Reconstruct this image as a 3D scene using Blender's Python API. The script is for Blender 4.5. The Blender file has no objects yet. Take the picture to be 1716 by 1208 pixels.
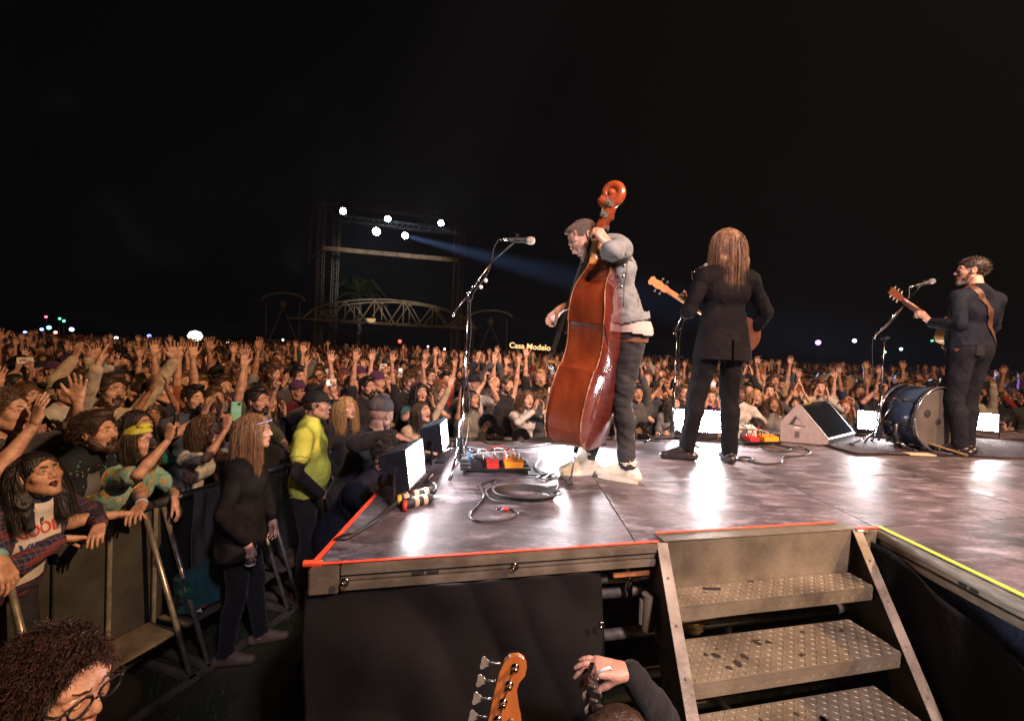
import bpy, bmesh, math, random
import numpy as np
from mathutils import Vector, Matrix, Euler
from mathutils.bvhtree import BVHTree

random.seed(7)
np.random.seed(7)
scene = bpy.context.scene
COL = scene.collection
R = math.radians

# ------------------------------------------------------------------ camera
F_PX, CX, CY = 770.0, 858.0, 604.0
PITCH, ROLL = math.atan(16.0 / 770.0), math.atan(0.038)
CAM_Z, S = 2.15, 1.35                     # camera height, stage deck height
_f = Vector((0, math.cos(PITCH), -math.sin(PITCH)))
_r0 = Vector((1, 0, 0))
_u0 = _r0.cross(_f)
_r = _r0 * math.cos(ROLL) + _u0 * math.sin(ROLL)
_u = _u0 * math.cos(ROLL) - _r0 * math.sin(ROLL)
CAM = Vector((0, 0, CAM_Z))
cam_data = bpy.data.cameras.new("camera")
cam = bpy.data.objects.new("camera", cam_data)
COL.objects.link(cam)
cam_data.sensor_width = 36.0
cam_data.lens = F_PX / 1716.0 * 36.0
cam_data.clip_start, cam_data.clip_end = 0.05, 2000
_m = Matrix((_r, _u, -_f)).transposed().to_4x4()
_m.translation = CAM
cam.matrix_world = _m
scene.camera = cam


def ray(px, py):
    return _f + _r * ((px - CX) / F_PX) + _u * ((CY - py) / F_PX)


def on_z(px, py, z):
    d = ray(px, py)
    return CAM + d * ((z - CAM_Z) / d.z)


def at_y(px, py, y):
    d = ray(px, py)
    return CAM + d * (y / d.y)


def on_s(px, py, dz=0.0):
    return on_z(px, py, S + dz)


# ------------------------------------------------------------------ night sky and exposure
world = bpy.data.worlds.new("World")
scene.world = world
world.use_nodes = True
wn = world.node_tree
bg = wn.nodes["Background"]
bg.inputs[0].default_value = (0.30, 0.42, 0.60, 1)
bg.inputs[1].default_value = 0.0022
scene.view_settings.view_transform = 'Standard'
scene.view_settings.look = 'None'
scene.view_settings.exposure = 0.0
scene.view_settings.gamma = 1.0
scene.view_settings.use_curve_mapping = False
scene.render.engine = 'CYCLES'
scene.cycles.use_denoising = True
scene.cycles.denoising_prefilter = 'NONE'      # keeps the fine relief of cloth and boards
scene.cycles.adaptive_threshold = 0.005
scene.cycles.max_bounces = 5
scene.cycles.diffuse_bounces = 2
scene.cycles.glossy_bounces = 3
scene.cycles.transmission_bounces = 4
scene.cycles.volume_bounces = 0
scene.cycles.sample_clamp_indirect = 1.5
scene.cycles.caustics_reflective = False
scene.cycles.caustics_refractive = False


# ------------------------------------------------------------------ the stage lighting rig (spot lamps hung behind and above the stage, and on the tower)
def spot(name, loc, target, watts, colour, size=60, blend=0.6, radius=0.25):
    d = bpy.data.lights.new(name, 'SPOT')
    d.energy, d.color, d.spot_size, d.spot_blend, d.shadow_soft_size = watts, colour, R(size), blend, radius
    o = bpy.data.objects.new(name, d)
    o.location = loc
    o.rotation_euler = (Vector(target) - Vector(loc)).to_track_quat('-Z', 'Y').to_euler()
    COL.objects.link(o)
    return o


WARM, AMBER, MAUVE, WHITE = (1.0, 0.57, 0.30), (1.0, 0.48, 0.24), (0.84, 0.72, 1.0), (1.0, 0.86, 0.74)
HAZE, TOWER_W = 0.0006, 900000
spot("rig_spot", (9, -2, 9), (-4, 5.5, 1.5), 9500, WARM, 92, 0.9, 0.14)
spot("rig_spot", (3, -5, 9), (7, 9.5, 1.5), 9500, WARM, 84, 0.9, 0.14)
spot("rig_spot", (8, -3, 12), (-8, 26, 1.5), 4500, AMBER, 70, 1.0, 0.4)
spot("rig_spot", (5, -3, 12), (-12, 44, 9.5), 60000, (1.0, 0.82, 0.66), 15, 0.8, 0.4)
spot("rig_spot", (2.6, -3.0, 6.5), (2.4, 3.4, 1.4), 2500, MAUVE, 64, 0.7, 0.3)
spot("rig_spot", (3.5, -2.0, 5.5), (0.5, 2.9, 2.4), 250, WHITE, 32, 0.7, 0.25)
spot("wing_work_lamp", (1.9, -1.9, 4.4), (1.25, 1.75, 0.9), 130, (1.0, 0.76, 0.44), 42, 0.8, 0.25)
spot("wing_work_lamp", (1.2, -1.6, 3.0), (-1.2, 1.6, 0.9), 17, (1.0, 0.42, 0.34), 60, 0.8, 0.25)

# ------------------------------------------------------------------ materials
def mat(name, colour, rough=0.6, metal=0.0, var=0.0, scale=6.0, bump=0.0, bscale=60.0, spec=0.5, emit=None, estr=0.0,
        colour2=None, coat=0.0, sub=0.0, stretch=(1, 1, 1), sheen=0.0, rand=None, detail=6.0):
    """Principled material, its colour broken up by object-space noise between colour and colour2, optional fine bump;
    rand: list of colours picked per object."""
    m = bpy.data.materials.new(name)
    m.use_nodes = True
    t = m.node_tree
    b = t.nodes["Principled BSDF"]
    b.inputs["Roughness"].default_value = rough
    b.inputs["Metallic"].default_value = metal
    b.inputs["Specular IOR Level"].default_value = spec
    b.inputs["Coat Weight"].default_value = coat
    b.inputs["Sheen Weight"].default_value = sheen
    c4 = (*colour, 1)
    b.inputs["Base Color"].default_value = c4
    if sub:
        b.inputs["Subsurface Weight"].default_value = sub
        b.inputs["Subsurface Radius"].default_value = (0.012, 0.005, 0.003)
        b.inputs["Subsurface Scale"].default_value = 0.6
    tc = mp = None
    if var or colour2 or bump:
        tc = t.nodes.new("ShaderNodeTexCoord")
        mp = t.nodes.new("ShaderNodeMapping")
        mp.inputs["Scale"].default_value = stretch
        t.links.new(tc.outputs["Object"], mp.inputs[0])
    base = None
    if rand:
        oi = t.nodes.new("ShaderNodeObjectInfo")
        rp = t.nodes.new("ShaderNodeValToRGB")
        rp.color_ramp.interpolation = 'CONSTANT'
        els = rp.color_ramp.elements
        while len(els) < len(rand):
            els.new(0.5)
        for i, c in enumerate(rand):
            els[i].position = i / len(rand)
            els[i].color = (*c, 1)
        t.links.new(oi.outputs["Random"], rp.inputs[0])
        base = rp.outputs[0]
    if var or colour2:
        n = t.nodes.new("ShaderNodeTexNoise")
        n.inputs["Scale"].default_value = scale
        n.inputs["Detail"].default_value = detail
        t.links.new(mp.outputs[0], n.inputs["Vector"])
        if base is not None:
            mx = t.nodes.new("ShaderNodeMix")
            mx.data_type = 'RGBA'
            mx.blend_type = 'MULTIPLY'
            mx.inputs["Factor"].default_value = 1.0
            rm = t.nodes.new("ShaderNodeMapRange")
            rm.inputs[1].default_value, rm.inputs[2].default_value = 0.3, 0.7
            rm.inputs[3].default_value, rm.inputs[4].default_value = 1 - var, 1 + var * 0.3
            t.links.new(n.outputs["Fac"], rm.inputs[0])
            t.links.new(base, mx.inputs[6])
            t.links.new(rm.outputs[0], mx.inputs[7])
            base = mx.outputs[2]
        else:
            rp = t.nodes.new("ShaderNodeValToRGB")
            rp.color_ramp.elements[0].position, rp.color_ramp.elements[1].position = 0.32, 0.68
            c2 = colour2 or tuple(min(1, c * (1 + var)) for c in colour)
            c1 = colour if colour2 else tuple(c * (1 - var) for c in colour)
            rp.color_ramp.elements[0].color = (*c1, 1)
            rp.color_ramp.elements[1].color = (*c2, 1)
            t.links.new(n.outputs["Fac"], rp.inputs[0])
            base = rp.outputs[0]
    if base is not None:
        t.links.new(base, b.inputs["Base Color"])
    if bump:
        n2 = t.nodes.new("ShaderNodeTexNoise")
        n2.inputs["Scale"].default_value = bscale
        n2.inputs["Detail"].default_value = 4
        t.links.new(mp.outputs[0], n2.inputs["Vector"])
        bp = t.nodes.new("ShaderNodeBump")
        bp.inputs["Strength"].default_value = bump
        bp.inputs["Distance"].default_value = 0.01
        t.links.new(n2.outputs["Fac"], bp.inputs["Height"])
        t.links.new(bp.outputs[0], b.inputs["Normal"])
    if emit:
        b.inputs["Emission Color"].default_value = (*emit, 1)
        b.inputs["Emission Strength"].default_value = estr
    if sheen:
        b.inputs["Sheen Weight"].default_value = sheen
    return m


# ------------------------------------------------------------------ object helpers
def tag(o, label=None, cat=None, group=None, kind=None):
    if label: o["label"] = label
    if cat: o["category"] = cat
    if group: o["group"] = group
    if kind: o["kind"] = kind
    return o


def empty(name, loc=(0, 0, 0), rz=0.0):
    o = bpy.data.objects.new(name, None)
    o.empty_display_size = 0.1
    o.location = loc
    o.rotation_euler = (0, 0, rz)
    COL.objects.link(o)
    return o


def link(name, me, mats=None, parent=None):
    o = bpy.data.objects.new(name, me)
    COL.objects.link(o)
    if mats is not None:
        for m in (mats if isinstance(mats, (list, tuple)) else [mats]):
            me.materials.append(m)
    if parent is not None:
        o.parent = parent
    return o


class MB:
    """collects simple shapes and links them as ONE mesh object"""
    def __init__(self):
        self.v, self.f, self.mi = [], [], []

    def add(self, vs, fs, mi=0, M=None):
        o = len(self.v)
        self.v += [tuple(M @ Vector(p)) if M is not None else tuple(p) for p in vs]
        self.f += [tuple(i + o for i in f) for f in fs]
        self.mi += [mi] * len(fs)
        return self

    def box(self, c, size, mi=0, M=None, bev=0.0):
        x, y, z = (s / 2 for s in size)
        if bev <= 0:
            vs = [(sx * x, sy * y, sz * z) for sz in (-1, 1) for sy in (-1, 1) for sx in (-1, 1)]
            fs = [(0, 2, 3, 1), (4, 5, 7, 6), (0, 1, 5, 4), (2, 6, 7, 3), (0, 4, 6, 2), (1, 3, 7, 5)]
        else:
            b = min(bev, x * .9, y * .9, z * .9)
            bm = bmesh.new()
            bmesh.ops.create_cube(bm, size=1.0)
            for v in bm.verts:
                v.co = Vector((v.co.x * 2 * x, v.co.y * 2 * y, v.co.z * 2 * z))
            bmesh.ops.bevel(bm, geom=list(bm.edges), offset=b, segments=2, affect='EDGES')
            bm.verts.index_update()
            vs = [tuple(v.co) for v in bm.verts]
            fs = [tuple(v.index for v in f.verts) for f in bm.faces]
            bm.free()
        T = Matrix.Translation(c)
        M2 = (M if M is not None else Matrix.Identity(4)) @ T
        return self.add(vs, fs, mi, M2)

    def tube(self, pts, r, n=8, mi=0, caps=True, M=None):
        """swept round tube; r one radius or one per point"""
        pts = [Vector(p) for p in pts]
        rs = r if isinstance(r, (list, tuple)) else [r] * len(pts)
        vs, fs = [], []
        up = None
        for i, p in enumerate(pts):
            d = (pts[min(i + 1, len(pts) - 1)] - pts[max(i - 1, 0)])
            d = d.normalized() if d.length > 1e-9 else Vector((0, 0, 1))
            if up is None:
                up = d.orthogonal().normalized()
            else:
                up = (up - d * up.dot(d))
                up = up.normalized() if up.length > 1e-6 else d.orthogonal().normalized()
            w = d.cross(up)
            for k in range(n):
                a = 2 * math.pi * k / n
                vs.append(p + (up * math.cos(a) + w * math.sin(a)) * rs[i])
        for i in range(len(pts) - 1):
            for k in range(n):
                fs.append((i * n + k, i * n + (k + 1) % n, (i + 1) * n + (k + 1) % n, (i + 1) * n + k))
        if caps:
            fs.append(tuple(range(n - 1, -1, -1)))
            fs.append(tuple((len(pts) - 1) * n + k for k in range(n)))
        return self.add(vs, fs, mi, M)

    def lathe(self, prof, n=16, mi=0, M=None, closed_ends=True):
        """prof: list of (radius, z)"""
        vs, fs = [], []
        for (r, z) in prof:
            for k in range(n):
                a = 2 * math.pi * k / n
                vs.append((r * math.cos(a), r * math.sin(a), z))
        for i in range(len(prof) - 1):
            for k in range(n):
                fs.append((i * n + k, i * n + (k + 1) % n, (i + 1) * n + (k + 1) % n, (i + 1) * n + k))
        if closed_ends:
            fs.append(tuple(range(n - 1, -1, -1)))
            fs.append(tuple((len(prof) - 1) * n + k for k in range(n)))
        return self.add(vs, fs, mi, M)

    def prism(self, outline, h0, h1, mi=0, M=None, side_mi=None):
        """outline in local xy, extruded along z from h0 to h1"""
        n = len(outline)
        vs = [(x, y, h0) for x, y in outline] + [(x, y, h1) for x, y in outline]
        self.add(vs, [tuple(range(n - 1, -1, -1)), tuple(range(n, 2 * n))], mi, M)
        self.add(vs, [(i, (i + 1) % n, n + (i + 1) % n, n + i) for i in range(n)], mi if side_mi is None else side_mi, M)
        return self

    def mesh(self, name, smooth=False):
        me = bpy.data.meshes.new(name)
        me.from_pydata(self.v, [], self.f)
        me.polygons.foreach_set("material_index", self.mi)
        if smooth is True:
            me.polygons.foreach_set("use_smooth", [True] * len(self.f))
        me.update()
        return me

    def build(self, name, mats, parent=None, smooth=False, auto=None):
        me = self.mesh(name, smooth or auto is not None)
        o = link(name, me, mats, parent)
        if auto is not None:
            me.set_sharp_from_angle(angle=R(auto))
        return o


def frame(origin, x=None, y=None, z=None):
    """4x4 from an origin and two axes (the third completes them)"""
    if z is None:
        x, y = Vector(x).normalized(), Vector(y)
        z = x.cross(y).normalized(); y = z.cross(x)
    elif x is None:
        z, y = Vector(z).normalized(), Vector(y)
        x = y.cross(z).normalized(); y = z.cross(x)
    else:
        z, x = Vector(z).normalized(), Vector(x)
        y = z.cross(x).normalized(); x = y.cross(z)
    m = Matrix((x, y, z)).transposed().to_4x4()
    m.translation = Vector(origin)
    return m


def bez(pts, n=8):
    """Catmull-Rom curve through pts"""
    pts = [Vector(p) for p in pts]
    P = [pts[0]] + pts + [pts[-1]]
    out = []
    for i in range(1, len(P) - 2):
        for k in range(n):
            t = k / n
            a, b, c, d = P[i - 1], P[i], P[i + 1], P[i + 2]
            out.append(0.5 * ((2 * b) + (c - a) * t + (2 * a - 5 * b + 4 * c - d) * t * t + (3 * b - a - 3 * c + d) * t ** 3))
    out.append(pts[-1])
    return out


# ------------------------------------------------------------------ soft shapes: distance fields meshed by surface nets
class Soft:
    def __init__(self, voxel, k=0.02):
        self.h, self.k, self.P = voxel, k, []

    def cone(self, a, b, ra, rb=None, tag=0, k=None, op='add', flat=None):
        """round cone; flat=(direction, factor) squeezes it along direction"""
        self.P.append(('c', np.array(a, float), np.array(b, float), ra, ra if rb is None else rb, tag, k, op, flat)); return self

    def ell(self, c, r, tag=0, M=None, k=None, op='add'):
        r = (r, r, r) if isinstance(r, (int, float)) else r
        self.P.append(('e', np.array(c, float), np.array(r, float), M, None, tag, k, op, None)); return self

    def box(self, c, r, rad=0.01, tag=0, M=None, k=None, op='add'):
        self.P.append(('b', np.array(c, float), np.array(r, float), M, rad, tag, k, op, None)); return self

    def run(self):
        h = self.h
        lo, hi = np.full(3, 1e9), np.full(3, -1e9)
        bb = []
        for p in self.P:
            if p[0] == 'c':
                r = max(p[3], p[4])
                l, u = np.minimum(p[1], p[2]) - r, np.maximum(p[1], p[2]) + r
            else:
                r = float(np.max(p[2])) * (1.75 if p[0] == 'b' else 1.0) + (p[4] or 0)
                if p[3] is None:
                    l, u = p[1] - p[2] - (p[4] or 0), p[1] + p[2] + (p[4] or 0)
                else:
                    l, u = p[1] - r, p[1] + r
            bb.append((l, u))
            if p[7] == 'add':
                lo, hi = np.minimum(lo, l), np.maximum(hi, u)
        lo -= 2.5 * h; hi += 2.5 * h
        n = np.ceil((hi - lo) / h).astype(int) + 1
        D = np.full(n, 0.3, np.float32)
        T = np.zeros(n, np.int16)
        ax = [lo[i] + h * np.arange(n[i]) for i in range(3)]
        for p, (l, u) in zip(self.P, bb):
            k = self.k if p[6] is None else p[6]
            mg = k + 2.5 * h
            i0 = np.clip(np.floor((l - mg - lo) / h).astype(int), 0, n)
            i1 = np.clip(np.ceil((u + mg - lo) / h).astype(int) + 1, 0, n)
            if np.any(i1 <= i0): continue
            sl = tuple(slice(i0[i], i1[i]) for i in range(3))
            X = ax[0][sl[0]][:, None, None]; Y = ax[1][sl[1]][None, :, None]; Z = ax[2][sl[2]][None, None, :]
            if p[0] == 'c':
                a, b, ra, rb = p[1], p[2], p[3], p[4]
                d = b - a
                L2 = max(float(d @ d), 1e-12)
                x, y, z = X - a[0], Y - a[1], Z - a[2]
                t = np.clip((x * d[0] + y * d[1] + z * d[2]) / L2, 0, 1)
                x, y, z = x - t * d[0], y - t * d[1], z - t * d[2]
                if p[8] is not None:
                    e, q = np.array(p[8][0], float), p[8][1]
                    e = e / np.linalg.norm(e)
                    s = x * e[0] + y * e[1] + z * e[2]
                    w = s * (1 / q - 1)
                    x, y, z = x + w * e[0], y + w * e[1], z + w * e[2]
                    v = (np.sqrt(x * x + y * y + z * z) - (ra + (rb - ra) * t)) * min(1, (1 + q) / 2)
                else:
                    v = np.sqrt(x * x + y * y + z * z) - (ra + (rb - ra) * t)
            else:
                x, y, z = X - p[1][0], Y - p[1][1], Z - p[1][2]
                if p[3] is not None:
                    m = np.array(p[3])[:3, :3]
                    x, y, z = (m[0, 0] * x + m[1, 0] * y + m[2, 0] * z, m[0, 1] * x + m[1, 1] * y + m[2, 1] * z, m[0, 2] * x + m[1, 2] * y + m[2, 2] * z)
                if p[0] == 'e':
                    r = p[2]
                    k0 = np.sqrt((x / r[0]) ** 2 + (y / r[1]) ** 2 + (z / r[2]) ** 2)
                    k1 = np.sqrt((x / r[0] ** 2) ** 2 + (y / r[1] ** 2) ** 2 + (z / r[2] ** 2) ** 2) + 1e-9
                    v = k0 * (k0 - 1) / k1
                else:
                    r = p[2]
                    qx, qy, qz = np.abs(x) - r[0], np.abs(y) - r[1], np.abs(z) - r[2]
                    v = np.sqrt(np.maximum(qx, 0) ** 2 + np.maximum(qy, 0) ** 2 + np.maximum(qz, 0) ** 2) + np.minimum(np.maximum(qx, np.maximum(qy, qz)), 0) - p[4]
            v = np.broadcast_to(v, D[sl].shape)
            A = D[sl]
            if p[7] == 'add':
                T[sl] = np.where(v < A, p[5], T[sl])
                if k > 0:
                    q = np.maximum(k - np.abs(A - v), 0) / k
                    D[sl] = np.minimum(A, v) - q * q * k * 0.25
                else:
                    D[sl] = np.minimum(A, v)
            else:
                nv = -v
                if p[5] is not None:
                    T[sl] = np.where(nv > A - h * 0.5, p[5], T[sl])
                if k > 0:
                    q = np.maximum(k - np.abs(A - nv), 0) / k
                    D[sl] = np.maximum(A, nv) + q * q * k * 0.25
                else:
                    D[sl] = np.maximum(A, nv)
        return surface_nets(D, T, lo, h)


def surface_nets(D, T, lo, h):
    n = D.shape
    ins = D < 0
    c = [slice(0, -1), slice(1, None)]
    cnt = np.zeros(tuple(s - 1 for s in n), np.int8)
    for i in (0, 1):
        for j in (0, 1):
            for k in (0, 1):
                cnt += ins[c[i], c[j], c[k]]
    act = (cnt > 0) & (cnt < 8)
    idx = np.argwhere(act)
    ids = np.full(act.shape, -1, np.int32)
    ids[act] = np.arange(len(idx))
    pos = np.zeros((len(idx), 3)); num = np.zeros(len(idx))
    I, J, K = idx.T
    cor = [(a, b, d) for a in (0, 1) for b in (0, 1) for d in (0, 1)]
    val = {q: D[I + q[0], J + q[1], K + q[2]] for q in cor}
    for q in cor:
        for axn in range(3):
            if q[axn] == 0:
                q2 = tuple(1 if m == axn else q[m] for m in range(3))
                v0, v1 = val[q], val[q2]
                cr = (v0 < 0) != (v1 < 0)
                t = np.where(cr, v0 / np.where(cr, v0 - v1, 1), 0)
                for m in range(3):
                    pos[:, m] += np.where(cr, q[m] + (t if m == axn else 0), 0)
                num += cr
    pos /= num[:, None]
    gp = idx + pos
    ri = np.rint(gp).astype(int)
    tags = T[ri[:, 0], ri[:, 1], ri[:, 2]]
    V = lo + gp * h
    quads = []
    for axn in range(3):
        a1, a2 = (axn + 1) % 3, (axn + 2) % 3
        s0 = [slice(None)] * 3; s1 = [slice(None)] * 3
        s0[axn], s1[axn] = slice(0, -1), slice(1, None)
        e = ins[tuple(s0)] != ins[tuple(s1)]
        w = np.argwhere(e)
        w = w[(w[:, a1] > 0) & (w[:, a2] > 0) & (w[:, a1] < n[a1] - 1) & (w[:, a2] < n[a2] - 1)]
        def cid(o1, o2):
            q = w.copy(); q[:, a1] -= o1; q[:, a2] -= o2
            return ids[q[:, 0], q[:, 1], q[:, 2]]
        Q = np.stack([cid(1, 1), cid(0, 1), cid(0, 0), cid(1, 0)], 1)
        fl = ~ins[w[:, 0], w[:, 1], w[:, 2]]
        Q[fl] = Q[fl][:, ::-1]
        quads.append(Q)
    Q = np.concatenate(quads)
    Q = Q[(Q >= 0).all(1)]
    return Piece(V, Q, tags)


class Piece:
    """quads with one material tag per vertex"""
    def __init__(self, V, Q, T):
        self.V, self.Q, self.T = V, Q, T

    def moved(self, M):
        m = np.array(M)
        V = self.V @ m[:3, :3].T + m[:3, 3]
        Q = self.Q if np.linalg.det(m[:3, :3]) > 0 else self.Q[:, ::-1]
        return Piece(V, Q, self.T)

    def cut(self, keep):
        """keep faces whose vertices all satisfy keep (bool per vertex)"""
        return Piece(self.V, self.Q[keep[self.Q].all(1)], self.T)

    def retag(self, d):
        T = self.T.copy()
        for a, b in d.items(): T[self.T == a] = b
        return Piece(self.V, self.Q, T)

    def normals(self):
        N = np.zeros_like(self.V)
        a = self.V[self.Q]
        fn = np.cross(a[:, 2] - a[:, 0], a[:, 3] - a[:, 1])
        for i in range(4):
            np.add.at(N, self.Q[:, i], fn)
        return N / (np.linalg.norm(N, axis=1, keepdims=True) + 1e-12)

    def relax(self, n=1, f=0.5):
        for _ in range(n):
            A = np.zeros_like(self.V); c = np.zeros(len(self.V))
            for i in range(4):
                for j in (1, 3):
                    np.add.at(A, self.Q[:, i], self.V[self.Q[:, (i + j) % 4]])
                    np.add.at(c, self.Q[:, i], 1)
            ok = c > 0
            self.V[ok] += f * (A[ok] / c[ok][:, None] - self.V[ok])
        return self


def tidy_borders(p, n=6):
    """straightens the voxel steps where two materials meet"""
    ft = p.T[p.Q[:, 0]]
    E = np.concatenate([p.Q[:, [i, (i + 1) % 4]] for i in range(4)])
    F = np.tile(np.arange(len(p.Q)), 4)
    E.sort(axis=1)
    key = E[:, 0].astype(np.int64) * len(p.V) + E[:, 1]
    o = np.argsort(key, kind='stable')
    key, F, E = key[o], F[o], E[o]
    same = key[:-1] == key[1:]
    bd = same.copy(); bd[same] = ft[F[:-1][same]] != ft[F[1:][same]]
    B = E[:-1][bd]
    if not len(B): return p
    for _ in range(n):
        A = np.zeros_like(p.V); c = np.zeros(len(p.V))
        np.add.at(A, B[:, 0], p.V[B[:, 1]]); np.add.at(A, B[:, 1], p.V[B[:, 0]])
        np.add.at(c, B[:, 0], 1); np.add.at(c, B[:, 1], 1)
        ok = c > 1
        p.V[ok] += 0.6 * (A[ok] / c[ok][:, None] - p.V[ok])
    return p


def join(pieces):
    V, Q, T, o = [], [], [], 0
    for p in pieces:
        V.append(p.V); Q.append(p.Q + o); T.append(p.T); o += len(p.V)
    return Piece(np.concatenate(V), np.concatenate(Q), np.concatenate(T))


def piece_mesh(name, p, tags):
    """mesh from a Piece; tags: list giving the material slot order"""
    used = np.unique(p.Q)
    mp = np.full(len(p.V), -1); mp[used] = np.arange(len(used))
    V, Q = p.V[used], mp[p.Q]
    slot = {t: i for i, t in enumerate(tags)}
    ft = np.array([slot.get(int(t), 0) for t in p.T[p.Q[:, 0]]], np.int32)
    me = bpy.data.meshes.new(name)
    me.vertices.add(len(V)); me.vertices.foreach_set("co", V.astype(np.float32).ravel())
    me.loops.add(Q.size); me.loops.foreach_set("vertex_index", Q.astype(np.int32).ravel())
    me.polygons.add(len(Q))
    me.polygons.foreach_set("loop_start", np.arange(0, Q.size, 4, dtype=np.int32))
    me.polygons.foreach_set("material_index", ft)
    me.polygons.foreach_set("use_smooth", np.ones(len(Q), bool))
    me.update(calc_edges=True)
    return me


def wob(V, f, seed=0):
    """cheap smooth noise, about -1..1, on points V"""
    rs = np.random.RandomState(seed)
    out = 0
    for i in range(5):
        d = rs.normal(size=3); d /= np.linalg.norm(d)
        out = out + np.sin(V @ d * f * rs.uniform(0.6, 1.6) + rs.uniform(0, 6.28) + 1.2 * np.sin(V @ rs.normal(size=3) * f * 0.6))
    return out / 3.0


def ball(c, r, tg, n=5, M=None, front=None):
    """small quad sphere; front=(dir, cos, tag) retags the cap facing dir"""
    g = np.linspace(-1, 1, n + 1)
    V, Q = [], []
    for axn in range(3):
        for s in (-1, 1):
            o = len(V)
            for a in g:
                for b in g:
                    p = [0, 0, 0]; p[axn] = s; p[(axn + 1) % 3] = math.tan(a * 0.785); p[(axn + 2) % 3] = math.tan(b * 0.785)
                    V.append(p)
            for i in range(n):
                for j in range(n):
                    q = [o + i * (n + 1) + j, o + (i + 1) * (n + 1) + j, o + (i + 1) * (n + 1) + j + 1, o + i * (n + 1) + j + 1]
                    Q.append(q if s > 0 else q[::-1])
    V = np.array(V, float); V /= np.linalg.norm(V, axis=1, keepdims=True)
    T = np.full(len(V), tg)
    if front:
        d = np.array(front[0]) / np.linalg.norm(front[0])
        T[V @ d > front[1]] = front[2]
    return Piece(V * r + np.array(c), np.array(Q), T)

# ------------------------------------------------------------------ people
SKIN, TOP, BOTTOM, SHOE, EYE, IRIS, MOUTH, LIP, TEETH, TOP2, HAIR, BROW, BELT = range(13)


def make_head(female=False, smile=0.0, open_=0.0, wide=1.0, jaw=1.0, nose=1.0, vox=0.0048, closed=False, brow=1.0):
    """head in its own frame: centre between crown and chin, face to +Y, up +Z"""
    s = Soft(vox, 0.02)
    f = 0.94 if female else 1.0
    s.ell((0, -0.014, 0.028), (0.074 * wide, 0.097, 0.090))
    s.ell((0, 0.026, -0.032), (0.062 * wide, 0.064, 0.080), k=0.03)
    dj = -0.012 * open_
    for sx in (-1, 1):
        s.cone((sx * 0.052 * f * wide * jaw, -0.004, -0.058 + dj * .4), (sx * 0.014 * jaw, 0.066, -0.101 + dj), 0.021, 0.018 * f, k=0.03)
        s.ell((sx * 0.044 * wide, 0.054, -0.022), (0.022, 0.022, 0.020), k=0.02)
        s.cone((sx * 0.014, 0.082, 0.030), (sx * 0.046 * wide, 0.066, 0.028), 0.011 if not female else 0.008, k=0.014)
    s.ell((0, 0.072, -0.102 + dj), (0.021 * jaw * f, 0.016, 0.015), k=0.015)
    for sx in (-1, 1):
        s.ell((sx * 0.031, 0.101, 0.006), (0.018, 0.018, 0.013), op='sub', tag=None, k=0.014)
    s.cone((0, 0.078, 0.018), (0, 0.099 + 0.003 * nose, -0.026), 0.0095, 0.0115 * nose, k=0.013)
    for sx in (-1, 1):
        s.ell((sx * 0.0125 * nose, 0.091, -0.031), (0.0085, 0.011, 0.008), k=0.007)
    mz = -0.063
    w = 0.021 + 0.007 * smile
    for sx in (-1, 1):
        s.cone((0, 0.0925, mz + 0.006), (sx * w, 0.079, mz + 0.004 * smile), 0.0062, 0.0035, tag=LIP, k=0.005)
        s.cone((0, 0.0905, mz - 0.008 + dj * 1.3), (sx * w, 0.078, mz + 0.004 * smile), 0.0068, 0.0035, tag=LIP, k=0.005)
    if open_ > 0.05 or smile > 0.4:
        s.ell((0, 0.096, mz - 0.001 + dj * 0.7), (w * 0.86, 0.020, 0.004 + 0.0115 * open_), op='sub', tag=MOUTH, k=0.003)
        s.box((0, 0.078, mz + 0.004), (w * 0.6, 0.004, 0.003), 0.002, tag=TEETH, k=0.0)
    for sx in (-1, 1):
        m = Euler((0, sx * R(8), sx * R(-18))).to_matrix()
        s.ell((sx * 0.078 * wide, -0.012, -0.004), (0.009, 0.021, 0.033), M=m, k=0.006)
        s.ell((sx * 0.088 * wide, -0.008, 0.002), (0.007, 0.011, 0.018), M=m, op='sub', tag=None, k=0.005)
    for sx in (-1, 1):
        # lids
        s.cone((sx * 0.0175, 0.0855, 0.007), (sx * 0.031, 0.0905, 0.0145 if not closed else 0.009), 0.0042, k=0.004)
        s.cone((sx * 0.031, 0.0905, 0.0145 if not closed else 0.009), (sx * 0.047, 0.076, 0.006), 0.0042, k=0.004)
        s.cone((sx * 0.0175, 0.0845, 0.004), (sx * 0.031, 0.0865, -0.003), 0.0036, k=0.004)
        s.cone((sx * 0.031, 0.0865, -0.003), (sx * 0.047, 0.075, 0.003), 0.0036, k=0.004)
        if closed:
            s.ell((sx * 0.032, 0.0785, 0.005), (0.014, 0.0125, 0.0125), k=0.003)
        # brows
        s.cone((sx * 0.012, 0.0935, 0.026), (sx * 0.032, 0.0885, 0.0315), 0.0036 * brow, tag=BROW, k=0.002)
        s.cone((sx * 0.032, 0.0885, 0.0315), (sx * 0.050, 0.0705, 0.0255), 0.0034 * brow, 0.002, tag=BROW, k=0.002)
    p = tidy_borders(s.run(), 3)
    if not closed:
        p = join([p] + [ball((sx * 0.0315, 0.0755, 0.0052), 0.0125, EYE, 6, front=((sx * 0.05, 1, 0.1), 0.87, IRIS)) for sx in (-1, 1)])
    return p


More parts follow.
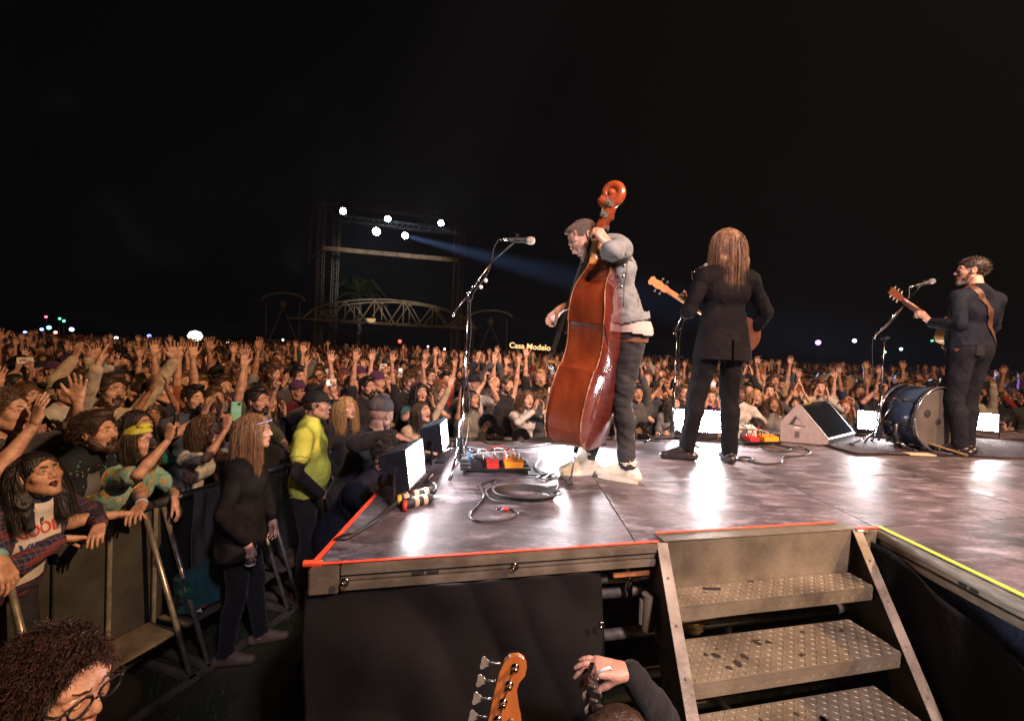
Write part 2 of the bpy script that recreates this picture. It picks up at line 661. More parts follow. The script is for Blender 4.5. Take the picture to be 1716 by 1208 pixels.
def make_hand(curl=20, spread=6, thumb=(0.55, 0.2), vox=0.0052, curls=None, thumb_curl=0.2):
    """right hand: wrist at the origin, fingers to +Y, palm to -Z, thumb on -X"""
    s = Soft(vox, 0.008)
    xs = (-0.032, -0.011, 0.010, 0.030)
    ln = (0.070, 0.078, 0.073, 0.058)
    ys = (0.092, 0.096, 0.091, 0.083)
    for i in range(4):
        s.cone((xs[i] * 0.62, 0.004, 0.0), (xs[i], ys[i], 0.002), 0.0145, 0.0118, k=0.016)
    s.cone((-0.012, 0.03, -0.008), (0.02, 0.04, -0.008), 0.014, 0.014, k=0.016)
    s.cone((0, -0.03, 0), (0, 0.01, 0), 0.0235, 0.024, flat=((0, 0, 1), 0.78), k=0.016)
    for i in range(4):
        c = curls[i] if curls else curl
        a0 = R(c * 0.75)
        sp = R((i - 1.4) * spread)
        p = np.array((xs[i], ys[i], 0.002)); ang = 0
        for j, fr in enumerate((0.46, 0.31, 0.23)):
            ang += (a0, R(c * 1.05), R(c * 0.7))[j]
            d = np.array((math.sin(sp) * math.cos(ang), math.cos(sp) * math.cos(ang), -math.sin(ang)))
            q = p + d * ln[i] * fr
            s.cone(p, q, 0.0092 - 0.0007 * j, 0.0086 - 0.0009 * j, k=0.0035)
            p = q
    # thumb leaves the side of the palm
    a, dn = thumb
    d = np.array((-math.sin(a), math.cos(a), -dn)); d /= np.linalg.norm(d)
    p0 = np.array((-0.020, 0.022, -0.006)); p1 = p0 + d * 0.046
    d2 = d + np.array((thumb_curl, 0.25, -thumb_curl)); d2 /= np.linalg.norm(d2)
    p2 = p1 + d2 * 0.032
    d3 = d2 + np.array((thumb_curl, 0.1, -thumb_curl * 0.6)); d3 /= np.linalg.norm(d3)
    s.cone(p0, p1, 0.0165, 0.0115, k=0.014)
    s.cone(p1, p2, 0.0112, 0.0098, k=0.004)
    s.cone(p2, p2 + d3 * 0.026, 0.0098, 0.0078, k=0.004)
    return s.run()


HANDS, HANDS_LO = {}, {}
_hp = dict(open=dict(curl=7, spread=9, thumb=(0.75, 0.1)), flat=dict(curl=4, spread=3, thumb=(0.55, 0.1)),
           relaxed=dict(curl=26, spread=3, thumb=(0.35, 0.35)), grip=dict(curl=52, spread=1, thumb=(0.30, 0.9), thumb_curl=0.5),
           fist=dict(curl=78, spread=0, thumb=(0.25, 1.1), thumb_curl=0.8), pluck=dict(curls=(30, 45, 50, 48), spread=4, thumb=(0.4, 0.8)),
           point=dict(curls=(6, 70, 75, 75), spread=2, thumb=(0.3, 0.9), thumb_curl=0.6), pinch=dict(curls=(30, 24, 18, 14), spread=5, thumb=(0.30, 0.8), thumb_curl=0.25),
           clap=dict(curl=12, spread=4, thumb=(0.55, 0.2)))
for _k, _v in _hp.items():
    HANDS[_k] = make_hand(**_v)
    if _k in ('open', 'flat', 'relaxed', 'grip', 'fist', 'point', 'clap'):
        HANDS_LO[_k] = make_hand(vox=0.0085, **_v)


def ik(a, b, l1, l2, pole):
    a, b, pole = Vector(a), Vector(b), Vector(pole)
    d = b - a
    L = min(max(d.length, abs(l1 - l2) + 0.02), (l1 + l2) * 0.999)
    d = d.normalized() if d.length > 1e-6 else Vector((0, 0, -1))
    b = a + d * L
    x = (l1 * l1 - l2 * l2 + L * L) / (2 * L)
    h = math.sqrt(max(l1 * l1 - x * x, 0))
    p = pole - d * pole.dot(d)
    p = p.normalized() if p.length > 1e-6 else d.orthogonal().normalized()
    return a + d * x + p * h, b


def head_frame(c, yaw, pitch, roll, hs):
    """yaw >0 turns to the person's left, pitch >0 looks up"""
    m = Matrix.Rotation(R(yaw), 4, 'Z') @ Matrix.Rotation(R(pitch), 4, 'X') @ Matrix.Rotation(R(roll), 4, 'Y')
    return Matrix.Translation(c) @ m @ Matrix.Scale(hs, 4)


def make_body(h=1.75, girth=1.0, female=False, lean=4, side=0, twist=0, crouch=0.0, feet=None, hands=None, head=None,
              head_dir=(0, 0, 0), head_off=(0, 0, 0), sleeve='short', vox=0.016, lo=True, neck_fwd=0.02, belly=0.0, legs=True, seed=0, top_z=None,
              folds=0.005, hip=(0, 0), loose=1.0, collar=False, tuck=None, knee_out=0.15, shoe_hi=False, cuff=None, shoulder_up=(0, 0),
              leg_loose=1.0, sleeve_len=0.72):
    """standing figure in its own frame: feet at z=0, facing +Y, right hand on +X.
    hands = {'R': (wrist xyz, pole xyz, pose, finger dir, palm dir), 'L': ...} with xyz for a height of 1.75"""
    k = h / 1.75
    info = {}
    s = Soft(vox, 0.05)
    hipc = Vector((hip[0], hip[1], (0.93 - crouch) * k))
    RT = Matrix.Rotation(R(-lean), 3, 'X') @ Matrix.Rotation(R(side), 3, 'Y')
    RS = RT @ Matrix.Rotation(R(twist), 3, 'Z')
    def tp(x, y, z):                      # torso point, z above the hip
        t = min(1, max(0, z / 0.5))
        m = RT.lerp(RS, t) if hasattr(RT, 'lerp') else RS
        return hipc + (RT @ Vector((0, y * k, z * k))) + (RS @ Vector((x * k, 0, 0)))
    sw = 0.172 if female else 0.192
    g = girth
    wl = loose
    # trunk
    s.cone(tp(-0.055, 0, 0.0), tp(0.055, 0, 0.0), 0.118 * g * k, tag=BOTTOM, flat=((0, 1, 0), 0.88), k=0.04)
    zt = 0.04
    s.cone(tp(-0.05 * g, 0.004, zt), tp(0.05 * g, 0.004, zt), 0.114 * g * wl * k, tag=TOP, flat=((0, 1, 0), 0.86), k=0.03)
    s.cone(tp(-0.045 * g, 0.006 + belly * .5, 0.17), tp(0.045 * g, 0.006 + belly * .5, 0.17), (0.100 if not female else 0.092) * g * wl * k, tag=TOP, flat=((0, 1, 0), 0.9), k=0.06)
    if belly:
        s.ell(tp(0, 0.05 + belly, 0.12), (0.11 * g * k, 0.09 * g * k, 0.12 * g * k), tag=TOP)
    s.cone(tp(-0.07, 0.0, 0.34), tp(0.07, 0.0, 0.34), 0.105 * g * wl * k, tag=TOP, flat=((0, 1, 0), 0.92), k=0.06)
    if female:
        for sx in (-1, 1):
            s.ell(tp(sx * 0.068, 0.064, 0.33), 0.058 * g * k, tag=TOP, k=0.06)
    s.cone(tp(-sw + 0.05, -0.012, 0.455 + shoulder_up[1]), tp(0, -0.012, 0.50), 0.062 * k * wl, 0.066 * k * wl, tag=TOP, k=0.05)
    s.cone(tp(sw - 0.05, -0.012, 0.455 + shoulder_up[0]), tp(0, -0.012, 0.50), 0.062 * k * wl, 0.066 * k * wl, tag=TOP, k=0.05)
    # head and neck
    nb = tp(0, -0.005, 0.515)
    hs = (0.97 if female else 1.0) * (0.35 + 0.65 * k)
    yaw, pit, rol = head_dir
    hc = nb + (RT @ Vector((0, (0.035 + neck_fwd) * k, 0))) + Vector((0, 0, 0.185 * k - 0.25 * neck_fwd)) + Vector(head_off)
    HF = head_frame(hc, yaw, pit, rol, hs)
    nt = HF @ Vector((0, -0.028, -0.055))
    s.cone(nb + Vector((0, 0, -0.03)), nt, (0.058 if not female else 0.05) * k, (0.053 if not female else 0.045) * k, tag=SKIN, k=0.025)
    if collar:
        s.cone(nb + Vector((0, -0.004, -0.01)), nb + (nt - nb) * 0.35, 0.072 * k, 0.066 * k, tag=TOP, k=0.01)
    info['head'] = HF; info['neck'] = (nb, nt)
    # arms
    ua, fa = 0.285 * k, 0.262 * k
    pcs = []
    for sd, sx in (('R', 1), ('L', -1)):
        sh = tp(sx * sw, -0.01, 0.445 + shoulder_up[0 if sx > 0 else 1])
        w, pole, pose, fd, pd = (hands or {}).get(sd, ((sx * 0.26, 0.06, 0.80), (sx * 0.3, -1, 0), 'relaxed', (0, 0.1, -1), (-sx, 0, 0)))
        el, wr = ik(sh, Vector(w) * k, ua, fa, pole)
        info['sh' + sd], info['el' + sd], info['wr' + sd] = sh, el, wr
        ga = 0.9 * (0.55 + 0.45 * g) * (0.88 if female else 1.0)
        tu = TOP if sleeve != 'none' else SKIN
        s.ell(sh, 0.068 * k * ga * (wl if tu == TOP else 1), tag=tu, k=0.035)
        if sleeve == 'short':
            mid = sh + (el - sh) * sleeve_len
            s.cone(sh, mid, 0.062 * k * ga * wl, 0.059 * k * ga * wl, tag=TOP, k=0.02)
            s.cone(sh, el, 0.050 * k * ga, 0.041 * k * ga, tag=SKIN, k=0.01)
        else:
            s.cone(sh, el, 0.058 * k * ga * (wl if tu == TOP else .9), 0.046 * k * ga * (wl if tu == TOP else .9), tag=tu, k=0.02)
        t2 = TOP if sleeve == 'long' else SKIN
        if sleeve == 'roll':
            s.cone(sh + (el - sh) * .9, el + (wr - el) * 0.22, 0.052 * k * ga * wl, 0.050 * k * ga * wl, tag=TOP, k=0.01)
        fm = el + (wr - el) * 0.3
        q = 1.16 * wl if t2 == TOP else 1.0
        s.cone(el, fm, 0.042 * k * ga * q, 0.0425 * k * ga * q, tag=t2, k=0.014)
        e2 = el + (wr - el) * (0.93 if t2 == TOP else 1.0)
        s.cone(fm, e2, 0.0425 * k * ga * q, (0.026 if t2 == SKIN else 0.033) * k * ga * q, tag=t2, k=0.014)
        fd, pd = Vector(fd), Vector(pd)
        H = frame(wr + fd.normalized() * 0.012, z=-pd, y=fd) if False else None
        y = fd.normalized(); z = -(pd - y * pd.dot(y)).normalized(); x = y.cross(z)
        H = Matrix((x, y, z)).transposed().to_4x4(); H.translation = wr + y * 0.018
        H = H @ Matrix.Scale((0.89 if female else 0.98) * (0.4 + .6 * k), 4)
        if sd == 'L':
            H = H @ Matrix.Scale(-1, 4, (1, 0, 0))
        src = HANDS_LO if (lo and pose in HANDS_LO) else HANDS
        pcs.append(src[pose].moved(H))
        info['hand' + sd] = H
    # legs
    if legs:
        for i, (sd, sx) in enumerate((('R', 1), ('L', -1))):
            fx, fy, fz, fr = (feet or [(0.10, 0, 0, -8), (-0.10, 0, 0, 8)])[i]
            hp = hipc + Vector((sx * 0.085 * k * (0.6 + .4 * g), 0, -0.03 * k))
            fwd = Vector((-math.sin(R(fr)), math.cos(R(fr)), 0))
            an = Vector((fx, fy, fz + 0.085 * k))
            kn, an = ik(hp, an, 0.413 * k, 0.408 * k, fwd + Vector((sx * knee_out, 0, 0)))
            gl = 0.6 + 0.4 * g
            s.cone(hp, kn, 0.092 * k * gl, 0.062 * k * gl * leg_loose, tag=BOTTOM, k=0.03)
            cf = kn + (an - kn) * 0.3 + (Vector((0, -0.012, 0)))
            s.cone(kn, cf, 0.059 * k * gl * leg_loose, 0.060 * k * gl * leg_loose, tag=BOTTOM, k=0.02)
            s.cone(cf, kn + (an - kn) * (0.96), 0.060 * k * gl * leg_loose, 0.050 * k * leg_loose, tag=BOTTOM, k=0.02)
            s.cone(kn + (an - kn) * .9, an - Vector((0, 0, 0.03 * k)), 0.036 * k, 0.036 * k, tag=SKIN, k=0.01)
            z0 = fz
            b = Vector((an.x, an.y, 0))
            hl, tl = b - fwd * 0.055 * k + Vector((0, 0, z0 + 0.036)), b + fwd * 0.165 * k + Vector((0, 0, z0 + 0.030))
            s.cone(hl, tl, 0.036 * k, 0.032 * k, tag=SHOE, k=0.02)
            s.cone(an + Vector((0, 0, -0.01)), b + fwd * 0.10 * k + Vector((0, 0, z0 + 0.045)), 0.043 * k, 0.036 * k, tag=SHOE, k=0.02)
            if shoe_hi:
                s.cone(an + Vector((0, 0, -0.01)), an + Vector((0, 0, 0.05)), 0.047, 0.050, tag=SHOE, k=0.01)
            info['kn' + sd], info['an' + sd] = kn, an
    p = tidy_borders(s.run())
    if folds:
        N = p.normals()
        p.V[p.T == TOP] += N[p.T == TOP] * 0.003
        cl = np.isin(p.T, (TOP, BOTTOM))
        a = wob(p.V * np.array((1, 1, 0.55)), 34, seed) * 0.6 + wob(p.V, 80, seed + 5) * 0.35
        a = 1 - np.abs(a) * 1.6
        p.V[cl] += N[cl] * (a * folds)[cl, None]
    parts = [p] + pcs
    if head is not None:
        parts.append(head.moved(HF))
    return join(parts), info


def scalp(style='short', vox=0.006, seed=0, wide=1.0, vol=0.0, length=0.25, fringe=0.0, part=0.0, curl=0.0):
    """hair in the head frame"""
    s = Soft(vox, 0.014)
    v = vol
    s.ell((0, -0.016, 0.034), (0.081 * wide + v, 0.104 + v, 0.092 + v), tag=HAIR)
    if style == 'short':
        s.ell((0, 0.114, -0.030 - fringe), (0.095, 0.082 , 0.108), op='sub', tag=None, k=0.02)
        s.box((0, 0.0, -0.135), (0.12, 0.13, 0.075), 0.015, op='sub', tag=None, k=0.02)
        for sx in (-1, 1):
            s.ell((sx * 0.085, 0.004, -0.02), (0.03, 0.03, 0.038), op='sub', tag=None, k=0.012)
        if v > 0:
            s.ell((0, 0.03, 0.105 + v * .5), (0.06 * wide, 0.07, 0.028 + v), tag=HAIR)
    else:
        L = length
        s.ell((0, 0.130, -0.030 - fringe), (0.074, 0.095, 0.112), op='sub', tag=None, k=0.02)
        s.cone((0, -0.075, 0.02), (0, -0.095, -L * 0.55), 0.070 + v, 0.066 + v, tag=HAIR, k=0.03)
        for sx in (-1, 1):
            s.cone((sx * 0.066, -0.030, 0.02), (sx * 0.082, -0.045, -L * 0.5), 0.036 + v * .7, 0.042 + v, tag=HAIR, k=0.02)
            s.cone((sx * 0.082, -0.045, -L * 0.5), (sx * 0.075, -0.035 - 0.02 * sx * part, -L), 0.042 + v, 0.020, tag=HAIR, k=0.02)
        s.cone((0, -0.095, -L * 0.55), (0.02, -0.100, -L), 0.062 + v, 0.028, tag=HAIR, k=0.03)
    p = s.run()
    N = p.normals()
    ang = np.arctan2(p.V[:, 0], -p.V[:, 1] + 0.02)
    zz = p.V[:, 2]
    if curl:
        d = wob(p.V, 90, seed) * curl + wob(p.V, 170, seed + 3) * curl * .6
    else:
        st = np.sin(ang * 38 + 2.2 * np.sin(zz * 26 + seed) + seed) + 0.7 * np.sin(ang * 71 + 3 * np.sin(zz * 17 + 2 * seed))
        amp = 0.0013 if style == 'short' else 0.0026
        d = st * amp + wob(p.V, 45, seed) * 0.003
    p.V += N * d[:, None]
    return p


def strands(n=1200, style='short', seed=0, length=0.035, width=0.0022, curl=0.0, fringe=0.0, wide=1.0, vol=0.0, segs=5, ymax=0.05, comb=(0.15, -0.7, 0.1), mess=0.35, grav=0.25):
    """loose hair in the head frame: n tapering ribbons rooted on the scalp"""
    rs = np.random.RandomState(seed)
    c0 = np.array((0, -0.016, 0.034)); rad = np.array((0.080 * wide + vol, 0.103 + vol, 0.091 + vol))
    d = rs.normal(size=(n * 3, 3)); d /= np.linalg.norm(d, axis=1, keepdims=True)
    P = c0 + d * rad
    x, y, z = P.T
    face = (x / 0.095) ** 2 + ((y - (0.114 if style == 'short' else 0.130)) / (0.082 if style == 'short' else 0.095)) ** 2 + ((z + 0.030 + fringe) / 0.110) ** 2 < 1.02
    ear = (np.abs(x) > 0.066) & (np.abs(y - 0.004) < 0.034) & (z < 0.012)
    low = z < (-0.052 if style == 'short' else -0.035)
    P = P[~(face | low | (ear if style == 'short' else (y > ymax)))][:n]
    m = len(P)
    N = (P - c0) / rad ** 2; N /= np.linalg.norm(N, axis=1, keepdims=True)
    cb = np.array(comb, float)
    D = N * (0.55 if style == 'short' else 0.12) + cb * (1.0 if style == 'short' else 0.25) + rs.normal(size=(m, 3)) * mess * (1 if style == 'short' else .45)
    if style == 'long': D += np.stack([np.sign(P[:, 0]) * np.clip((P[:, 2] - .02) / .06, 0, 1) * 0.9, -0.10 + 0 * P[:, 0], -0.8 + 0 * P[:, 0]], 1)
    D /= np.linalg.norm(D, axis=1, keepdims=True)
    L = length * rs.uniform(0.6, 1.15, m)
    if style == 'long': L = L + np.maximum(0, P[:, 2] + 0.03) * 1.1
    st = (L / segs)[:, None]
    ph = rs.uniform(0, 6.28, m)
    W = np.cross(D, rs.normal(size=(m, 3))); W /= np.linalg.norm(W, axis=1, keepdims=True) + 1e-9
    pts = [P - N * 0.004]
    Q = P.copy()
    for k in range(segs):
        Q = Q + D * st
        e = (Q - c0) / (rad * 1.03); l = np.linalg.norm(e, axis=1)
        ins = (l < 1)
        Q[ins] = c0 + (e[ins] / l[ins][:, None]) * rad * 1.03
        D = D * (1 if style == 'short' else 0.55) + np.array((0, 0, -1)) * (grav if style == 'short' else 0.75) + rs.normal(size=(m, 3)) * mess * (0.25 if style == 'short' else .12)
        D /= np.linalg.norm(D, axis=1, keepdims=True)
        o = Q.copy()
        if curl:
            a = ph + k * 2.1
            o = Q + W * (np.sin(a) * curl)[:, None] + np.cross(D, W) * (np.cos(a) * curl)[:, None]
        pts.append(o)
    V, Qd = [], []
    for k, p in enumerate(pts):
        w = width * (1 - 0.75 * (k / segs) ** 2)
        V += [p - W * w, p + W * w]
    for k in range(segs):
        a = np.arange(m)
        Qd.append(np.stack([2 * k * m + a, (2 * k + 1) * m + a, (2 * k + 3) * m + a, (2 * k + 2) * m + a], 1))
    V, Qd = np.concatenate(V), np.concatenate(Qd)
    return Piece(V, Qd, np.full(len(V), HAIR))


def cap_piece(vox=0.006, brim=True, back=False):
    s = Soft(vox, 0.01)
    s.ell((0, -0.014, 0.045), (0.087, 0.110, 0.088), tag=TOP2)
    s.box((0, 0, -0.075), (0.2, 0.2, 0.102), 0.005, op='sub', tag=None, k=0.004)
    if brim:
        sg = -1 if back else 1
        s.ell((0, sg * 0.115, 0.036), (0.066, 0.070, 0.008), tag=TOP2, k=0.01)
    s.ell((0, -0.014, 0.133), 0.007, tag=TOP2, k=0.004)
    return s.run()


def beanie_piece(vox=0.006):
    s = Soft(vox, 0.015)
    s.ell((0, -0.018, 0.055), (0.088, 0.108, 0.100), tag=TOP2)
    s.box((0, 0, -0.09), (0.2, 0.2, 0.120), 0.005, op='sub', tag=None, k=0.006)
    p = s.run()
    N = p.normals()
    a = np.arctan2(p.V[:, 0], p.V[:, 1])
    p.V += N * (np.sin(a * 44) * 0.0022)[:, None]
    return p


def beard_piece(vox=0.006, full=1.0):
    s = Soft(vox, 0.012)
    for sx in (-1, 1):
        s.cone((sx * 0.066, 0.006, -0.030), (sx * 0.050, 0.030, -0.078), 0.016, 0.026 * full, tag=HAIR)
        s.cone((sx * 0.050, 0.030, -0.078), (0, 0.072, -0.108), 0.025 * full, 0.027 * full, tag=HAIR)
        s.cone((0, 0.094, -0.048), (sx * 0.028, 0.080, -0.066), 0.0065, 0.007, tag=HAIR)
        s.cone((sx * 0.028, 0.080, -0.066), (sx * 0.02, 0.076, -0.092), 0.008, 0.012, tag=HAIR)
    p = s.run()
    p.V += p.normals() * (wob(p.V, 150, 2) * 0.003)[:, None]
    return p


# ------------------------------------------------------------------ materials of people
SKINC = [(0.46, 0.265, 0.185), (0.40, 0.22, 0.15), (0.50, 0.30, 0.22), (0.30, 0.155, 0.095), (0.13, 0.062, 0.038)]
SKINN = ['fair skin', 'tanned skin', 'pale skin', 'olive skin', 'dark skin']
skin_m = [mat("skin_%d" % i, c, 0.46, var=0.30, scale=22, bump=0.30, bscale=150, spec=0.45) for i, c in enumerate(SKINC)]
skin_any = mat("skin_any", SKINC[0], 0.48, var=0.32, scale=22, rand=[SKINC[i] for i in (0, 1, 2, 0, 1, 3, 0, 2, 1, 4, 0, 3, 1)])
skin_hero = mat("skin_hero", (0.48, 0.27, 0.19), 0.45, var=0.22, scale=24, bump=0.28, bscale=170, spec=0.45, sub=0.06)
HAIRC = [('black', (0.012, 0.010, 0.009)), ('dark brown', (0.035, 0.020, 0.012)), ('brown', (0.085, 0.045, 0.022)), ('blonde', (0.36, 0.23, 0.10)), ('reddish', (0.17, 0.062, 0.024))]
hair_m = {n: mat("hair_" + n.replace(' ', '_'), c, 0.42, var=0.45, scale=60, spec=0.5, stretch=(1, 1, 0.12), bump=0.5, bscale=220) for n, c in HAIRC}
hair_any = mat("hair_any", (0.03, 0.02, 0.012), 0.45, var=0.35, scale=60, stretch=(1, 1, .15), rand=[HAIRC[i][1] for i in (1, 0, 2, 1, 0, 1, 3, 2, 1, 4)])
CLOTH = [('black', (0.012, 0.012, 0.014)), ('charcoal grey', (0.05, 0.05, 0.052)), ('navy blue', (0.018, 0.026, 0.06)), ('white', (0.42, 0.40, 0.37)),
         ('cream', (0.36, 0.29, 0.20)), ('dark red', (0.22, 0.025, 0.022)), ('olive green', (0.05, 0.053, 0.025)), ('light grey', (0.15, 0.15, 0.15)),
         ('teal', (0.02, 0.10, 0.095)), ('denim blue', (0.045, 0.07, 0.115)), ('plum', (0.06, 0.02, 0.06)), ('rust orange', (0.24, 0.075, 0.025)), ('kelly green', (0.02, 0.12, 0.05))]
cloth_m = {n: mat("cloth_" + n.replace(' ', '_'), c, 0.85, var=0.22, scale=14, bump=0.35, bscale=120, spec=0.2, sheen=0.1) for n, c in CLOTH}
_cr = [0, 1, 2, 3, 1, 0, 4, 5, 0, 6, 7, 2, 0, 8, 1, 9, 10, 0, 7, 11, 2, 12, 3]
cloth_any = mat("cloth_any", (0.05, 0.05, 0.05), 0.85, var=0.22, scale=14, spec=0.2, rand=[CLOTH[i][1] for i in _cr])
pants_m = mat("trousers_dark", (0.02, 0.022, 0.03), 0.85, var=0.3, scale=12, bump=0.3, bscale=90, spec=0.2)
shoe_m = mat("shoe_dark", (0.02, 0.018, 0.016), 0.6, var=0.3, scale=20)
eye_m = mat("eye_white", (0.70, 0.68, 0.64), 0.15)
iris_m = mat("iris", (0.05, 0.035, 0.02), 0.1)
mouth_m = mat("mouth", (0.055, 0.010, 0.010), 0.4)
lip_m = mat("lips", (0.40, 0.14, 0.11), 0.4, var=0.1, scale=30)
teeth_m = mat("teeth", (0.72, 0.68, 0.58), 0.25)
brow_m = mat("brow", (0.05, 0.028, 0.016), 0.7, var=0.4, scale=120)
cap_black = mat("cap_black", (0.014, 0.014, 0.015), 0.8, var=0.25, scale=30, bump=0.3, bscale=150, spec=0.25)
belt_m = mat("belt_brown", (0.14, 0.055, 0.025), 0.5, var=0.3, scale=30)
TAGS = [SKIN, TOP, BOTTOM, SHOE, EYE, IRIS, MOUTH, LIP, TEETH, TOP2, HAIR, BROW, BELT]


def mats_for(skin, top, bottom=None, shoe=None, top2=None, hair=None, brow=None, belt=None):
    return [skin, top, bottom or pants_m, shoe or shoe_m, eye_m, iris_m, mouth_m, lip_m, teeth_m, top2 or top, hair or hair_m['dark brown'], brow or brow_m, belt or belt_m]


def person_obj(piece, mats, loc, face_to=None, rz=None, label=None, group=None, name="person"):
    o = link(name, piece_mesh(name, piece, TAGS), mats)
    o.location = loc
    if rz is None:
        d = Vector(face_to) - Vector(loc)
        rz = math.atan2(-d.x, d.y)
    o.rotation_euler = (0, 0, rz)
    return tag(o, label, "person", group)


def child_piece(name, piece, m, parent):
    return link(name, piece_mesh(name, piece, TAGS), [m] * len(TAGS) if not isinstance(m, list) else m, parent)


HEADS = [make_head(False, 0.1, 0.0), make_head(False, 0.8, 0.5, 1.03, 1.05, 1.1), make_head(True, 0.7, 0.8, 0.97, 0.92, 0.9),
         make_head(True, 0.5, 0.1, 0.96, 0.9, 0.85), make_head(False, 0.2, 1.0, 1.0, 1.0, 1.0), make_head(True, 0.9, 0.5, 1.04, 1.05, 0.95)]

# ------------------------------------------------------------------ ground, stage, steps
ALU = mat("aluminium", (0.42, 0.39, 0.34), 0.42, 0.75, var=0.25, scale=14, bump=0.15, bscale=40, stretch=(1, 1, 4))
ALU_DIRTY = mat("aluminium_dirty", (0.085, 0.070, 0.046), 0.55, 0.4, colour2=(0.235, 0.205, 0.15), scale=7, bump=0.2, bscale=60)
GALV = mat("galvanised_pipe", (0.45, 0.42, 0.36), 0.35, 0.85, var=0.35, scale=22)
RUST = mat("rusty_orange_steel", (0.30, 0.12, 0.04), 0.65, 0.3, var=0.4, scale=30)
STEEL = mat("chrome", (0.75, 0.75, 0.78), 0.12, 1.0)
BLACKM = mat("black_metal", (0.018, 0.018, 0.020), 0.38, 0.3, var=0.25, scale=30)
RUBBER = mat("black_rubber", (0.014, 0.014, 0.014), 0.6, var=0.2, scale=40)
VINYL = mat("black_vinyl", (0.012, 0.0115, 0.011), 0.40, var=0.18, scale=5, bump=0.12, bscale=18, spec=0.16)
TAPE_RED = mat("orange_red_tape", (0.90, 0.095, 0.035), 0.55, var=0.12, scale=20)
TAPE_GREEN = mat("yellow_green_tape", (0.50, 0.62, 0.07), 0.55, var=0.12, scale=20)


def deck_material():
    m = bpy.data.materials.new("stage_plywood")
    m.use_nodes = True
    t = m.node_tree; N = t.nodes; L = t.links
    b = N["Principled BSDF"]
    tc = N.new("ShaderNodeTexCoord")
    oi = N.new("ShaderNodeObjectInfo")
    def noise(sc, st, det=6, rough=0.6):
        mp = N.new("ShaderNodeMapping"); mp.inputs["Scale"].default_value = st
        mp.inputs["Rotation"].default_value = (0, 0, R(-13.4))
        n = N.new("ShaderNodeTexNoise"); n.inputs["Scale"].default_value = sc; n.inputs["Detail"].default_value = det
        n.inputs["Roughness"].default_value = rough
        L.new(tc.outputs["Object"], mp.inputs[0]); L.new(mp.outputs[0], n.inputs["Vector"])
        return n.outputs["Fac"]
    def ramp(src, p0, c0, p1, c1):
        r = N.new("ShaderNodeValToRGB")
        r.color_ramp.elements[0].position, r.color_ramp.elements[1].position = p0, p1
        r.color_ramp.elements[0].color, r.color_ramp.elements[1].color = (*c0, 1), (*c1, 1)
        L.new(src, r.inputs[0]); return r.outputs[0]
    def mix(f, a, bb, mode='MIX'):
        x = N.new("ShaderNodeMix"); x.data_type = 'RGBA'; x.blend_type = mode
        if isinstance(f, (int, float)): x.inputs["Factor"].default_value = f
        else: L.new(f, x.inputs["Factor"])
        L.new(a, x.inputs[6]); L.new(bb, x.inputs[7]); return x.outputs[2]
    big = ramp(noise(1.6, (1, 1, 1)), 0.40, (0.036, 0.029, 0.032), 0.62, (0.138, 0.116, 0.127))
    grain = ramp(noise(26, (0.16, 1, 1), 8, 0.7), 0.30, (0.55, 0.55, 0.55), 0.75, (1.25, 1.2, 1.2))
    c = mix(1.0, big, grain, 'MULTIPLY')
    scuff = ramp(noise(9, (0.5, 1.1, 1), 10, 0.8), 0.50, (0, 0, 0), 0.66, (1, 1, 1))
    pale = N.new("ShaderNodeRGB"); pale.outputs[0].default_value = (0.30, 0.275, 0.32, 1)
    c = mix(scuff, c, pale.outputs[0])
    v = N.new("ShaderNodeTexVoronoi"); v.inputs["Scale"].default_value = 17; v.inputs["Randomness"].default_value = 1
    L.new(tc.outputs["Object"], v.inputs["Vector"])
    spk = ramp(v.outputs["Distance"], 0.06, (0.10, 0.10, 0.10), 0.12, (1, 1, 1))
    c = mix(1.0, c, spk, 'MULTIPLY')
    rr = N.new("ShaderNodeMapRange"); rr.inputs[3].default_value, rr.inputs[4].default_value = 0.78, 1.15
    L.new(oi.outputs["Random"], rr.inputs[0])
    hs = N.new("ShaderNodeHueSaturation"); L.new(rr.outputs[0], hs.inputs["Value"]); L.new(c, hs.inputs["Color"])
    L.new(hs.outputs[0], b.inputs["Base Color"])
    ro = N.new("ShaderNodeMapRange"); ro.inputs[1].default_value, ro.inputs[2].default_value = 0.3, 0.7
    ro.inputs[3].default_value, ro.inputs[4].default_value = 0.30, 0.58
    L.new(noise(5, (1, 1, 1), 8, 0.7), ro.inputs[0]); L.new(ro.outputs[0], b.inputs["Roughness"])
    bp = N.new("ShaderNodeBump"); bp.inputs["Strength"].default_value = 0.28; bp.inputs["Distance"].default_value = 0.006
    ad = N.new("ShaderNodeMath"); ad.operation = 'ADD'
    L.new(noise(70, (0.25, 1, 1), 4), ad.inputs[0]); L.new(noise(14, (1, 1, 1), 5), ad.inputs[1])
    L.new(ad.outputs[0], bp.inputs["Height"]); L.new(bp.outputs[0], b.inputs["Normal"])
    b.inputs["Specular IOR Level"].default_value = 0.55
    return m


PLY = deck_material()


def ground_material():
    m = mat("trampled_grass", (0.020, 0.026, 0.010), 0.95, colour2=(0.060, 0.052, 0.030), scale=2.2, bump=0.9, bscale=26, spec=0.15)
    return m


g = MB()
g.add([(-300, -60, 0), (300, -60, 0), (300, 500, 0), (-300, 500, 0)], [(0, 1, 2, 3)])
tag(g.build("ground", ground_material()), kind="structure")
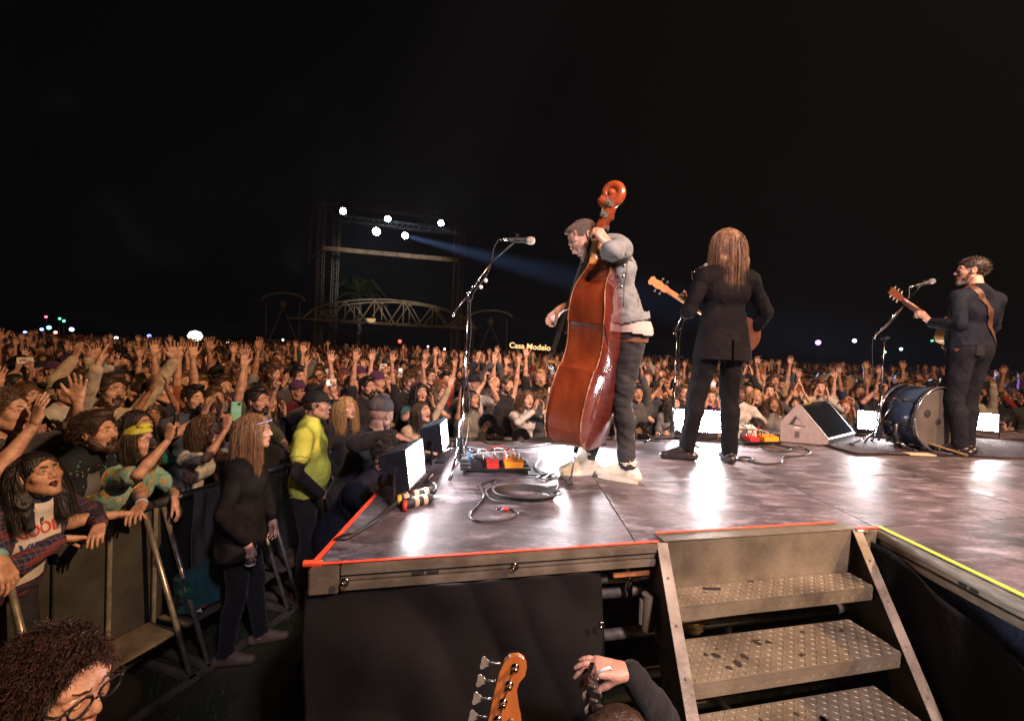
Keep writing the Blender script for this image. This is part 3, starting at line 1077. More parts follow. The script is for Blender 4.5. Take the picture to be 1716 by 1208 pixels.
# grass tufts in the pit, where the light from the stage catches them
tf = MB()
rg = random.Random(4)
for _ in range(5200):
    x, y = rg.uniform(-2.6, -0.75), rg.uniform(1.6, 5.2)
    h, a = rg.uniform(0.015, 0.05), rg.uniform(0, 6.28)
    dx, dy = math.cos(a) * 0.004, math.sin(a) * 0.004
    lx, ly = rg.uniform(-.02, .02), rg.uniform(-.02, .02)
    tf.add([(x - dx, y - dy, 0), (x + dx, y + dy, 0), (x + lx, y + ly, h)], [(0, 1, 2)])
tag(tf.build("grass", mat("grass_blades", (0.035, 0.055, 0.014), 0.7, var=0.4, scale=3)), "short trodden grass on the pit floor between barricade and stage", kind="stuff")

P0 = on_s(530, 945); P1 = on_s(1470, 883)
SL = (P1.y - P0.y) / (P1.x - P0.x)


def yb(x): return P0.y + SL * (x - P0.x)
def yd(x): return yb(x) + 2.26 + max(0.0, x - 3.0) * 0.115


XR = P1.x
e1 = Vector((1, SL, 0)).normalized()
e2 = Vector((-SL, 1, 0)).normalized()

stage = empty("stage", (P0.x, P0.y, 0))
tag(stage, "low plywood festival stage with taped aluminium edges and black skirts", "stage")
SO = Vector((P0.x, P0.y, 0))


def sp(p): return Vector(p) - SO


def deck(quad, gap=0.0022):
    """one plywood sheet from four corners in plan"""
    q = [Vector((p[0], p[1])) for p in quad]
    c = sum(q, Vector((0, 0))) / 4
    q = [p + (c - p).normalized() * gap * 1.6 for p in q]
    mb = MB()
    o = sp((c.x, c.y, 0))
    top = [(p.x - c.x, p.y - c.y, S) for p in q]
    mb.add(top + [(p[0], p[1], S - 0.022) for p in top],
           [(0, 1, 2, 3), (4, 5, 1, 0), (5, 6, 2, 1), (6, 7, 3, 2), (7, 4, 0, 3)])
    ob = mb.build("deck_sheet", PLY, stage)
    ob.location = o
    return ob


xs = [None, 0.56, XR - 0.01, 3.03, 4.25, 5.47, 6.69, 7.91, 9.2]
def xl(r): return P0.x + (-0.38 - P0.x) * (max(0.0, r) / 2.26) if r > 0.9 else P0.x - 0.02 * r / 0.9 + (0.0)
rows = [0.0, 0.87, 2.09, None]
for i in range(len(xs) - 1):
    for j in range(3):
        cs = []
        for (ii, jj) in ((i, j), (i + 1, j), (i + 1, j + 1), (i, j + 1)):
            r = rows[jj]
            x = xs[ii]
            if x is None:
                rr = 2.26 if r is None else r
                x = xl(rr)
            cs.append((x, yd(x) if r is None else yb(x) + r))
        deck(cs)
    if i >= 2:
        for (ra, rb_) in ((-1.22, 0.0), (-2.44, -1.22)):
            deck([(xs[i], yb(xs[i]) + ra), (xs[i + 1], yb(xs[i + 1]) + ra), (xs[i + 1], yb(xs[i + 1]) + rb_), (xs[i], yb(xs[i]) + rb_)])

sub = MB()       # the dark frame under the sheets
pts = [(P0.x + .05, yb(P0.x) + .05), (XR + .06, yb(XR) + .05), (XR + .06, yb(XR) - 2.3), (9.1, yb(9.1) - 2.3), (9.1, yd(9.1) - .05), (3, yd(3) - .05), (-.33, yd(-.33) - .05)]
sub.prism(pts, S - 0.085, S - 0.0225)
s_ = sub.build("subframe", BLACKM, stage); s_.location = -SO

# front aluminium edge, in profile strips
XT0 = on_s(1105, 905).x
def strip(x0, x1, z0, z1, d0, d1, m, name, bev=0.003):
    a, b_ = Vector((x0, yb(x0), 0)), Vector((x1, yb(x1), 0))
    L_ = (b_ - a).length
    mb = MB()
    mb.box((L_ / 2, (d0 + d1) / 2, (z0 + z1) / 2), (L_, abs(d1 - d0), z1 - z0), M=frame(a, x=e1, y=e2), bev=bev)
    o = mb.build(name, m, stage); o.location = -SO
    return o
xa, xb_ = P0.x + 0.085, XT0 - 0.004
strip(xa, xb_, S - 0.036, S - 0.004, -0.030, 0.0, ALU_DIRTY, "edge_rail")
strip(xa, xb_, S - 0.060, S - 0.040, -0.020, 0.0, ALU_DIRTY, "edge_rail")
strip(xa, xb_, S - 0.092, S - 0.063, -0.032, 0.0, ALU_DIRTY, "edge_rail")
strip(P0.x - 0.02, xa - 0.004, S - 0.100, S - 0.004, -0.036, 0.004, ALU_DIRTY, "corner_bracket", 0.006)
strip(1.715, XR + 0.01, S - 0.095, S - 0.004, -0.030, 0.0, ALU_DIRTY, "edge_rail")
for k in (0.30, 0.325):
    x = P0.x + 0.33 + (k - .30) * 2.2
    strip(x, x + 0.045, S - 0.058, S - 0.045, -0.0225, -0.018, RUBBER, "edge_slot", 0.002)
# tape along the edges
strip(P0.x - 0.01, 0.664, S, S + 0.003, -0.008, 0.008, TAPE_RED, "edge_tape", 0.001)
tp_ = MB()
a0, a1 = Vector((P0.x - .012, yb(P0.x), S)), on_s(645, 812)
dv = (a1 - a0).normalized()
tp_.box(((a1 - a0).length / 2, 0, 0.0015), ((a1 - a0).length, 0.022, 0.003), M=frame(a0, x=dv, y=Vector((-dv.y, dv.x, 0))), bev=0.001)
tp_.tube([a0 + Vector((-.03, -.01, 0.006)), a0 + Vector((0.03, 0, 0.006))], 0.012, 6)
o = tp_.build("edge_tape", TAPE_RED, stage); o.location = -SO
tb = MB()
tb.box((0, 0, 0.03), (0.05, 0.05, 0.06), M=frame(on_s(641, 815), x=dv, y=Vector((-dv.y, dv.x, 0))), bev=0.008)
o = tb.build("taped_corner_block", mat("tape_bundle", (0.85, 0.12, 0.04), 0.5, colour2=(0.75, 0.70, 0.62), scale=28), stage); o.location = -SO

# the green-taped side that comes towards the camera
sd = MB()
for (z0, z1, dd) in ((S - 0.040, S - 0.004, 0.028), (S - 0.066, S - 0.044, 0.018), (S - 0.100, S - 0.070, 0.030)):
    sd.box((XR - dd / 2, (yb(XR) + 0.02) - 1.15, (z0 + z1) / 2), (dd, 2.3, z1 - z0), bev=0.003)
o = sd.build("side_rail", ALU, stage); o.location = -SO
for y in (1.80, 1.755, 1.10, 1.055):
    sl = MB()
    sl.box((XR - 0.0195, y, S - 0.055), (0.004, 0.03, 0.012))
    o = sl.build("edge_slot", RUBBER, stage); o.location = -SO
gt = MB()
gt.box((XR + 0.008, yb(XR) - 1.15, S + 0.0045), (0.026, 2.3, 0.003), bev=0.001)
o = gt.build("edge_tape", TAPE_GREEN, stage); o["label"] = "yellow-green edge tape"; o.location = -SO
rt = MB()
rt.box((0, 0, 0.0035), (0.15, 0.02, 0.003), M=frame(on_s(1455, 885), x=e1, y=e2))
o = rt.build("edge_tape", TAPE_RED, stage); o.location = -SO


def cloth_sheet(name, fn, nu, nv, m, parent=None, thick=0.004):
    vs = [fn(i / nu, j / nv) for j in range(nv + 1) for i in range(nu + 1)]
    fs = [(j * (nu + 1) + i, j * (nu + 1) + i + 1, (j + 1) * (nu + 1) + i + 1, (j + 1) * (nu + 1) + i) for j in range(nv) for i in range(nu)]
    mb = MB(); mb.add(vs, fs)
    o = mb.build(name, m, parent, smooth=True)
    md = o.modifiers.new("thickness", 'SOLIDIFY'); md.thickness = thick; md.offset = 0
    return o


def skirt_fn(u, v):
    x = P0.x - 0.03 + u * 1.12
    z = S - 0.085 - v * 1.25
    right = max(0, (u - 0.93) / 0.07)
    x += 0.03 * v * u + 0.02 * right * math.sin(v * 5)
    y = yb(x) - 0.012 + 0.03 * right * right
    f = 0.020 * math.sin(x * 9 + z * 7 + 1.5 * math.sin(z * 5)) * min(1, v * 4) + 0.010 * math.sin(x * 21 - z * 9 + 1) * min(1, v * 3) + 0.012 * abs(math.sin(z * 7 + x * 9 + 2 * math.sin(x * 5)))
    f += 0.012 * math.sin((x * 1.2 + z) * 13) * v
    z -= 0.012 * math.sin(u * math.pi * 3) ** 2 * (1 - v) + right * 0.02 * (1 - v)
    return (x - SO.x, y - f - 0.012 * v - SO.y, z)


cloth_sheet("skirt", skirt_fn, 90, 70, VINYL, stage)
for (px, py) in ((578, 975), (862, 949), (1008, 1047)):
    p = at_y(px, py, yb((px - 858) / 770 * 1.8) - 0.045)
    gm = MB()
    gm.lathe([(0.006, 0), (0.015, 0.001), (0.016, 0.004), (0.009, 0.005), (0.006, 0.002)], 12, M=frame(sp(p), z=(0, -1, 0.1), x=(1, 0, 0)), closed_ends=False)
    gm.build("eyelet", STEEL, stage, smooth=True)


def tarp_fn(u, v):
    y = yb(XR) - 0.03 - u * 2.0
    top = S - 0.055 - 0.46 * max(0, u - 0.05) ** 0.9
    z = top + (0.0 - top) * v
    f = 0.018 * math.sin(y * 8 + z * 5) * min(1, v * 3) + 0.012 * math.sin(y * 19 - z * 7)
    return (XR - 0.050 - 0.10 * v - f - SO.x, y - SO.y, z)


cloth_sheet("skirt", tarp_fn, 60, 50, mat("black_tarp", (0.008, 0.008, 0.009), 0.75, var=0.3, scale=6, bump=0.4, bscale=40, spec=0.2), stage)


def glit_fn(u, v):
    y = yb(XR) - 0.02 - u * 2.1
    z = S - 0.10 - v * 0.7
    f = 0.010 * math.sin(y * 24 + z * 8) + 0.006 * math.sin(z * 30 + y * 9)
    return (XR + 0.012 + f - SO.x, y - SO.y, z)


glit = mat("blue_glitter_cloth", (0.05, 0.11, 0.26), 0.3, 0.4, colour2=(0.16, 0.26, 0.44), scale=60, bump=1.0, bscale=190, spec=0.8)
cloth_sheet("glitter_drape", glit_fn, 80, 20, glit, stage)

# scaffolding seen beside and behind the steps
scaf = empty("stage_scaffold", (0.5, yb(0.5) + 0.2, 0))
tag(scaf, "galvanised scaffold pipes and orange base plate under the stage beside the steps", "scaffolding")
so = scaf.location.copy()
def pipe(a, b_, r=0.024, name="pipe", m=GALV):
    mb = MB(); mb.tube([Vector(a) - so, Vector(b_) - so], r, 12)
    return mb.build(name, m, scaf, smooth=True)
for z in (1.09, 0.90, 0.70, 0.52):
    pipe((0.30, yb(0.3) + 0.10, z), (1.9, yb(1.9) + 0.10, z))
pipe((0.30, yb(0.3) + 0.06, 1.175), (1.9, yb(1.9) + 0.06, 1.175), 0.020)
pipe((1.20, yb(1.2) + 0.30, 0.0), (1.20, yb(1.2) + 0.30, 1.25))
pipe((0.72, yb(0.72) - 0.03, 1.015), (1.38, yb(1.38) - 0.03, 1.035), 0.017)
pipe((1.38, yb(1.38) - 0.03, 1.035), (1.55, yb(1.55) + 0.02, 1.11), 0.017)
pipe((0.98, yb(.98) + 0.06, 0.62), (1.35, yb(1.35) - 0.25, 0.25), 0.018)
pl = MB()
pl.box((0, 0, 0), (0.19, 0.10, 0.022), M=frame(Vector((0.545, yb(.545) + .05, 1.215)) - so, x=e1, y=e2), bev=0.004)
pl.build("base_plate", RUST, scaf)
bl = MB()
bl.tube([Vector((0.55, yb(.55) + .05, 1.10)) - so, Vector((0.55, yb(.55) + .05, 1.205)) - so], 0.017, 10)
bl.tube([Vector((0.53, yb(.53) + .02, 1.226)) - so, Vector((0.53, yb(.53) + .02, 1.24)) - so], 0.016, 6)
bl.build("screw_jack", STEEL, scaf, smooth=True)
cl_ = MB(); cl_.tube([Vector((0.618, yb(.618) - .03, 0.99)) - so, Vector((0.618, yb(.618) - .03, 1.14)) - so], 0.028, 14)
cl_.box((0.618 - so.x, yb(.618) - .03 - so.y, 1.065), (0.075, 0.02, 0.11), bev=0.004)
cl_.build("hinge_clamp", ALU_DIRTY, scaf, auto=40)
lampcup = MB(); lampcup.lathe([(0.0, -0.045), (0.035, -0.04), (0.052, -0.01), (0.055, 0.02), (0.03, 0.03)], 14, M=Matrix.Translation(Vector((0.86, yb(.86) + .03, 0.955)) - so))
lampcup.build("pipe_coupler", mat("brass_coupler", (0.45, 0.30, 0.12), 0.4, 0.6, var=0.3, scale=30), scaf, smooth=True)

# ------------------------------------------------------------------ steps of chequer plate
TREAD = mat("chequer_plate", (0.095, 0.080, 0.055), 0.50, 0.35, colour2=(0.26, 0.225, 0.155), scale=4, bump=0.15, bscale=80, detail=10)
STAIN = mat("dark_stain", (0.030, 0.022, 0.016), 0.55, var=0.4, scale=30)
steps = empty("stage_steps", (1.18, 1.9, 0))
tag(steps, "worn chequer plate metal steps leading up to the stage front", "steps")
st0 = steps.location.copy()
xL, xR_ = 0.672, 1.690
rise, run, tdep = 0.20, 0.157, 0.245
stepdir = Vector((0.03, -1, 0)).normalized()
rsd = random.Random(11)


def lozenges(mb, O, ux, uy, w, d, mi=0, sp_=0.027):
    """raised lozenge pattern on a rectangle O + a*ux + b*uy"""
    n = ux.cross(uy).normalized()
    nu, nv = int(w / sp_), int(d / sp_)
    for i in range(nu):
        for j in range(nv):
            c = O + ux * ((i + .5) * w / nu) + uy * ((j + .5) * d / nv)
            if (i + j) % 2: a, b_ = (ux + uy).normalized(), (ux - uy).normalized()
            else: a, b_ = (ux - uy).normalized(), (ux + uy).normalized()
            l_, q = 0.0142, 0.0036
            mb.add([c + a * l_, c + b_ * q, c - a * l_, c - b_ * q, c + n * 0.0024 + a * l_ * .4, c + n * 0.0024 - a * l_ * .4],
                   [(0, 1, 4), (1, 2, 5, 4), (2, 3, 5), (3, 0, 4, 5)], mi)


def edge_pt(i, u, back):
    """point on tread i (0 = deck), u across, back = distance behind the front edge"""
    x = xL + 0.012 + (xR_ - xL - 0.024) * u
    z = S - rise * i
    p = Vector((x, yb(x), z)) + stepdir * (run * i - back)
    return p


for i in range(0, 6):
    t = MB()
    f0, f1 = edge_pt(i, 0, -0.008 if i == 0 else 0), edge_pt(i, 1, -0.008 if i == 0 else 0)
    ux = (f1 - f0).normalized(); uyb = -stepdir
    uyb = (uyb - ux * uyb.dot(ux)).normalized()
    W_ = (f1 - f0).length
    name = "tread"
    if i == 0:
        # top plate lapped over the deck edge and the tall back plate below it
        M_ = frame(f0 - st0, x=ux, y=uyb)
        t.box((W_ / 2, 0.035, 0.004), (W_, 0.085, 0.005), M=M_, bev=0.001)
        t.box((W_ / 2, -0.003, -0.10), (W_, 0.006, 0.197), M=M_)
        ob = t.build("riser_plate", TREAD, steps)
        lz = MB(); lozenges(lz, f0 - st0 + Vector((0, 0, -0.005)) - uyb * 0.0062, ux, Vector((0, 0, -1)), W_, 0.19)
        lz2 = lz
        lo_ = lz.build("plate_pattern", TREAD, ob); lo_["kind"] = "stuff"
        tt = MB()
        tt.box((W_ / 2, 0.082, 0.0075), (W_ * 0.98, 0.009, 0.003), M=M_)
        tt.build("red_tape", TAPE_RED, steps)
        continue
    M_ = frame(f0 - st0, x=ux, y=uyb)
    t.box((W_ / 2, tdep / 2, -0.0035), (W_, tdep, 0.007), M=M_, bev=0.002)
    t.box((W_ / 2, 0.0025, -0.034), (W_, 0.005, 0.054), M=M_)
    t.box((W_ / 2, tdep - 0.003, -0.03), (W_, 0.005, 0.045), M=M_)
    ob = t.build(name, TREAD, steps)
    lz = MB()
    lozenges(lz, f0 - st0 + Vector((0, 0, 0.0004)), ux, uyb, W_, tdep)
    lozenges(lz, f0 - st0 - uyb * 0.0004 + Vector((0, 0, -0.008)), ux, Vector((0, 0, -1)), W_, 0.052)
    lo_ = lz.build("plate_pattern", TREAD, ob); lo_["kind"] = "stuff"
    ns = {1: 5, 2: 13, 3: 9}.get(i, 4)
    for q in range(ns):
        c = f0 - st0 + ux * rsd.uniform(.1, W_ - .1) + uyb * rsd.uniform(.04, tdep - .04) + Vector((0, 0, 0.0028))
        s2 = MB()
        rr = rsd.uniform(0.008, 0.022); n_ = 11
        el = rsd.uniform(.4, .9); an = rsd.uniform(0, 3)
        ring = []
        for k in range(n_):
            a = k * 2 * math.pi / n_; r_ = rr * rsd.uniform(.6, 1.2)
            xx, yy = math.cos(a) * r_, math.sin(a) * r_ * el
            ring.append(c + ux * (xx * math.cos(an) - yy * math.sin(an)) + uyb * (xx * math.sin(an) + yy * math.cos(an)))
        s2.add(ring, [tuple(range(n_))])
        so_ = s2.build("stain", STAIN, ob)
tape_s = MB()
p = edge_pt(1, 0.22, 0.10) - st0 + Vector((0, 0, 0.004))
tape_s.box((0, 0, 0), (0.075, 0.016, 0.003), M=frame(p, x=(1, .05, 0), y=(0, 1, 0)))
tape_s.build("gaffer_tape", RUBBER, steps)
for sx, x in ((-1, xL), (1, xR_)):
    m_ = MB()
    top = Vector((x, yb(x) - 0.012, S - 0.004)); bot = top + stepdir * (run * 6.4) + Vector((0, 0, -rise * 6.55))
    back = Vector((0, 0.30, 0)) + Vector((0, 0, 0.0))
    d = (bot - top).normalized()
    nrm = Vector((0, -d.z, d.y)).normalized()
    if nrm.y > 0: nrm = -nrm
    L_ = (bot - top).length
    M_ = frame(top - st0, x=d, y=Vector((1, 0, 0)))
    zdir = (M_.to_3x3() @ Vector((0, 0, 1)))
    s_ = 1 if zdir.y < 0 else -1
    # flange facing the walker and the deep web behind it
    m_.box((L_ / 2, 0, s_ * 0.012), (L_, 0.046, 0.006), M=M_, bev=0.001)
    m_.box((L_ / 2, sx * 0.019, -s_ * 0.105), (L_, 0.006, 0.228), M=M_)
    ob = m_.build("stringer", ALU_DIRTY, steps)
    for q in range(8):
        bo = MB()
        bo.lathe([(0.0055, 0.0), (0.0055, 0.003), (0.002, 0.0045)], 8, M=M_ @ Matrix.Translation((0.14 + q * 0.17, 0, s_ * 0.015)) @ Matrix.Scale(s_, 4, (0, 0, 1)))
        bo.build("bolt", ALU_DIRTY, ob)
hk = MB()
hk.tube([Vector((xR_ - .012, yb(xR_) - .02, S - .004)) - st0, Vector((xR_ + .05, yb(xR_) - .02, S - .004)) - st0], 0.011, 8)
hk.build("hook_pin", GALV, steps, smooth=True)

# ------------------------------------------------------------------ flood lights along the stage lip
FLOOD_HOUSING = mat("flood_housing", (0.030, 0.036, 0.050), 0.45, 0.3, var=0.3, scale=20)


def led_face(strength):
    return mat("led_face_%d" % strength, (0.9, 0.9, 0.9), 0.3, emit=(1.0, 0.94, 0.96), estr=strength)


def flood(loc, facing, label, strength, w=0.40, h=0.19, tilt=6, high=0.0, depth=0.14):
    """LED flood on a yoke; facing is the direction that the light goes"""
    t = empty("flood_light", loc, math.atan2(-facing[0], facing[1]))
    tag(t, label, "flood light", "white flood lights along the stage lip")
    T = Matrix.Translation((0, 0, 0.115 + h * 0.5 - 0.02 + high)) @ Matrix.Rotation(R(tilt), 4, 'X')
    hb = MB()
    f = [(-w / 2 - .012, 0, -h / 2 - .012), (w / 2 + .012, 0, -h / 2 - .012), (w / 2 + .012, 0, h / 2 + .012), (-w / 2 - .012, 0, h / 2 + .012)]
    b_ = [(p[0] * 0.72, -depth, p[2] * 0.72) for p in f]
    hb.add(f + b_, [(0, 3, 2, 1), (4, 5, 6, 7), (0, 1, 5, 4), (1, 2, 6, 5), (2, 3, 7, 6), (3, 0, 4, 7)], M=T)
    for i in range(6):
        hb.box((0, -depth - 0.011, -h * .3 + i * h * .12), (w * 0.62, 0.022, 0.006), M=T)
    hb.build("housing", FLOOD_HOUSING, t)
    fr = MB()
    for (c, sz) in (((0, 0.004, h / 2 + .006), (w + .024, 0.014, 0.012)), ((0, 0.004, -h / 2 - .006), (w + .024, 0.014, 0.012)),
                    ((w / 2 + .006, 0.004, 0), (0.012, 0.014, h)), ((-w / 2 - .006, 0.004, 0), (0.012, 0.014, h))):
        fr.box(c, sz, M=T)
    fr.build("bezel", BLACKM, t)
    le = MB()
    le.box((0, 0.003, 0), (w, 0.004, h), M=T)
    le.build("lamp_face", led_face(strength), t)
    yk = MB()
    zc = 0.095 + h * .5 + high
    yk.tube([(-w / 2 - .03, -.05, zc), (-w / 2 - .03, -.05, 0.012), (w / 2 + .03, -.05, 0.012), (w / 2 + .03, -.05, zc)], 0.009, 8)
    yk.box((0, -.05, 0.005), (0.20, 0.16, 0.010), bev=0.003)
    yk.build("yoke", BLACKM, t, smooth=False)
    for sx in (-1, 1):
        kn = MB(); kn.tube([(sx * (w / 2 + .022), -.05, zc), (sx * (w / 2 + .052), -.05, zc)], 0.018, 10)
        kn.build("knob", BLACKM, t, auto=40)
    return t


flood((-0.50, 2.44, S), (1.0, -0.07), "nearest white flood light on the stage corner by the taped edge, shining across the stage", 70, 0.30, 0.18, 8)
flood((-0.47, 3.28, S), (1.0, 0.0), "white flood light farther along the left stage edge, behind the tall microphone stand", 70, 0.30, 0.18, 8)
flood((0.62, 4.02, S), (-0.12, -1), "white flood light on the stage lip hidden behind the double bass", 300, 0.40, 0.19, 6)
flood((1.83, 4.42, S), (-0.18, -1), "white flood light on the stage lip seen between the long-haired player's legs", 190, 0.44, 0.20, 6)
flood((4.02, 4.97, S), (-0.55, -1), "white flood light on the stage lip beside the bass drum", 190, 0.40, 0.19, 6)
flood((5.46, 5.30, S), (-0.6, -1), "rightmost white flood light, half hidden by the legs of the man with the guitar strap", 130, 0.26, 0.19, 6)

# ------------------------------------------------------------------ cables
CABLE = mat("cable_black", (0.022, 0.021, 0.020), 0.42, var=0.3, scale=40)
CABLE_PALE = mat("cable_white", (0.55, 0.53, 0.50), 0.5)


def cable(label, pts, r=0.0055, m=CABLE, n=8, cat="cable", name="cable", closed=False, group="cables lying on the stage"):
    mb = MB(); mb.tube(bez(pts, n), r, 7)
    o = mb.build(name, m, None, smooth=True)
    return tag(o, label, cat, group)


def gp(px, py, dz=0.006): return on_s(px, py, dz)


coil = MB()
for k in range(4):
    ring = []
    c = gp(878, 829); rx, ry = 0.155 + 0.012 * k, 0.095 + 0.007 * k
    for a in range(0, 37):
        t = a / 36 * 2 * math.pi
        ring.append(c + Vector((math.cos(t) * rx + 0.006 * k, math.sin(t) * ry + 0.004 * math.sin(3 * t + k), 0.007 * k + 0.003 * math.sin(t * 2 + k))))
    coil.tube(ring, 0.0055, 7, caps=False)
coil.tube(bez([gp(800, 815), gp(832, 803), gp(815, 820), gp(822, 835), gp(850, 843)], 8), 0.0055, 7)
coil.tube(bez([gp(860, 812), gp(890, 820), gp(925, 815), gp(936, 812), gp(925, 832), gp(905, 840)], 8), 0.0055, 7)
cc = coil.build("coiled_cable", CABLE, None, smooth=True)
tag(cc, "coiled black cable lying on the stage in front of the pedalboard", "cable", "cables lying on the stage")
lc = empty("instrument_cable", gp(830, 860))
tag(lc, "loose black cable curling to a red banded jack plug at the front of the stage", "cable", "cables lying on the stage")
lo = lc.location.copy()
mb = MB(); mb.tube([p - lo for p in bez([gp(832, 803), gp(806, 812), gp(810, 828), gp(800, 845), gp(787, 860), gp(797, 872), gp(830, 872), gp(858, 868), gp(868, 860), gp(860, 854), gp(852, 853)], 9)], 0.0055, 7)
mb.build("lead", CABLE, lc, smooth=True)
mb = MB(); mb.tube([gp(852, 853, 0.009) - lo, gp(843, 852.5, 0.009) - lo], 0.010, 10)
mb.build("red_band", mat("red_band", (0.45, 0.03, 0.02), 0.5), lc, smooth=True)
mb = MB(); mb.tube([gp(843, 852.5, 0.009) - lo, gp(838, 852.3, 0.009) - lo, gp(832, 853, 0.009) - lo], [0.008, 0.004, 0.0035], 8)
mb.build("jack_plug", STEEL, lc, smooth=True)
cable("thin cable running from the pedalboard back past the bass spike", [gp(868, 795), gp(905, 796), gp(925, 790), gp(915, 800), gp(935, 798), gp(950, 806)], 0.004)
cable("thin black cable tangle between the pedalboard and the bass spike", [gp(905, 768), gp(897, 782), gp(912, 792), gp(932, 795), gp(918, 803), gp(900, 800), gp(915, 793), gp(930, 800)], 0.004)
cable("long black cable along the back of the stage behind the pedalboard", [gp(780, 738), gp(800, 735), gp(820, 743), gp(860, 742), gp(895, 735), gp(930, 735)], 0.006)
cable("black cable snaking in front of the stage lip towards the bass", [gp(770, 765), gp(800, 756), gp(840, 752), gp(880, 749), gp(925, 742)], 0.006)
cable("black cable lying by the boots of the long-haired player", [gp(1232, 770), gp(1250, 772), gp(1262, 768), gp(1248, 765), gp(1236, 768), gp(1275, 776), gp(1308, 775), gp(1312, 766), gp(1345, 763), gp(1358, 757), gp(1340, 748)], 0.0065)
cable("black cable coiled flat on the stage below the wedge monitor", [gp(1255, 742), gp(1290, 744), gp(1325, 752), gp(1300, 756), gp(1270, 750), gp(1295, 745), gp(1330, 750), gp(1352, 752)], 0.009)
cable("cable running along the stage lip behind the long-haired player", [gp(1060, 737), gp(1110, 739), gp(1170, 738), gp(1240, 742), gp(1300, 738)], 0.006)
cable("cable curving over the floor at the far end of the lip", [gp(1655, 722), gp(1680, 724), gp(1700, 722), gp(1716, 725), gp(1740, 724)], 0.008)

# multicore tails taped in bands, lying over the corner of the stage
sn = empty("cable_bundle", gp(690, 838))
tag(sn, "thick black cable bundle with pale taped connectors hanging over the stage corner", "cable bundle")
no = sn.location.copy()
TAN = mat("tan_tape", (0.50, 0.40, 0.26), 0.6, var=0.15, scale=30)
for (a, b_, nb, z) in (((728, 822), (668, 836), 3, 0.035), ((724, 834), (672, 846), 2, 0.026)):
    p0, p1 = gp(a[0], a[1], z), gp(b_[0], b_[1], z)
    mb = MB(); mb.tube([p0 - no, p0 + (p1 - p0) * .1 - no, p0 + (p1 - p0) * .9 - no, p1 - no], [0.018, 0.026, 0.026, 0.016], 12)
    mb.build("connector", RUBBER, sn, smooth=True)
    for k in range(nb):
        f = 0.22 + 0.28 * k
        mb = MB(); q0, q1 = p0 + (p1 - p0) * f, p0 + (p1 - p0) * (f + .13)
        mb.tube([q0 - no, q1 - no], 0.028, 12)
        mb.build("tape_band", TAN, sn, smooth=True)
for k, c in enumerate(((0.55, 0.35, 0.03), (0.50, 0.04, 0.02))):
    p = gp(666 + k * 9, 838 + k * 9, 0.03 - .004 * k)
    mb = MB(); mb.tube([p - no, p + Vector((0.02, 0.004, 0)) - no], 0.0285 - .001 * k, 10)
    mb.build("colour_ring", mat("colour_ring_%d" % k, c, 0.5), sn, smooth=True)
for k in range(4):
    o_ = Vector((0.004 * k, k * 0.012, 0))
    ed = gp(583, 900, 0.012) + o_
    mb = MB()
    mb.tube([p - no for p in bez([gp(668, 838, 0.03) + o_, gp(640, 862, 0.018) + o_, gp(610, 884, 0.012 + .006 * (k % 2)) + o_, ed, ed + Vector((-0.055, -.01, -0.02)), ed + Vector((-0.075, 0.0, -0.16)), ed + Vector((-0.070, 0.02, -.6)), Vector((ed.x - .09, ed.y + .03, 0.02))], 8)], 0.0085, 8)
    mb.build("cable", CABLE, sn, smooth=True)
for k in range(3):
    mb = MB()
    mb.tube([p - no for p in bez([gp(726, 824, 0.035), gp(732, 818, 0.05 + .01 * k), gp(728, 810, 0.04), gp(718, 806, 0.02 + .006 * k), gp(720 + 5 * k, 795, 0.008)], 8)], 0.006, 7)
    mb.build("lead", CABLE_PALE if k == 1 else CABLE, sn, smooth=True)

# ------------------------------------------------------------------ pedalboards
def pedal(parent_off, c, sz, m, knobs, lab, rz, board_group):
    t = empty("effects_pedal", c, rz)
    tag(t, lab, "effects pedal", board_group)
    b_ = MB()
    w, d, h = sz
    b_.add([(-w / 2, -d / 2, 0), (w / 2, -d / 2, 0), (w / 2, d / 2, 0), (-w / 2, d / 2, 0), (-w / 2, -d / 2, h * .7), (w / 2, -d / 2, h * .7), (w / 2, d / 2, h), (-w / 2, d / 2, h)],
           [(0, 3, 2, 1), (4, 5, 6, 7), (0, 1, 5, 4), (1, 2, 6, 5), (2, 3, 7, 6), (3, 0, 4, 7)])
    b_.build("case", m, t)
    for k in range(knobs):
        kb = MB(); kb.lathe([(0.009, 0), (0.008, 0.014), (0.002, 0.015)], 9, M=Matrix.Translation((-w / 2 + (k + .5) * w / knobs, d * .28, h * .93)))
        kb.build("knob", BLACKM if knobs > 2 else STEEL, t, auto=40)
    sw = MB(); sw.lathe([(0.008, 0), (0.008, 0.012), (0.003, 0.014)], 9, M=Matrix.Translation((0, -d * .25, h * .76)))
    sw.build("foot_switch", STEEL, t, auto=40)
    return t


ORANGE = mat("pedal_orange", (0.85, 0.28, 0.02), 0.4, var=0.08, scale=30)
RED = mat("pedal_red", (0.60, 0.025, 0.02), 0.4, var=0.1, scale=30)
SILV = mat("pedal_silver", (0.55, 0.55, 0.56), 0.35, 0.6)
BLUEP = mat("pedal_blue", (0.05, 0.16, 0.30), 0.4)
WHITEP = mat("pedal_white", (0.65, 0.62, 0.58), 0.4)


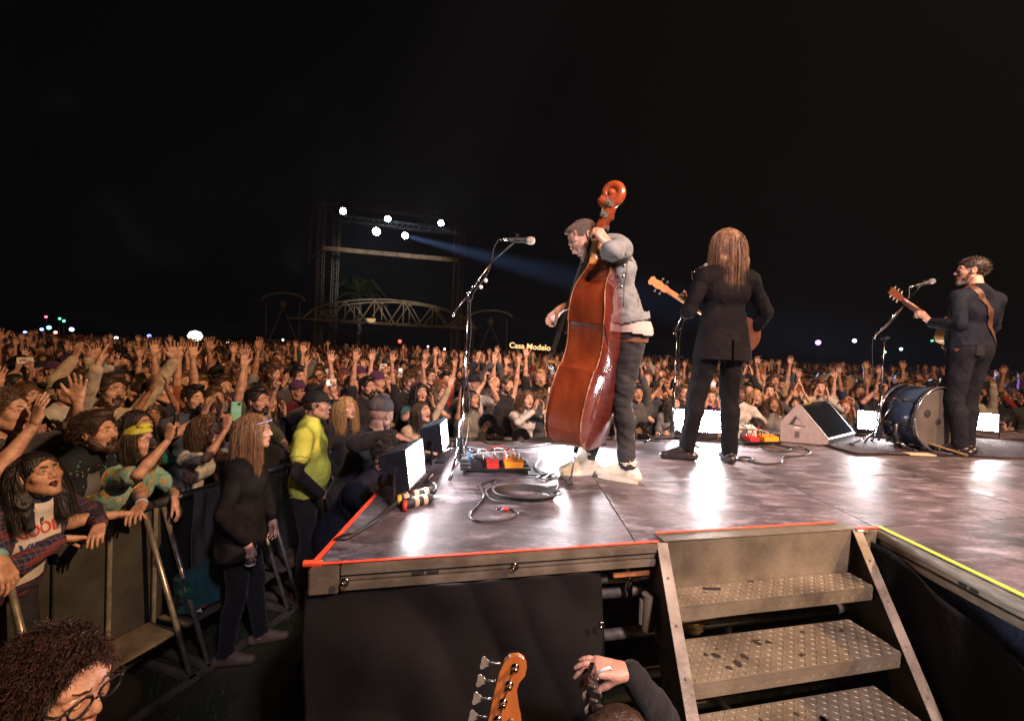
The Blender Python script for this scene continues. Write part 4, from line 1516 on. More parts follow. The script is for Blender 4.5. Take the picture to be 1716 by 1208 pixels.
def pedalboard(c, rz, label, items, lead_seed):
    t = empty("pedalboard", c, rz)
    tag(t, label, "pedalboard")
    b_ = MB()
    for k in range(3):
        b_.box((0, -0.10 + k * 0.10, 0.032), (0.46, 0.07, 0.012), bev=0.003)
    for sx in (-1, 1):
        b_.box((sx * .20, 0, 0.014), (0.02, 0.28, 0.028), bev=0.003)
    b_.build("frame_rails", BLACKM, t)
    M_ = Matrix.Translation(c) @ Matrix.Rotation(rz, 4, 'Z')
    for (x, y, sz, m, kn, lab) in items:
        pedal(None, M_ @ Vector((x, y, 0.0385)), sz, m, kn, lab, rz, "effects pedals on the boards")
    rr = random.Random(lead_seed)
    for k in range(7):
        a = Vector((rr.uniform(-.2, .2), rr.uniform(-.1, .12), 0.085)); b2 = Vector((rr.uniform(-.2, .2), rr.uniform(-.1, .12), 0.085))
        mb = MB(); mb.tube(bez([a, a + Vector((0, .03, .035)), (a + b2) / 2 + Vector((rr.uniform(-.04, .04), rr.uniform(-.04, .04), 0.05)), b2 + Vector((0, -.02, .03)), b2], 6), 0.004, 6)
        mb.build("patch_lead", [CABLE_PALE, CABLE, mat("lead_red", (0.45, 0.03, 0.02), 0.5)][k % 3], t, smooth=True)
    return t


pc = on_s(828, 786)
pedalboard(pc, 0.12, "cluttered pedalboard with orange pedal, red switches and patch leads by the bass spike", [
    (0.12, -0.07, (0.12, 0.10, 0.055), ORANGE, 2, "bright orange effects pedal on the pedalboard nearest the bass spike"),
    (-0.02, -0.08, (0.075, 0.11, 0.045), RED, 2, "red effects pedal left of the orange one on the nearer pedalboard"),
    (-0.13, -0.06, (0.07, 0.11, 0.045), BLACKM, 3, "black three-knob effects pedal on the nearer pedalboard"),
    (0.13, 0.08, (0.11, 0.08, 0.045), WHITEP, 2, "pale effects pedal behind the orange one on the nearer pedalboard"),
    (0.0, 0.08, (0.07, 0.09, 0.045), SILV, 2, "silver effects pedal at the back of the nearer pedalboard"),
    (-0.14, 0.09, (0.07, 0.10, 0.05), BLUEP, 2, "blue effects pedal at the back of the nearer pedalboard")], 3)
pc2 = Vector((2.34, 4.42, S))
pedalboard(pc2, 0.24, "small pedalboard with an orange pedal on the lip behind the long-haired player", [
    (0.12, -0.07, (0.16, 0.10, 0.055), ORANGE, 2, "orange effects pedal on the pedalboard behind the long-haired player"),
    (-0.06, -0.06, (0.09, 0.11, 0.045), RED, 2, "red effects pedal on the pedalboard behind the long-haired player"),
    (0.05, 0.09, (0.10, 0.08, 0.13), WHITEP, 3, "tall white unit on the pedalboard behind the long-haired player"),
    (-0.14, 0.08, (0.08, 0.08, 0.05), SILV, 2, "silver effects pedal on the pedalboard behind the long-haired player")], 5)

# ------------------------------------------------------------------ microphone stands
MIC_GRILLE = mat("mic_grille", (0.55, 0.53, 0.50), 0.35, 0.8, var=0.3, scale=300, bump=0.8, bscale=500)
MIC_BODY = mat("mic_body", (0.10, 0.095, 0.09), 0.4, 0.4)


def mic_parts(t, o, tip, direction, scale=1.0):
    """hand-held microphone with its grille at tip"""
    d = Vector(direction).normalized()
    M_ = frame(Vector(tip) - o, z=d, x=d.orthogonal())
    g_ = MB(); g_.lathe([(0.004, 0.0), (0.018, -0.004), (0.0255, -0.018), (0.0265, -0.032), (0.0235, -0.046), (0.021, -0.052)], 16, M=M_)
    g_.build("grille", MIC_GRILLE, t, smooth=True)
    b_ = MB(); b_.lathe([(0.022, -0.052), (0.022, -0.060), (0.0175, -0.064), (0.0115, -0.165), (0.0115, -0.178)], 14, M=M_)
    b_.build("mic_body", MIC_BODY, t, smooth=True)
    c_ = MB(); c_.lathe([(0.0095, -0.178), (0.0095, -0.225), (0.006, -0.24)], 12, M=M_)
    c_.build("plug", STEEL, t, smooth=True)
    cl = MB(); cl.tube([Vector(tip) - o - d * .10, Vector(tip) - o - d * .14], 0.0185, 10); cl.box((0, 0.028, -0.12), (0.014, 0.03, 0.02), M=M_)
    cl.build("clip", BLACKM, t, auto=40)
    return Vector(tip) - o - d * 0.24


def mic_stand(base, clutch_z, boom_a, boom_b, label, legs, mic=None, cable_pts=None, pole_m=STEEL, top_xy=(0, 0), leg_r=0.30, leg_z=0.20, hub=None):
    t = empty("microphone_stand", base)
    tag(t, label, "microphone stand", "microphone stands on stage")
    o = Vector(base)
    top = Vector((top_xy[0], top_xy[1], clutch_z))
    p = MB(); p.tube([(0, 0, 0.06), top * 0.52 + Vector((0, 0, .02))], 0.0125, 12)
    p.build("pole", pole_m, t, smooth=True)
    p = MB(); p.tube([top * 0.5, top], 0.0085, 10)
    p.build("inner_pole", pole_m, t, smooth=True)
    c_ = MB(); c_.tube([top * 0.495, top * 0.535], 0.019, 12)
    c_.build("height_clutch", BLACKM, t, auto=40)
    hb = MB(); hb.tube([(0, 0, leg_z - 0.05), (0, 0, leg_z + 0.05)], 0.022, 12)
    hb.build("leg_hub", BLACKM, t, auto=40)
    for a in legs:
        e = Vector((math.cos(a) * leg_r, math.sin(a) * leg_r, 0.012))
        lg = MB(); lg.tube([Vector((math.cos(a) * .018, math.sin(a) * .018, leg_z)), e + Vector((0, 0, 0.0))], 0.0085, 8)
        lo = lg.build("leg", pole_m, t, smooth=True)
        ft = MB(); ft.tube([e * 0.93 + Vector((0, 0, 0.013)), e * 1.05 + Vector((0, 0, 0.002))], 0.0115, 8)
        ft.build("rubber_foot", RUBBER, lo, smooth=True)
    a, b_ = Vector(boom_a) - o, Vector(boom_b) - o
    bm_ = MB(); bm_.tube([a, b_], 0.0075, 10); bm_.tube([a, a + (b_ - a) * .06], 0.014, 10)
    bm_.build("boom", pole_m, t, smooth=True)
    ck = MB(); ck.tube([top - Vector((0, .03, 0)), top + Vector((0, .035, 0))], 0.017, 10); ck.tube([top, top + Vector((0.03, -.03, .01))], 0.008, 8)
    ck.build("boom_clutch", BLACKM, t, auto=40)
    if mic:
        end = mic_parts(t, o, *mic)
        gn = MB(); gn.tube([b_, b_ + ((Vector(mic[0]) - o - Vector(mic[1]).normalized() * .12) - b_) * 0.5, Vector(mic[0]) - o - Vector(mic[1]).normalized() * .12], 0.006, 8)
        gn.build("gooseneck", BLACKM, t, smooth=True)
        if cable_pts:
            cb = MB(); cb.tube(bez([end] + [Vector(q) - o for q in cable_pts], 8), 0.0035, 6)
            cb.build("cable", CABLE, t, smooth=True)
    return t


b1 = on_s(769, 787)
Yb = b1.y
m1 = mic_stand(b1, at_y(785, 502, Yb).z - S, at_y(757, 529, Yb), at_y(826, 436, Yb),
    "tall microphone stand with a boom and a horizontal silver microphone by the nearest flood light", (-1.65, 0.55, 2.6),
    mic=(at_y(897, 404, Yb), (1, 0.02, -0.01)), cable_pts=[at_y(828, 415, Yb), at_y(823, 440, Yb), at_y(815, 462, Yb), at_y(790, 500, Yb), at_y(789, 560, Yb), at_y(783, 620, Yb), at_y(787, 700, Yb), at_y(776, 760, Yb), at_y(750, 800, Yb - .12) ],
    top_xy=(at_y(785, 502, Yb).x - b1.x, 0.0), leg_r=0.27, leg_z=0.16)
for (px, py) in ((806, 481), (814, 470)):
    rb = MB(); c = at_y(px, py, Yb) - b1
    rb.lathe([(0.006, -0.008), (0.013, -0.006), (0.013, 0.006), (0.006, 0.008)], 12, M=frame(c, z=(0, -1, 0), x=(1, 0, 0)))
    rb.build("pick_holder", WHITEP, m1, smooth=True)
b2 = Vector((1.50, 4.22, S)); Y2 = b2.y
m2 = mic_stand(b2, at_y(1135, 552, Y2).z - S, at_y(1129, 560, Y2), at_y(1172, 462, Y2),
    "microphone stand with a small tray between the bassist and the long-haired player", (-0.9, 1.2, 3.3),
    mic=(at_y(1172, 452, Y2) + Vector((0.03, -.12, 0.02)), (0.25, -1, 0.1)), cable_pts=[at_y(1160, 500, Y2), at_y(1140, 560, Y2), at_y(1137, 650, Y2), at_y(1128, 735, Y2)], leg_r=0.26, leg_z=0.16)
tr = MB()
tc_ = at_y(1112, 599, Y2) - b2
tr.box(tc_, (0.36, 0.10, 0.008), bev=0.003)
for k in range(7):
    tr.box(tc_ + Vector((-0.15 + k * .05, -.045, .012)), (0.03, 0.012, 0.016), bev=0.003)
tr.build("accessory_tray", BLACKM, m2)
b3 = on_s(1472, 748); Y3 = b3.y
m3 = mic_stand(b3, at_y(1470, 566, Y3).z - S, at_y(1464, 566, Y3), at_y(1536, 487, Y3),
    "microphone stand with an angled boom in front of the man with the guitar strap", (-1.0, 1.1, 3.2),
    mic=(at_y(1567, 470, Y3), (1, -0.12, 0.32)), cable_pts=[at_y(1520, 505, Y3), at_y(1485, 548, Y3), at_y(1463, 568, Y3), at_y(1464, 640, Y3), at_y(1468, 735, Y3)], leg_r=0.28, leg_z=0.14)

# ------------------------------------------------------------------ wedge monitor
wd = empty("wedge_monitor", (2.69, 4.55, S))
tag(wd, "grey-sided black wedge monitor lying on the stage with its grille facing the players", "stage monitor")
wo = wd.location.copy()
WEDGE_SIDE = mat("wedge_side_paint", (0.22, 0.185, 0.185), 0.7, var=0.12, scale=25, bump=0.5, bscale=160)
GRILLE = mat("wedge_grille", (0.004, 0.005, 0.0065), 1.0, 0.0, spec=0.0, var=0.5, scale=240, bump=0.15, bscale=420)
ux = (on_s(1388, 747) - on_s(1306, 740)); ux.z = 0; wl_ = ux.length; ux.normalize()
back = Vector((-ux.y, ux.x, 0)) * -1.0
if back.y < 0: back = -back
back = Vector((0.78, 0.62, 0)).normalized()
zz = Vector((0, 0, 1))
prof = [(0.0, 0.006), (wl_ * 0.95, 0.006), (wl_ * 1.0, 0.06), (wl_ * 0.39, 0.375), (wl_ * 0.32, 0.385), (0.0, 0.205)]
depth_ = 0.78
def wp(a, z, d): return ux * a + zz * z + back * d
side = MB()
n_ = len(prof)
for d in (0.0, depth_):
    side.add([wp(a, z, d) for a, z in prof] + [wp(a, z, d + 0.018) for a, z in prof], [tuple(range(n_ - 1, -1, -1)), tuple(range(n_, 2 * n_))] + [(i, (i + 1) % n_, n_ + (i + 1) % n_, n_ + i) for i in range(n_)])
side_ob = MB()
for d in (0.0, depth_):
    sb = MB(); sb.add([wp(a, z, d) for a, z in prof] + [wp(a, z, d + 0.018) for a, z in prof], [tuple(range(n_ - 1, -1, -1)), tuple(range(n_, 2 * n_))] + [(i, (i + 1) % n_, n_ + (i + 1) % n_, n_ + i) for i in range(n_)])
    ob = sb.build("side_panel", WEDGE_SIDE, wd)
    if d == 0.0:
        nd = -back
        hd = MB()
        tri = [(wl_ * .16, 0.178), (wl_ * .52, 0.165), (wl_ * .30, 0.272)]
        hd.add([wp(a, z, -0.001) for a, z in tri], [(0, 1, 2)])
        hd.build("handle_recess", mat("recess_black", (0.02, 0.018, 0.018), 0.7), ob)
        tri2 = [(wl_ * .27, 0.183), (wl_ * .50, 0.174), (wl_ * .33, 0.245)]
        h2 = MB(); h2.add([wp(a, z, -0.0025) for a, z in tri2], [(0, 1, 2)]); h2.build("handle_plate", WEDGE_SIDE, ob)
        h3 = MB(); q = [(wl_ * .28, 0.150), (wl_ * .41, 0.147), (wl_ * .41, 0.156), (wl_ * .28, 0.160)]
        h3.add([wp(a, z, -0.0015) for a, z in q], [(0, 1, 2, 3)]); h3.build("white_label", WHITEP, ob)
        h4 = MB(); q = [(wl_ * .30, 0.055), (wl_ * .40, 0.052), (wl_ * .40, 0.115), (wl_ * .30, 0.118)]
        h4.add([wp(a, z, -0.0015) for a, z in q], [(0, 1, 2, 3)]); h4.build("pole_socket", mat("socket_grey", (0.06, 0.05, 0.05), 0.6), ob)
cab = MB()
body_ = [(0.004, 0.009), (wl_ * .94, 0.009), (wl_ * .985, 0.06), (wl_ * .385, 0.368), (wl_ * .32, 0.379), (0.004, 0.203)]
cab.add([wp(a, z, 0.0185) for a, z in body_] + [wp(a, z, depth_ - .0005) for a, z in body_], [(i, (i + 1) % n_, n_ + (i + 1) % n_, n_ + i) for i in range(n_)])
cab.build("cabinet", BLACKM, wd)
gr = MB()
ga, gb = Vector(prof[2]), Vector(prof[3])
gr.add([wp(wl_ * .97, 0.072, .02), wp(wl_ * .97, 0.072, depth_ - .002), wp(wl_ * .42, 0.362, depth_ - .002), wp(wl_ * .42, 0.362, .02)], [(0, 1, 2, 3)])
gr.build("grille", GRILLE, wd)
tpz = MB()
tpz.add([wp(wl_ * .40, 0.373, .02), wp(wl_ * .40, 0.373, depth_), wp(wl_ * .315, 0.3865, depth_), wp(wl_ * .315, 0.3865, .02)], [(0, 1, 2, 3)])
tpz.build("top_edge", BLACKM, wd)
YEL = mat("yellow_print", (0.65, 0.55, 0.06), 0.5)
rw = random.Random(2)
for k in range(9):      # a line of print too blurred in the photograph to read
    d0 = 0.12 + k * 0.022
    lt = MB(); lt.box(wp(wl_ * .355, 0.3825, d0), (0.016, 0.014, 0.0015), M=None)
    lt.build("yellow_mark", YEL, wd)

# ------------------------------------------------------------------ bass drum, pedal, rug
kd = empty("bass_drum", (4.00, 4.46, S))
tag(kd, "bass drum with a blue-black shell, chrome hoops and a dull grey head", "drum")
ax_ = Vector((0.19, -0.98, 0)).normalized()          # from the far hoop to the near head
rad = 0.295
ctr = Vector((0, 0, rad + 0.015))
KM = frame(ctr, z=ax_, x=Vector((ax_.y, -ax_.x, 0)))
dl = 0.31
sh = MB(); sh.lathe([(rad - .012, -dl / 2), (rad, -dl / 2 + .004), (rad, dl / 2 - .004), (rad - .012, dl / 2)], 40, M=KM, closed_ends=False)
sh.build("shell", mat("drum_shell_lacquer", (0.022, 0.038, 0.070), 0.22, coat=0.6, var=0.3, scale=6), kd, smooth=True)
for sg, nm in ((1, "near"), (-1, "far")):
    hp_ = MB(); z0 = sg * (dl / 2 + .012)
    hp_.lathe([(rad + .004, z0 - .02), (rad + .014, z0 - .02), (rad + .014, z0 + .02), (rad + .004, z0 + .02), (rad + .002, z0)], 40, M=KM, closed_ends=False)
    hp_.build("hoop", mat("hoop_chrome_%s" % nm, (0.55, 0.58, 0.66), 0.16, 0.9), kd, smooth=True)
    hd_ = MB(); zz_ = sg * (dl / 2 + .006)
    hd_.lathe([(0.0005, zz_ + sg * 0.003), (rad * .5, zz_ + sg * 0.002), (rad + .003, zz_)], 40, M=KM, closed_ends=False)
    hob = hd_.build("drum_head", mat("drum_head_%s" % nm, (0.085, 0.075, 0.066), 0.30, var=0.25, scale=5, spec=0.6), kd, smooth=True)
    if sg == 1:
        for (x, y, r_) in ((0.02, 0.02, 0.030), (0.150, -0.055, 0.036)):
            pt = MB(); pt.lathe([(0.0005, zz_ + .005), (r_, zz_ + .005), (r_ * 1.12, zz_ + .0035)], 20, M=KM @ Matrix.Translation((x, y, 0)), closed_ends=False)
            pt.build("port_hole", RUBBER, hob, smooth=True)
for k in range(8):
    a = 2 * math.pi * k / 8 + 0.2
    x, y = math.cos(a) * (rad + .012), math.sin(a) * (rad + .012)
    for sg in (1, -1):
        lg = MB()
        lg.tube([KM @ Vector((x * 1.01, y * 1.01, sg * (dl / 2 + .03))), KM @ Vector((x, y, sg * (dl / 2 - .09)))], 0.004, 6)
        lg.box((0, 0, 0), (0.018, 0.018, 0.05), M=KM @ Matrix.Translation((x, y, sg * (dl / 2 - .10))), bev=0.006)
        lg.box((0, 0, 0), (0.03, 0.03, 0.022), M=KM @ Matrix.Translation((x * 1.02, y * 1.02, sg * (dl / 2 + .018))) @ Matrix.Rotation(a, 4, 'Z'), bev=0.005)
        lg.build("tension_lug", STEEL, kd, auto=50)
for sx in (-1, 1):
    sp_ = MB(); s0 = KM @ Vector((sx * rad * .92, -rad * .35, -dl * .2)); s1 = KM @ Vector((sx * rad * 1.30, -rad - .010, -dl * .75)); s1.z = 0.008
    sp_.tube([s0, s1], 0.008, 8); sp_.build("spur", STEEL, kd, smooth=True)
ped = empty("drum_pedal", on_s(1546, 756))
tag(ped, "kick drum pedal with an orange beater standing on the drum head", "drum pedal")
po = ped.location.copy()
pd_d = Vector((0.50, -0.55, 0)).normalized()
hinge = Vector((0, 0, 0))
fp = MB(); fp.box((0, 0, 0), (0.30, 0.075, 0.010), M=frame(pd_d * 0.16 + Vector((0, 0, 0.055)), x=pd_d + Vector((0, 0, -0.24)), y=Vector((-pd_d.y, pd_d.x, 0))), bev=0.003)
fp.build("foot_board", mat("worn_brass_board", (0.32, 0.22, 0.12), 0.45, 0.5, var=0.3, scale=30), ped)
po_ = MB()
for s_ in (-1, 1):
    q = Vector((-pd_d.y, pd_d.x, 0)) * .055 * s_
    po_.tube([q, q + Vector((0, 0, 0.21))], 0.009, 8)
po_.tube([Vector((-pd_d.y, pd_d.x, 0)) * -.065 + Vector((0, 0, .205)), Vector((-pd_d.y, pd_d.x, 0)) * .065 + Vector((0, 0, .205))], 0.009, 8)
po_.build("post_frame", GALV, ped, smooth=True)
bt = MB(); b0 = Vector((0, 0, 0.205)); b1_ = b0 + Vector((0.10, 0.02, 0.15))
bt.tube([b0, b1_], 0.004, 6)
bto = bt.build("beater_rod", STEEL, ped, smooth=True)
bh = MB(); bh.tube([b1_ - Vector((.018, 0, .010)), b1_ + Vector((.018, 0, .010))], 0.017, 12)
bh.build("beater_head", mat("felt_orange", (0.55, 0.20, 0.07), 0.9, var=0.2, scale=60), bto, auto=40)
sp2 = MB(); sp2.tube([Vector((0, 0, 0.012)), pd_d * 0.30 + Vector((0, 0, 0.010))], 0.010, 6); sp2.build("base_rod", GALV, ped, smooth=True)
bd = MB(); bd.box((0, 0, 0.006), (0.24, 0.09, 0.012), M=frame(on_s(1540, 762, 0.007), x=(1, .02, 0), y=(0, 1, 0)), bev=0.002)
tag(bd.build("wooden_board", mat("pale_board", (0.45, 0.38, 0.25), 0.6, var=0.2, scale=12)), "pale flat board lying on the rug under the drum pedal", "board")
tmb = empty("tambourine", on_s(1513, 752))
tag(tmb, "small tambourine with metal jingles standing on edge beside the bass drum", "tambourine")
TM = frame((0, 0, 0.148), z=(0.35, -1, 0.12), x=(1, .35, 0))
rg_ = MB(); rg_.lathe([(0.128, -0.02), (0.138, -0.02), (0.138, 0.02), (0.128, 0.02), (0.128, -0.02)], 28, M=TM, closed_ends=False)
rg_.build("rim", mat("tambourine_rim", (0.02, 0.02, 0.022), 0.4), tmb, smooth=True)
for k in range(10):
    a = 2 * math.pi * k / 10
    jg = MB(); c_ = Matrix.Translation((math.cos(a) * .133, math.sin(a) * .133, 0)) @ Matrix.Rotation(a, 4, 'Z') @ Matrix.Rotation(R(90), 4, 'X')
    jg.lathe([(0.003, -.004), (0.021, -.002), (0.003, 0.0), (0.021, .002), (0.003, .004)], 12, M=TM @ c_)
    jg.build("jingle", mat("jingle_brass", (0.6, 0.45, 0.25), 0.25, 0.9) if k == 0 else bpy.data.materials["jingle_brass"], tmb, smooth=True)
for (px, py, r_, lab) in ((1600, 738, 0.032, "small white egg shaker beside the boots of the man with the strap"), (1588, 750, 0.024, "white crumpled tape ball on the rug beside the bass drum")):
    q = MB(); q.lathe([(0.002, 0), (r_ * .8, r_ * .35), (r_, r_), (r_ * .75, r_ * 1.6), (0.002, r_ * 2)], 14)
    o = q.build("egg_shaker" if r_ > .03 else "tape_ball", WHITEP, None, smooth=True); o.location = on_s(px, py, 0.012)
    tag(o, lab, "shaker" if r_ > .03 else "tape ball")


def rug_fn(u, v):
    a, b_ = Vector((3.05, 4.02, 0)), Vector((7.2, 4.30, 0))
    p = a.lerp(b_, u) + Vector((-0.02, 1, 0)) * v * (0.85 + .3 * u)
    z = S + 0.006 + 0.004 * (1 + math.sin(u * 30 + 3 * math.sin(v * 6))) * 0.5 + (0.004 if v < 0.02 else 0)
    p.y += 0.03 * math.sin(u * 9) * (1 - v)
    return (p.x, p.y, z)


rug = cloth_sheet("rug", rug_fn, 60, 24, mat("dark_carpet", (0.030, 0.020, 0.022), 0.95, var=0.4, scale=9, bump=0.7, bscale=150, spec=0.1), None, 0.007)
tag(rug, "thin dark carpet under the bass drum and the man with the strap", "carpet")

# ------------------------------------------------------------------ performers and their instruments
class Pose:
    """turns world points and directions into a figure's own frame (for a height of 1.75)"""
    def __init__(self, loc, rz, h):
        self.loc, self.rz, self.h = Vector(loc), rz, h
        self.Ri = Matrix.Rotation(-rz, 3, 'Z')

    def p(self, w): return tuple((self.Ri @ (Vector(w) - self.loc)) * (1.75 / self.h))
    def d(self, v): return tuple(self.Ri @ Vector(v))
    def arm(self, wrist, pole, pose, fd, pd): return (self.p(wrist), self.d(pole), pose, self.d(fd), self.d(pd))


def shell(prims, vox=0.010, k=0.03, folds=0.006, seed=0, cut=None, ff=30):
    """garment from soft shapes: prims = list of (a, b, ra, rb, flat) in the figure's frame"""
    s = Soft(vox, k)
    for q in prims:
        a, b, ra, rb = q[:4]
        s.cone(a, b, ra, rb, tag=TOP, flat=q[4] if len(q) > 4 else None)
    p = s.run()
    N = p.normals()
    f = 1 - 1.6 * np.abs(wob(p.V * np.array((1, 1, 0.6)), ff, seed) * 0.65 + wob(p.V, ff * 2.2, seed + 9) * 0.35)
    p.V += N * (f * folds)[:, None]
    if cut is not None:
        p = p.cut(cut(p.V))
    return p


WOOD = mat("bass_varnish", (0.080, 0.013, 0.005), 0.22, colour2=(0.185, 0.038, 0.010), scale=5, stretch=(2.2, 2.2, 0.5), coat=0.6, bump=0.05, bscale=60, detail=9)
WOOD_BACK = mat("bass_back_varnish", (0.085, 0.013, 0.010), 0.15, colour2=(0.14, 0.025, 0.014), scale=4, stretch=(2, 2, 0.6), coat=0.8)
WOOD_PALE = mat("bass_heel_wood", (0.50, 0.23, 0.06), 0.3, var=0.2, scale=14, stretch=(1, 1, .3), coat=0.3)
NECKW = mat("bass_neck_wood", (0.36, 0.20, 0.075), 0.32, var=0.25, scale=16, stretch=(1, 1, .2))
EDGE = mat("bass_worn_edge", (0.26, 0.115, 0.045), 0.35, var=0.7, scale=40)
EBONY = mat("ebony", (0.016, 0.013, 0.012), 0.25, var=0.2, scale=30)
STRING = mat("steel_string", (0.55, 0.53, 0.50), 0.25, 0.9)

bass = empty("double_bass", on_s(955, 812))
tag(bass, "upright double bass of glossy red-brown wood held by the man in the pale denim jacket", "double bass")
Bo = bass.location.copy()
tipY = Bo.y + 0.02
scroll_w = at_y(1040, 318, tipY)
ax = (scroll_w - Bo); Ltot = ax.length; ax.normalize()
nf = Vector((-0.89, 0.45, 0)); nf = (nf - ax * nf.dot(ax)).normalized()
wx = ax.cross(nf).normalized()                    # across the plates
BM = Matrix((wx, nf, ax)).transposed().to_4x4()    # local: x across, y front, z up along the bass
z0b = 0.25; LB = 1.10
prof_b = [(0.0, 0.02), (0.004, 0.10), (0.018, 0.19), (0.05, 0.258), (0.10, 0.305), (0.17, 0.330), (0.24, 0.334), (0.31, 0.322), (0.38, 0.296), (0.435, 0.266), (0.452, 0.262),
          (0.456, 0.246), (0.48, 0.222), (0.53, 0.198), (0.58, 0.188), (0.63, 0.190), (0.68, 0.204), (0.715, 0.222), (0.72, 0.236), (0.735, 0.240), (0.78, 0.250), (0.83, 0.252), (0.88, 0.242), (0.93, 0.214),
          (0.98, 0.168), (1.02, 0.118), (1.06, 0.076), (1.10, 0.048)]
T_b, T_t = 0.205, 0.130            # rib depth at the bottom, at the neck


def rib_depth(t): return T_b if t < 0.80 else T_b + (T_t - T_b) * ((t - 0.80) / 0.30)


# ribs
rb = MB(); nseg = len(prof_b)
loop = [(x, z) for z, x in prof_b] + [(-x, z) for z, x in reversed(prof_b)]
yF = 0.10
vs = []
for (x, z) in loop:
    d = rib_depth(z)
    vs += [(x * 0.975, yF, z0b + z), (x * 0.975, yF - d, z0b + z)]
n_ = len(loop)
rb.add(vs, [(2 * i, 2 * ((i + 1) % n_), 2 * ((i + 1) % n_) + 1, 2 * i + 1) for i in range(n_)], M=BM)
rb.build("ribs", WOOD, bass, auto=38)


def plate(yfun, dome, name, m, sign):
    mb = MB(); rings = [(1.0, 0), (0.97, 0.002), (0.90, 0.010), (0.75, 0.020), (0.5, 0.028), (0.2, 0.032)]
    vs, fs = [], []
    zc = 0.42
    for r_, h_ in rings:
        for (x, z) in loop:
            zz2 = zc + (z - zc) * r_
            vs.append((x * r_, yfun(zz2) + sign * (0.006 + h_ / 0.032 * dome), z0b + zz2))
    for k in range(len(rings) - 1):
        for i in range(n_):
            q = (k * n_ + i, k * n_ + (i + 1) % n_, (k + 1) * n_ + (i + 1) % n_, (k + 1) * n_ + i)
            fs.append(q if sign < 0 else q[::-1])
    k = (len(rings) - 1) * n_
    c_ = tuple(range(k, k + n_)); fs.append(c_ if sign < 0 else c_[::-1])
    mb.add(vs, fs, M=BM)
    o = mb.build(name, m, bass, auto=50)
    em = MB()
    for (x, z) in [(0, 0)]: pass
    pts_ = [BM @ Vector((x * 1.004, yfun(z) + sign * 0.002, z0b + z)) for (x, z) in loop]
    em.tube(pts_ + [pts_[0]], 0.0036, 6, caps=False)
    em.build("edge", EDGE, o, smooth=True)
    return o


plate(lambda z: yF - rib_depth(z), 0.024, "back_plate", WOOD_BACK, -1)
plate(lambda z: yF, 0.026, "front_plate", WOOD, 1)
hl = MB()   # pale button and heel block at the top of the ribs
hl.add([(x * .95, yF + .004 - d_, z0b + z) for (x, z, d_) in ((0.055, 1.095, 0), (-0.055, 1.095, 0), (-0.055, 1.095, T_t), (0.055, 1.095, T_t), (0.036, 1.135, 0), (-0.036, 1.135, 0), (-0.030, 1.125, T_t * .75), (0.030, 1.125, T_t * .75))],
       [(0, 3, 2, 1), (4, 5, 6, 7), (0, 1, 5, 4), (1, 2, 6, 5), (2, 3, 7, 6), (3, 0, 4, 7)], M=BM)
hl.build("neck_block", WOOD_PALE, bass)
nk = MB()
nk.tube([BM @ Vector(p) for p in ((0, yF - .035, z0b + 1.09), (0, yF - .012, z0b + 1.14), (0, yF - .004, z0b + 1.20), (0, yF - .002, Ltot - 0.27), (0, yF - .004, Ltot - 0.23))], [0.045, 0.034, 0.0275, 0.0235, 0.028], 14)
nk.build("neck", NECKW, bass, smooth=True)
fb = MB()
f0, f1 = z0b + 0.66, Ltot - 0.24
for (a, b_, w0, w1) in ((f0, f1, 0.044, 0.022),):
    y0, y1 = yF + 0.075, yF + 0.014
    fb.add([(-w0, y0, a), (w0, y0, a), (w1, y1, b_), (-w1, y1, b_), (-w0 * .9, y0 + .014, a), (w0 * .9, y0 + .014, a), (w1 * .9, y1 + .012, b_), (-w1 * .9, y1 + .012, b_)],
           [(0, 1, 2, 3), (7, 6, 5, 4), (0, 4, 5, 1), (1, 5, 6, 2), (2, 6, 7, 3), (3, 7, 4, 0)], M=BM)
fb.build("fingerboard", EBONY, bass)
br = MB()
br.prism([(-0.085, 0), (-0.05, 0), (-0.03, 0.06), (0.03, 0.06), (0.05, 0), (0.085, 0), (0.06, 0.115), (0.035, 0.135), (-0.035, 0.135), (-0.06, 0.115)], -0.008, 0.008,
         M=BM @ Matrix.Translation((0, yF + 0.03, z0b + 0.47)) @ Matrix(((1, 0, 0, 0), (0, 0, 0, 0), (0, 0, 1, 0), (0, 0, 0, 1))) if False else BM @ frame((0, yF + 0.03, z0b + 0.47), x=(1, 0, 0), y=(0, 1, 0)))
br.build("bridge", WOOD_PALE, bass)
tpc = MB()
tpc.add([(-0.028, yF + .045, z0b + 0.05), (0.028, yF + .045, z0b + 0.05), (0.055, yF + .10, z0b + 0.37), (-0.055, yF + .10, z0b + 0.37), (-0.02, yF + .062, z0b + 0.05), (0.02, yF + .062, z0b + 0.05), (0.042, yF + .122, z0b + 0.37), (-0.042, yF + .122, z0b + 0.37)],
        [(0, 1, 2, 3), (7, 6, 5, 4), (0, 4, 5, 1), (1, 5, 6, 2), (2, 6, 7, 3), (3, 7, 4, 0)], M=BM)
tpc.build("tailpiece", EBONY, bass)
for i in range(4):
    x = (i - 1.5)
    st = MB()
    st.tube([BM @ Vector(p) for p in ((x * .022, yF + .118, z0b + .37), (x * .024, yF + .168, z0b + .47), (x * .010, yF + .030, Ltot - .235), (x * .006, yF - .01, Ltot - .17))], 0.0017, 5)
    st.build("string", STRING, bass, smooth=True)
ep = MB(); ep.tube([BM @ Vector((0, 0.0, 0.035)), BM @ Vector((0, 0.0, z0b))], 0.0055, 8); eo = ep.build("endpin", STEEL, bass, smooth=True)
ep = MB(); ep.tube([BM @ Vector((0, 0.0, z0b - .055)), BM @ Vector((0, 0.0, z0b + .01))], [0.014, 0.022], 12); ep.build("endpin_collar", EBONY, eo, smooth=True)
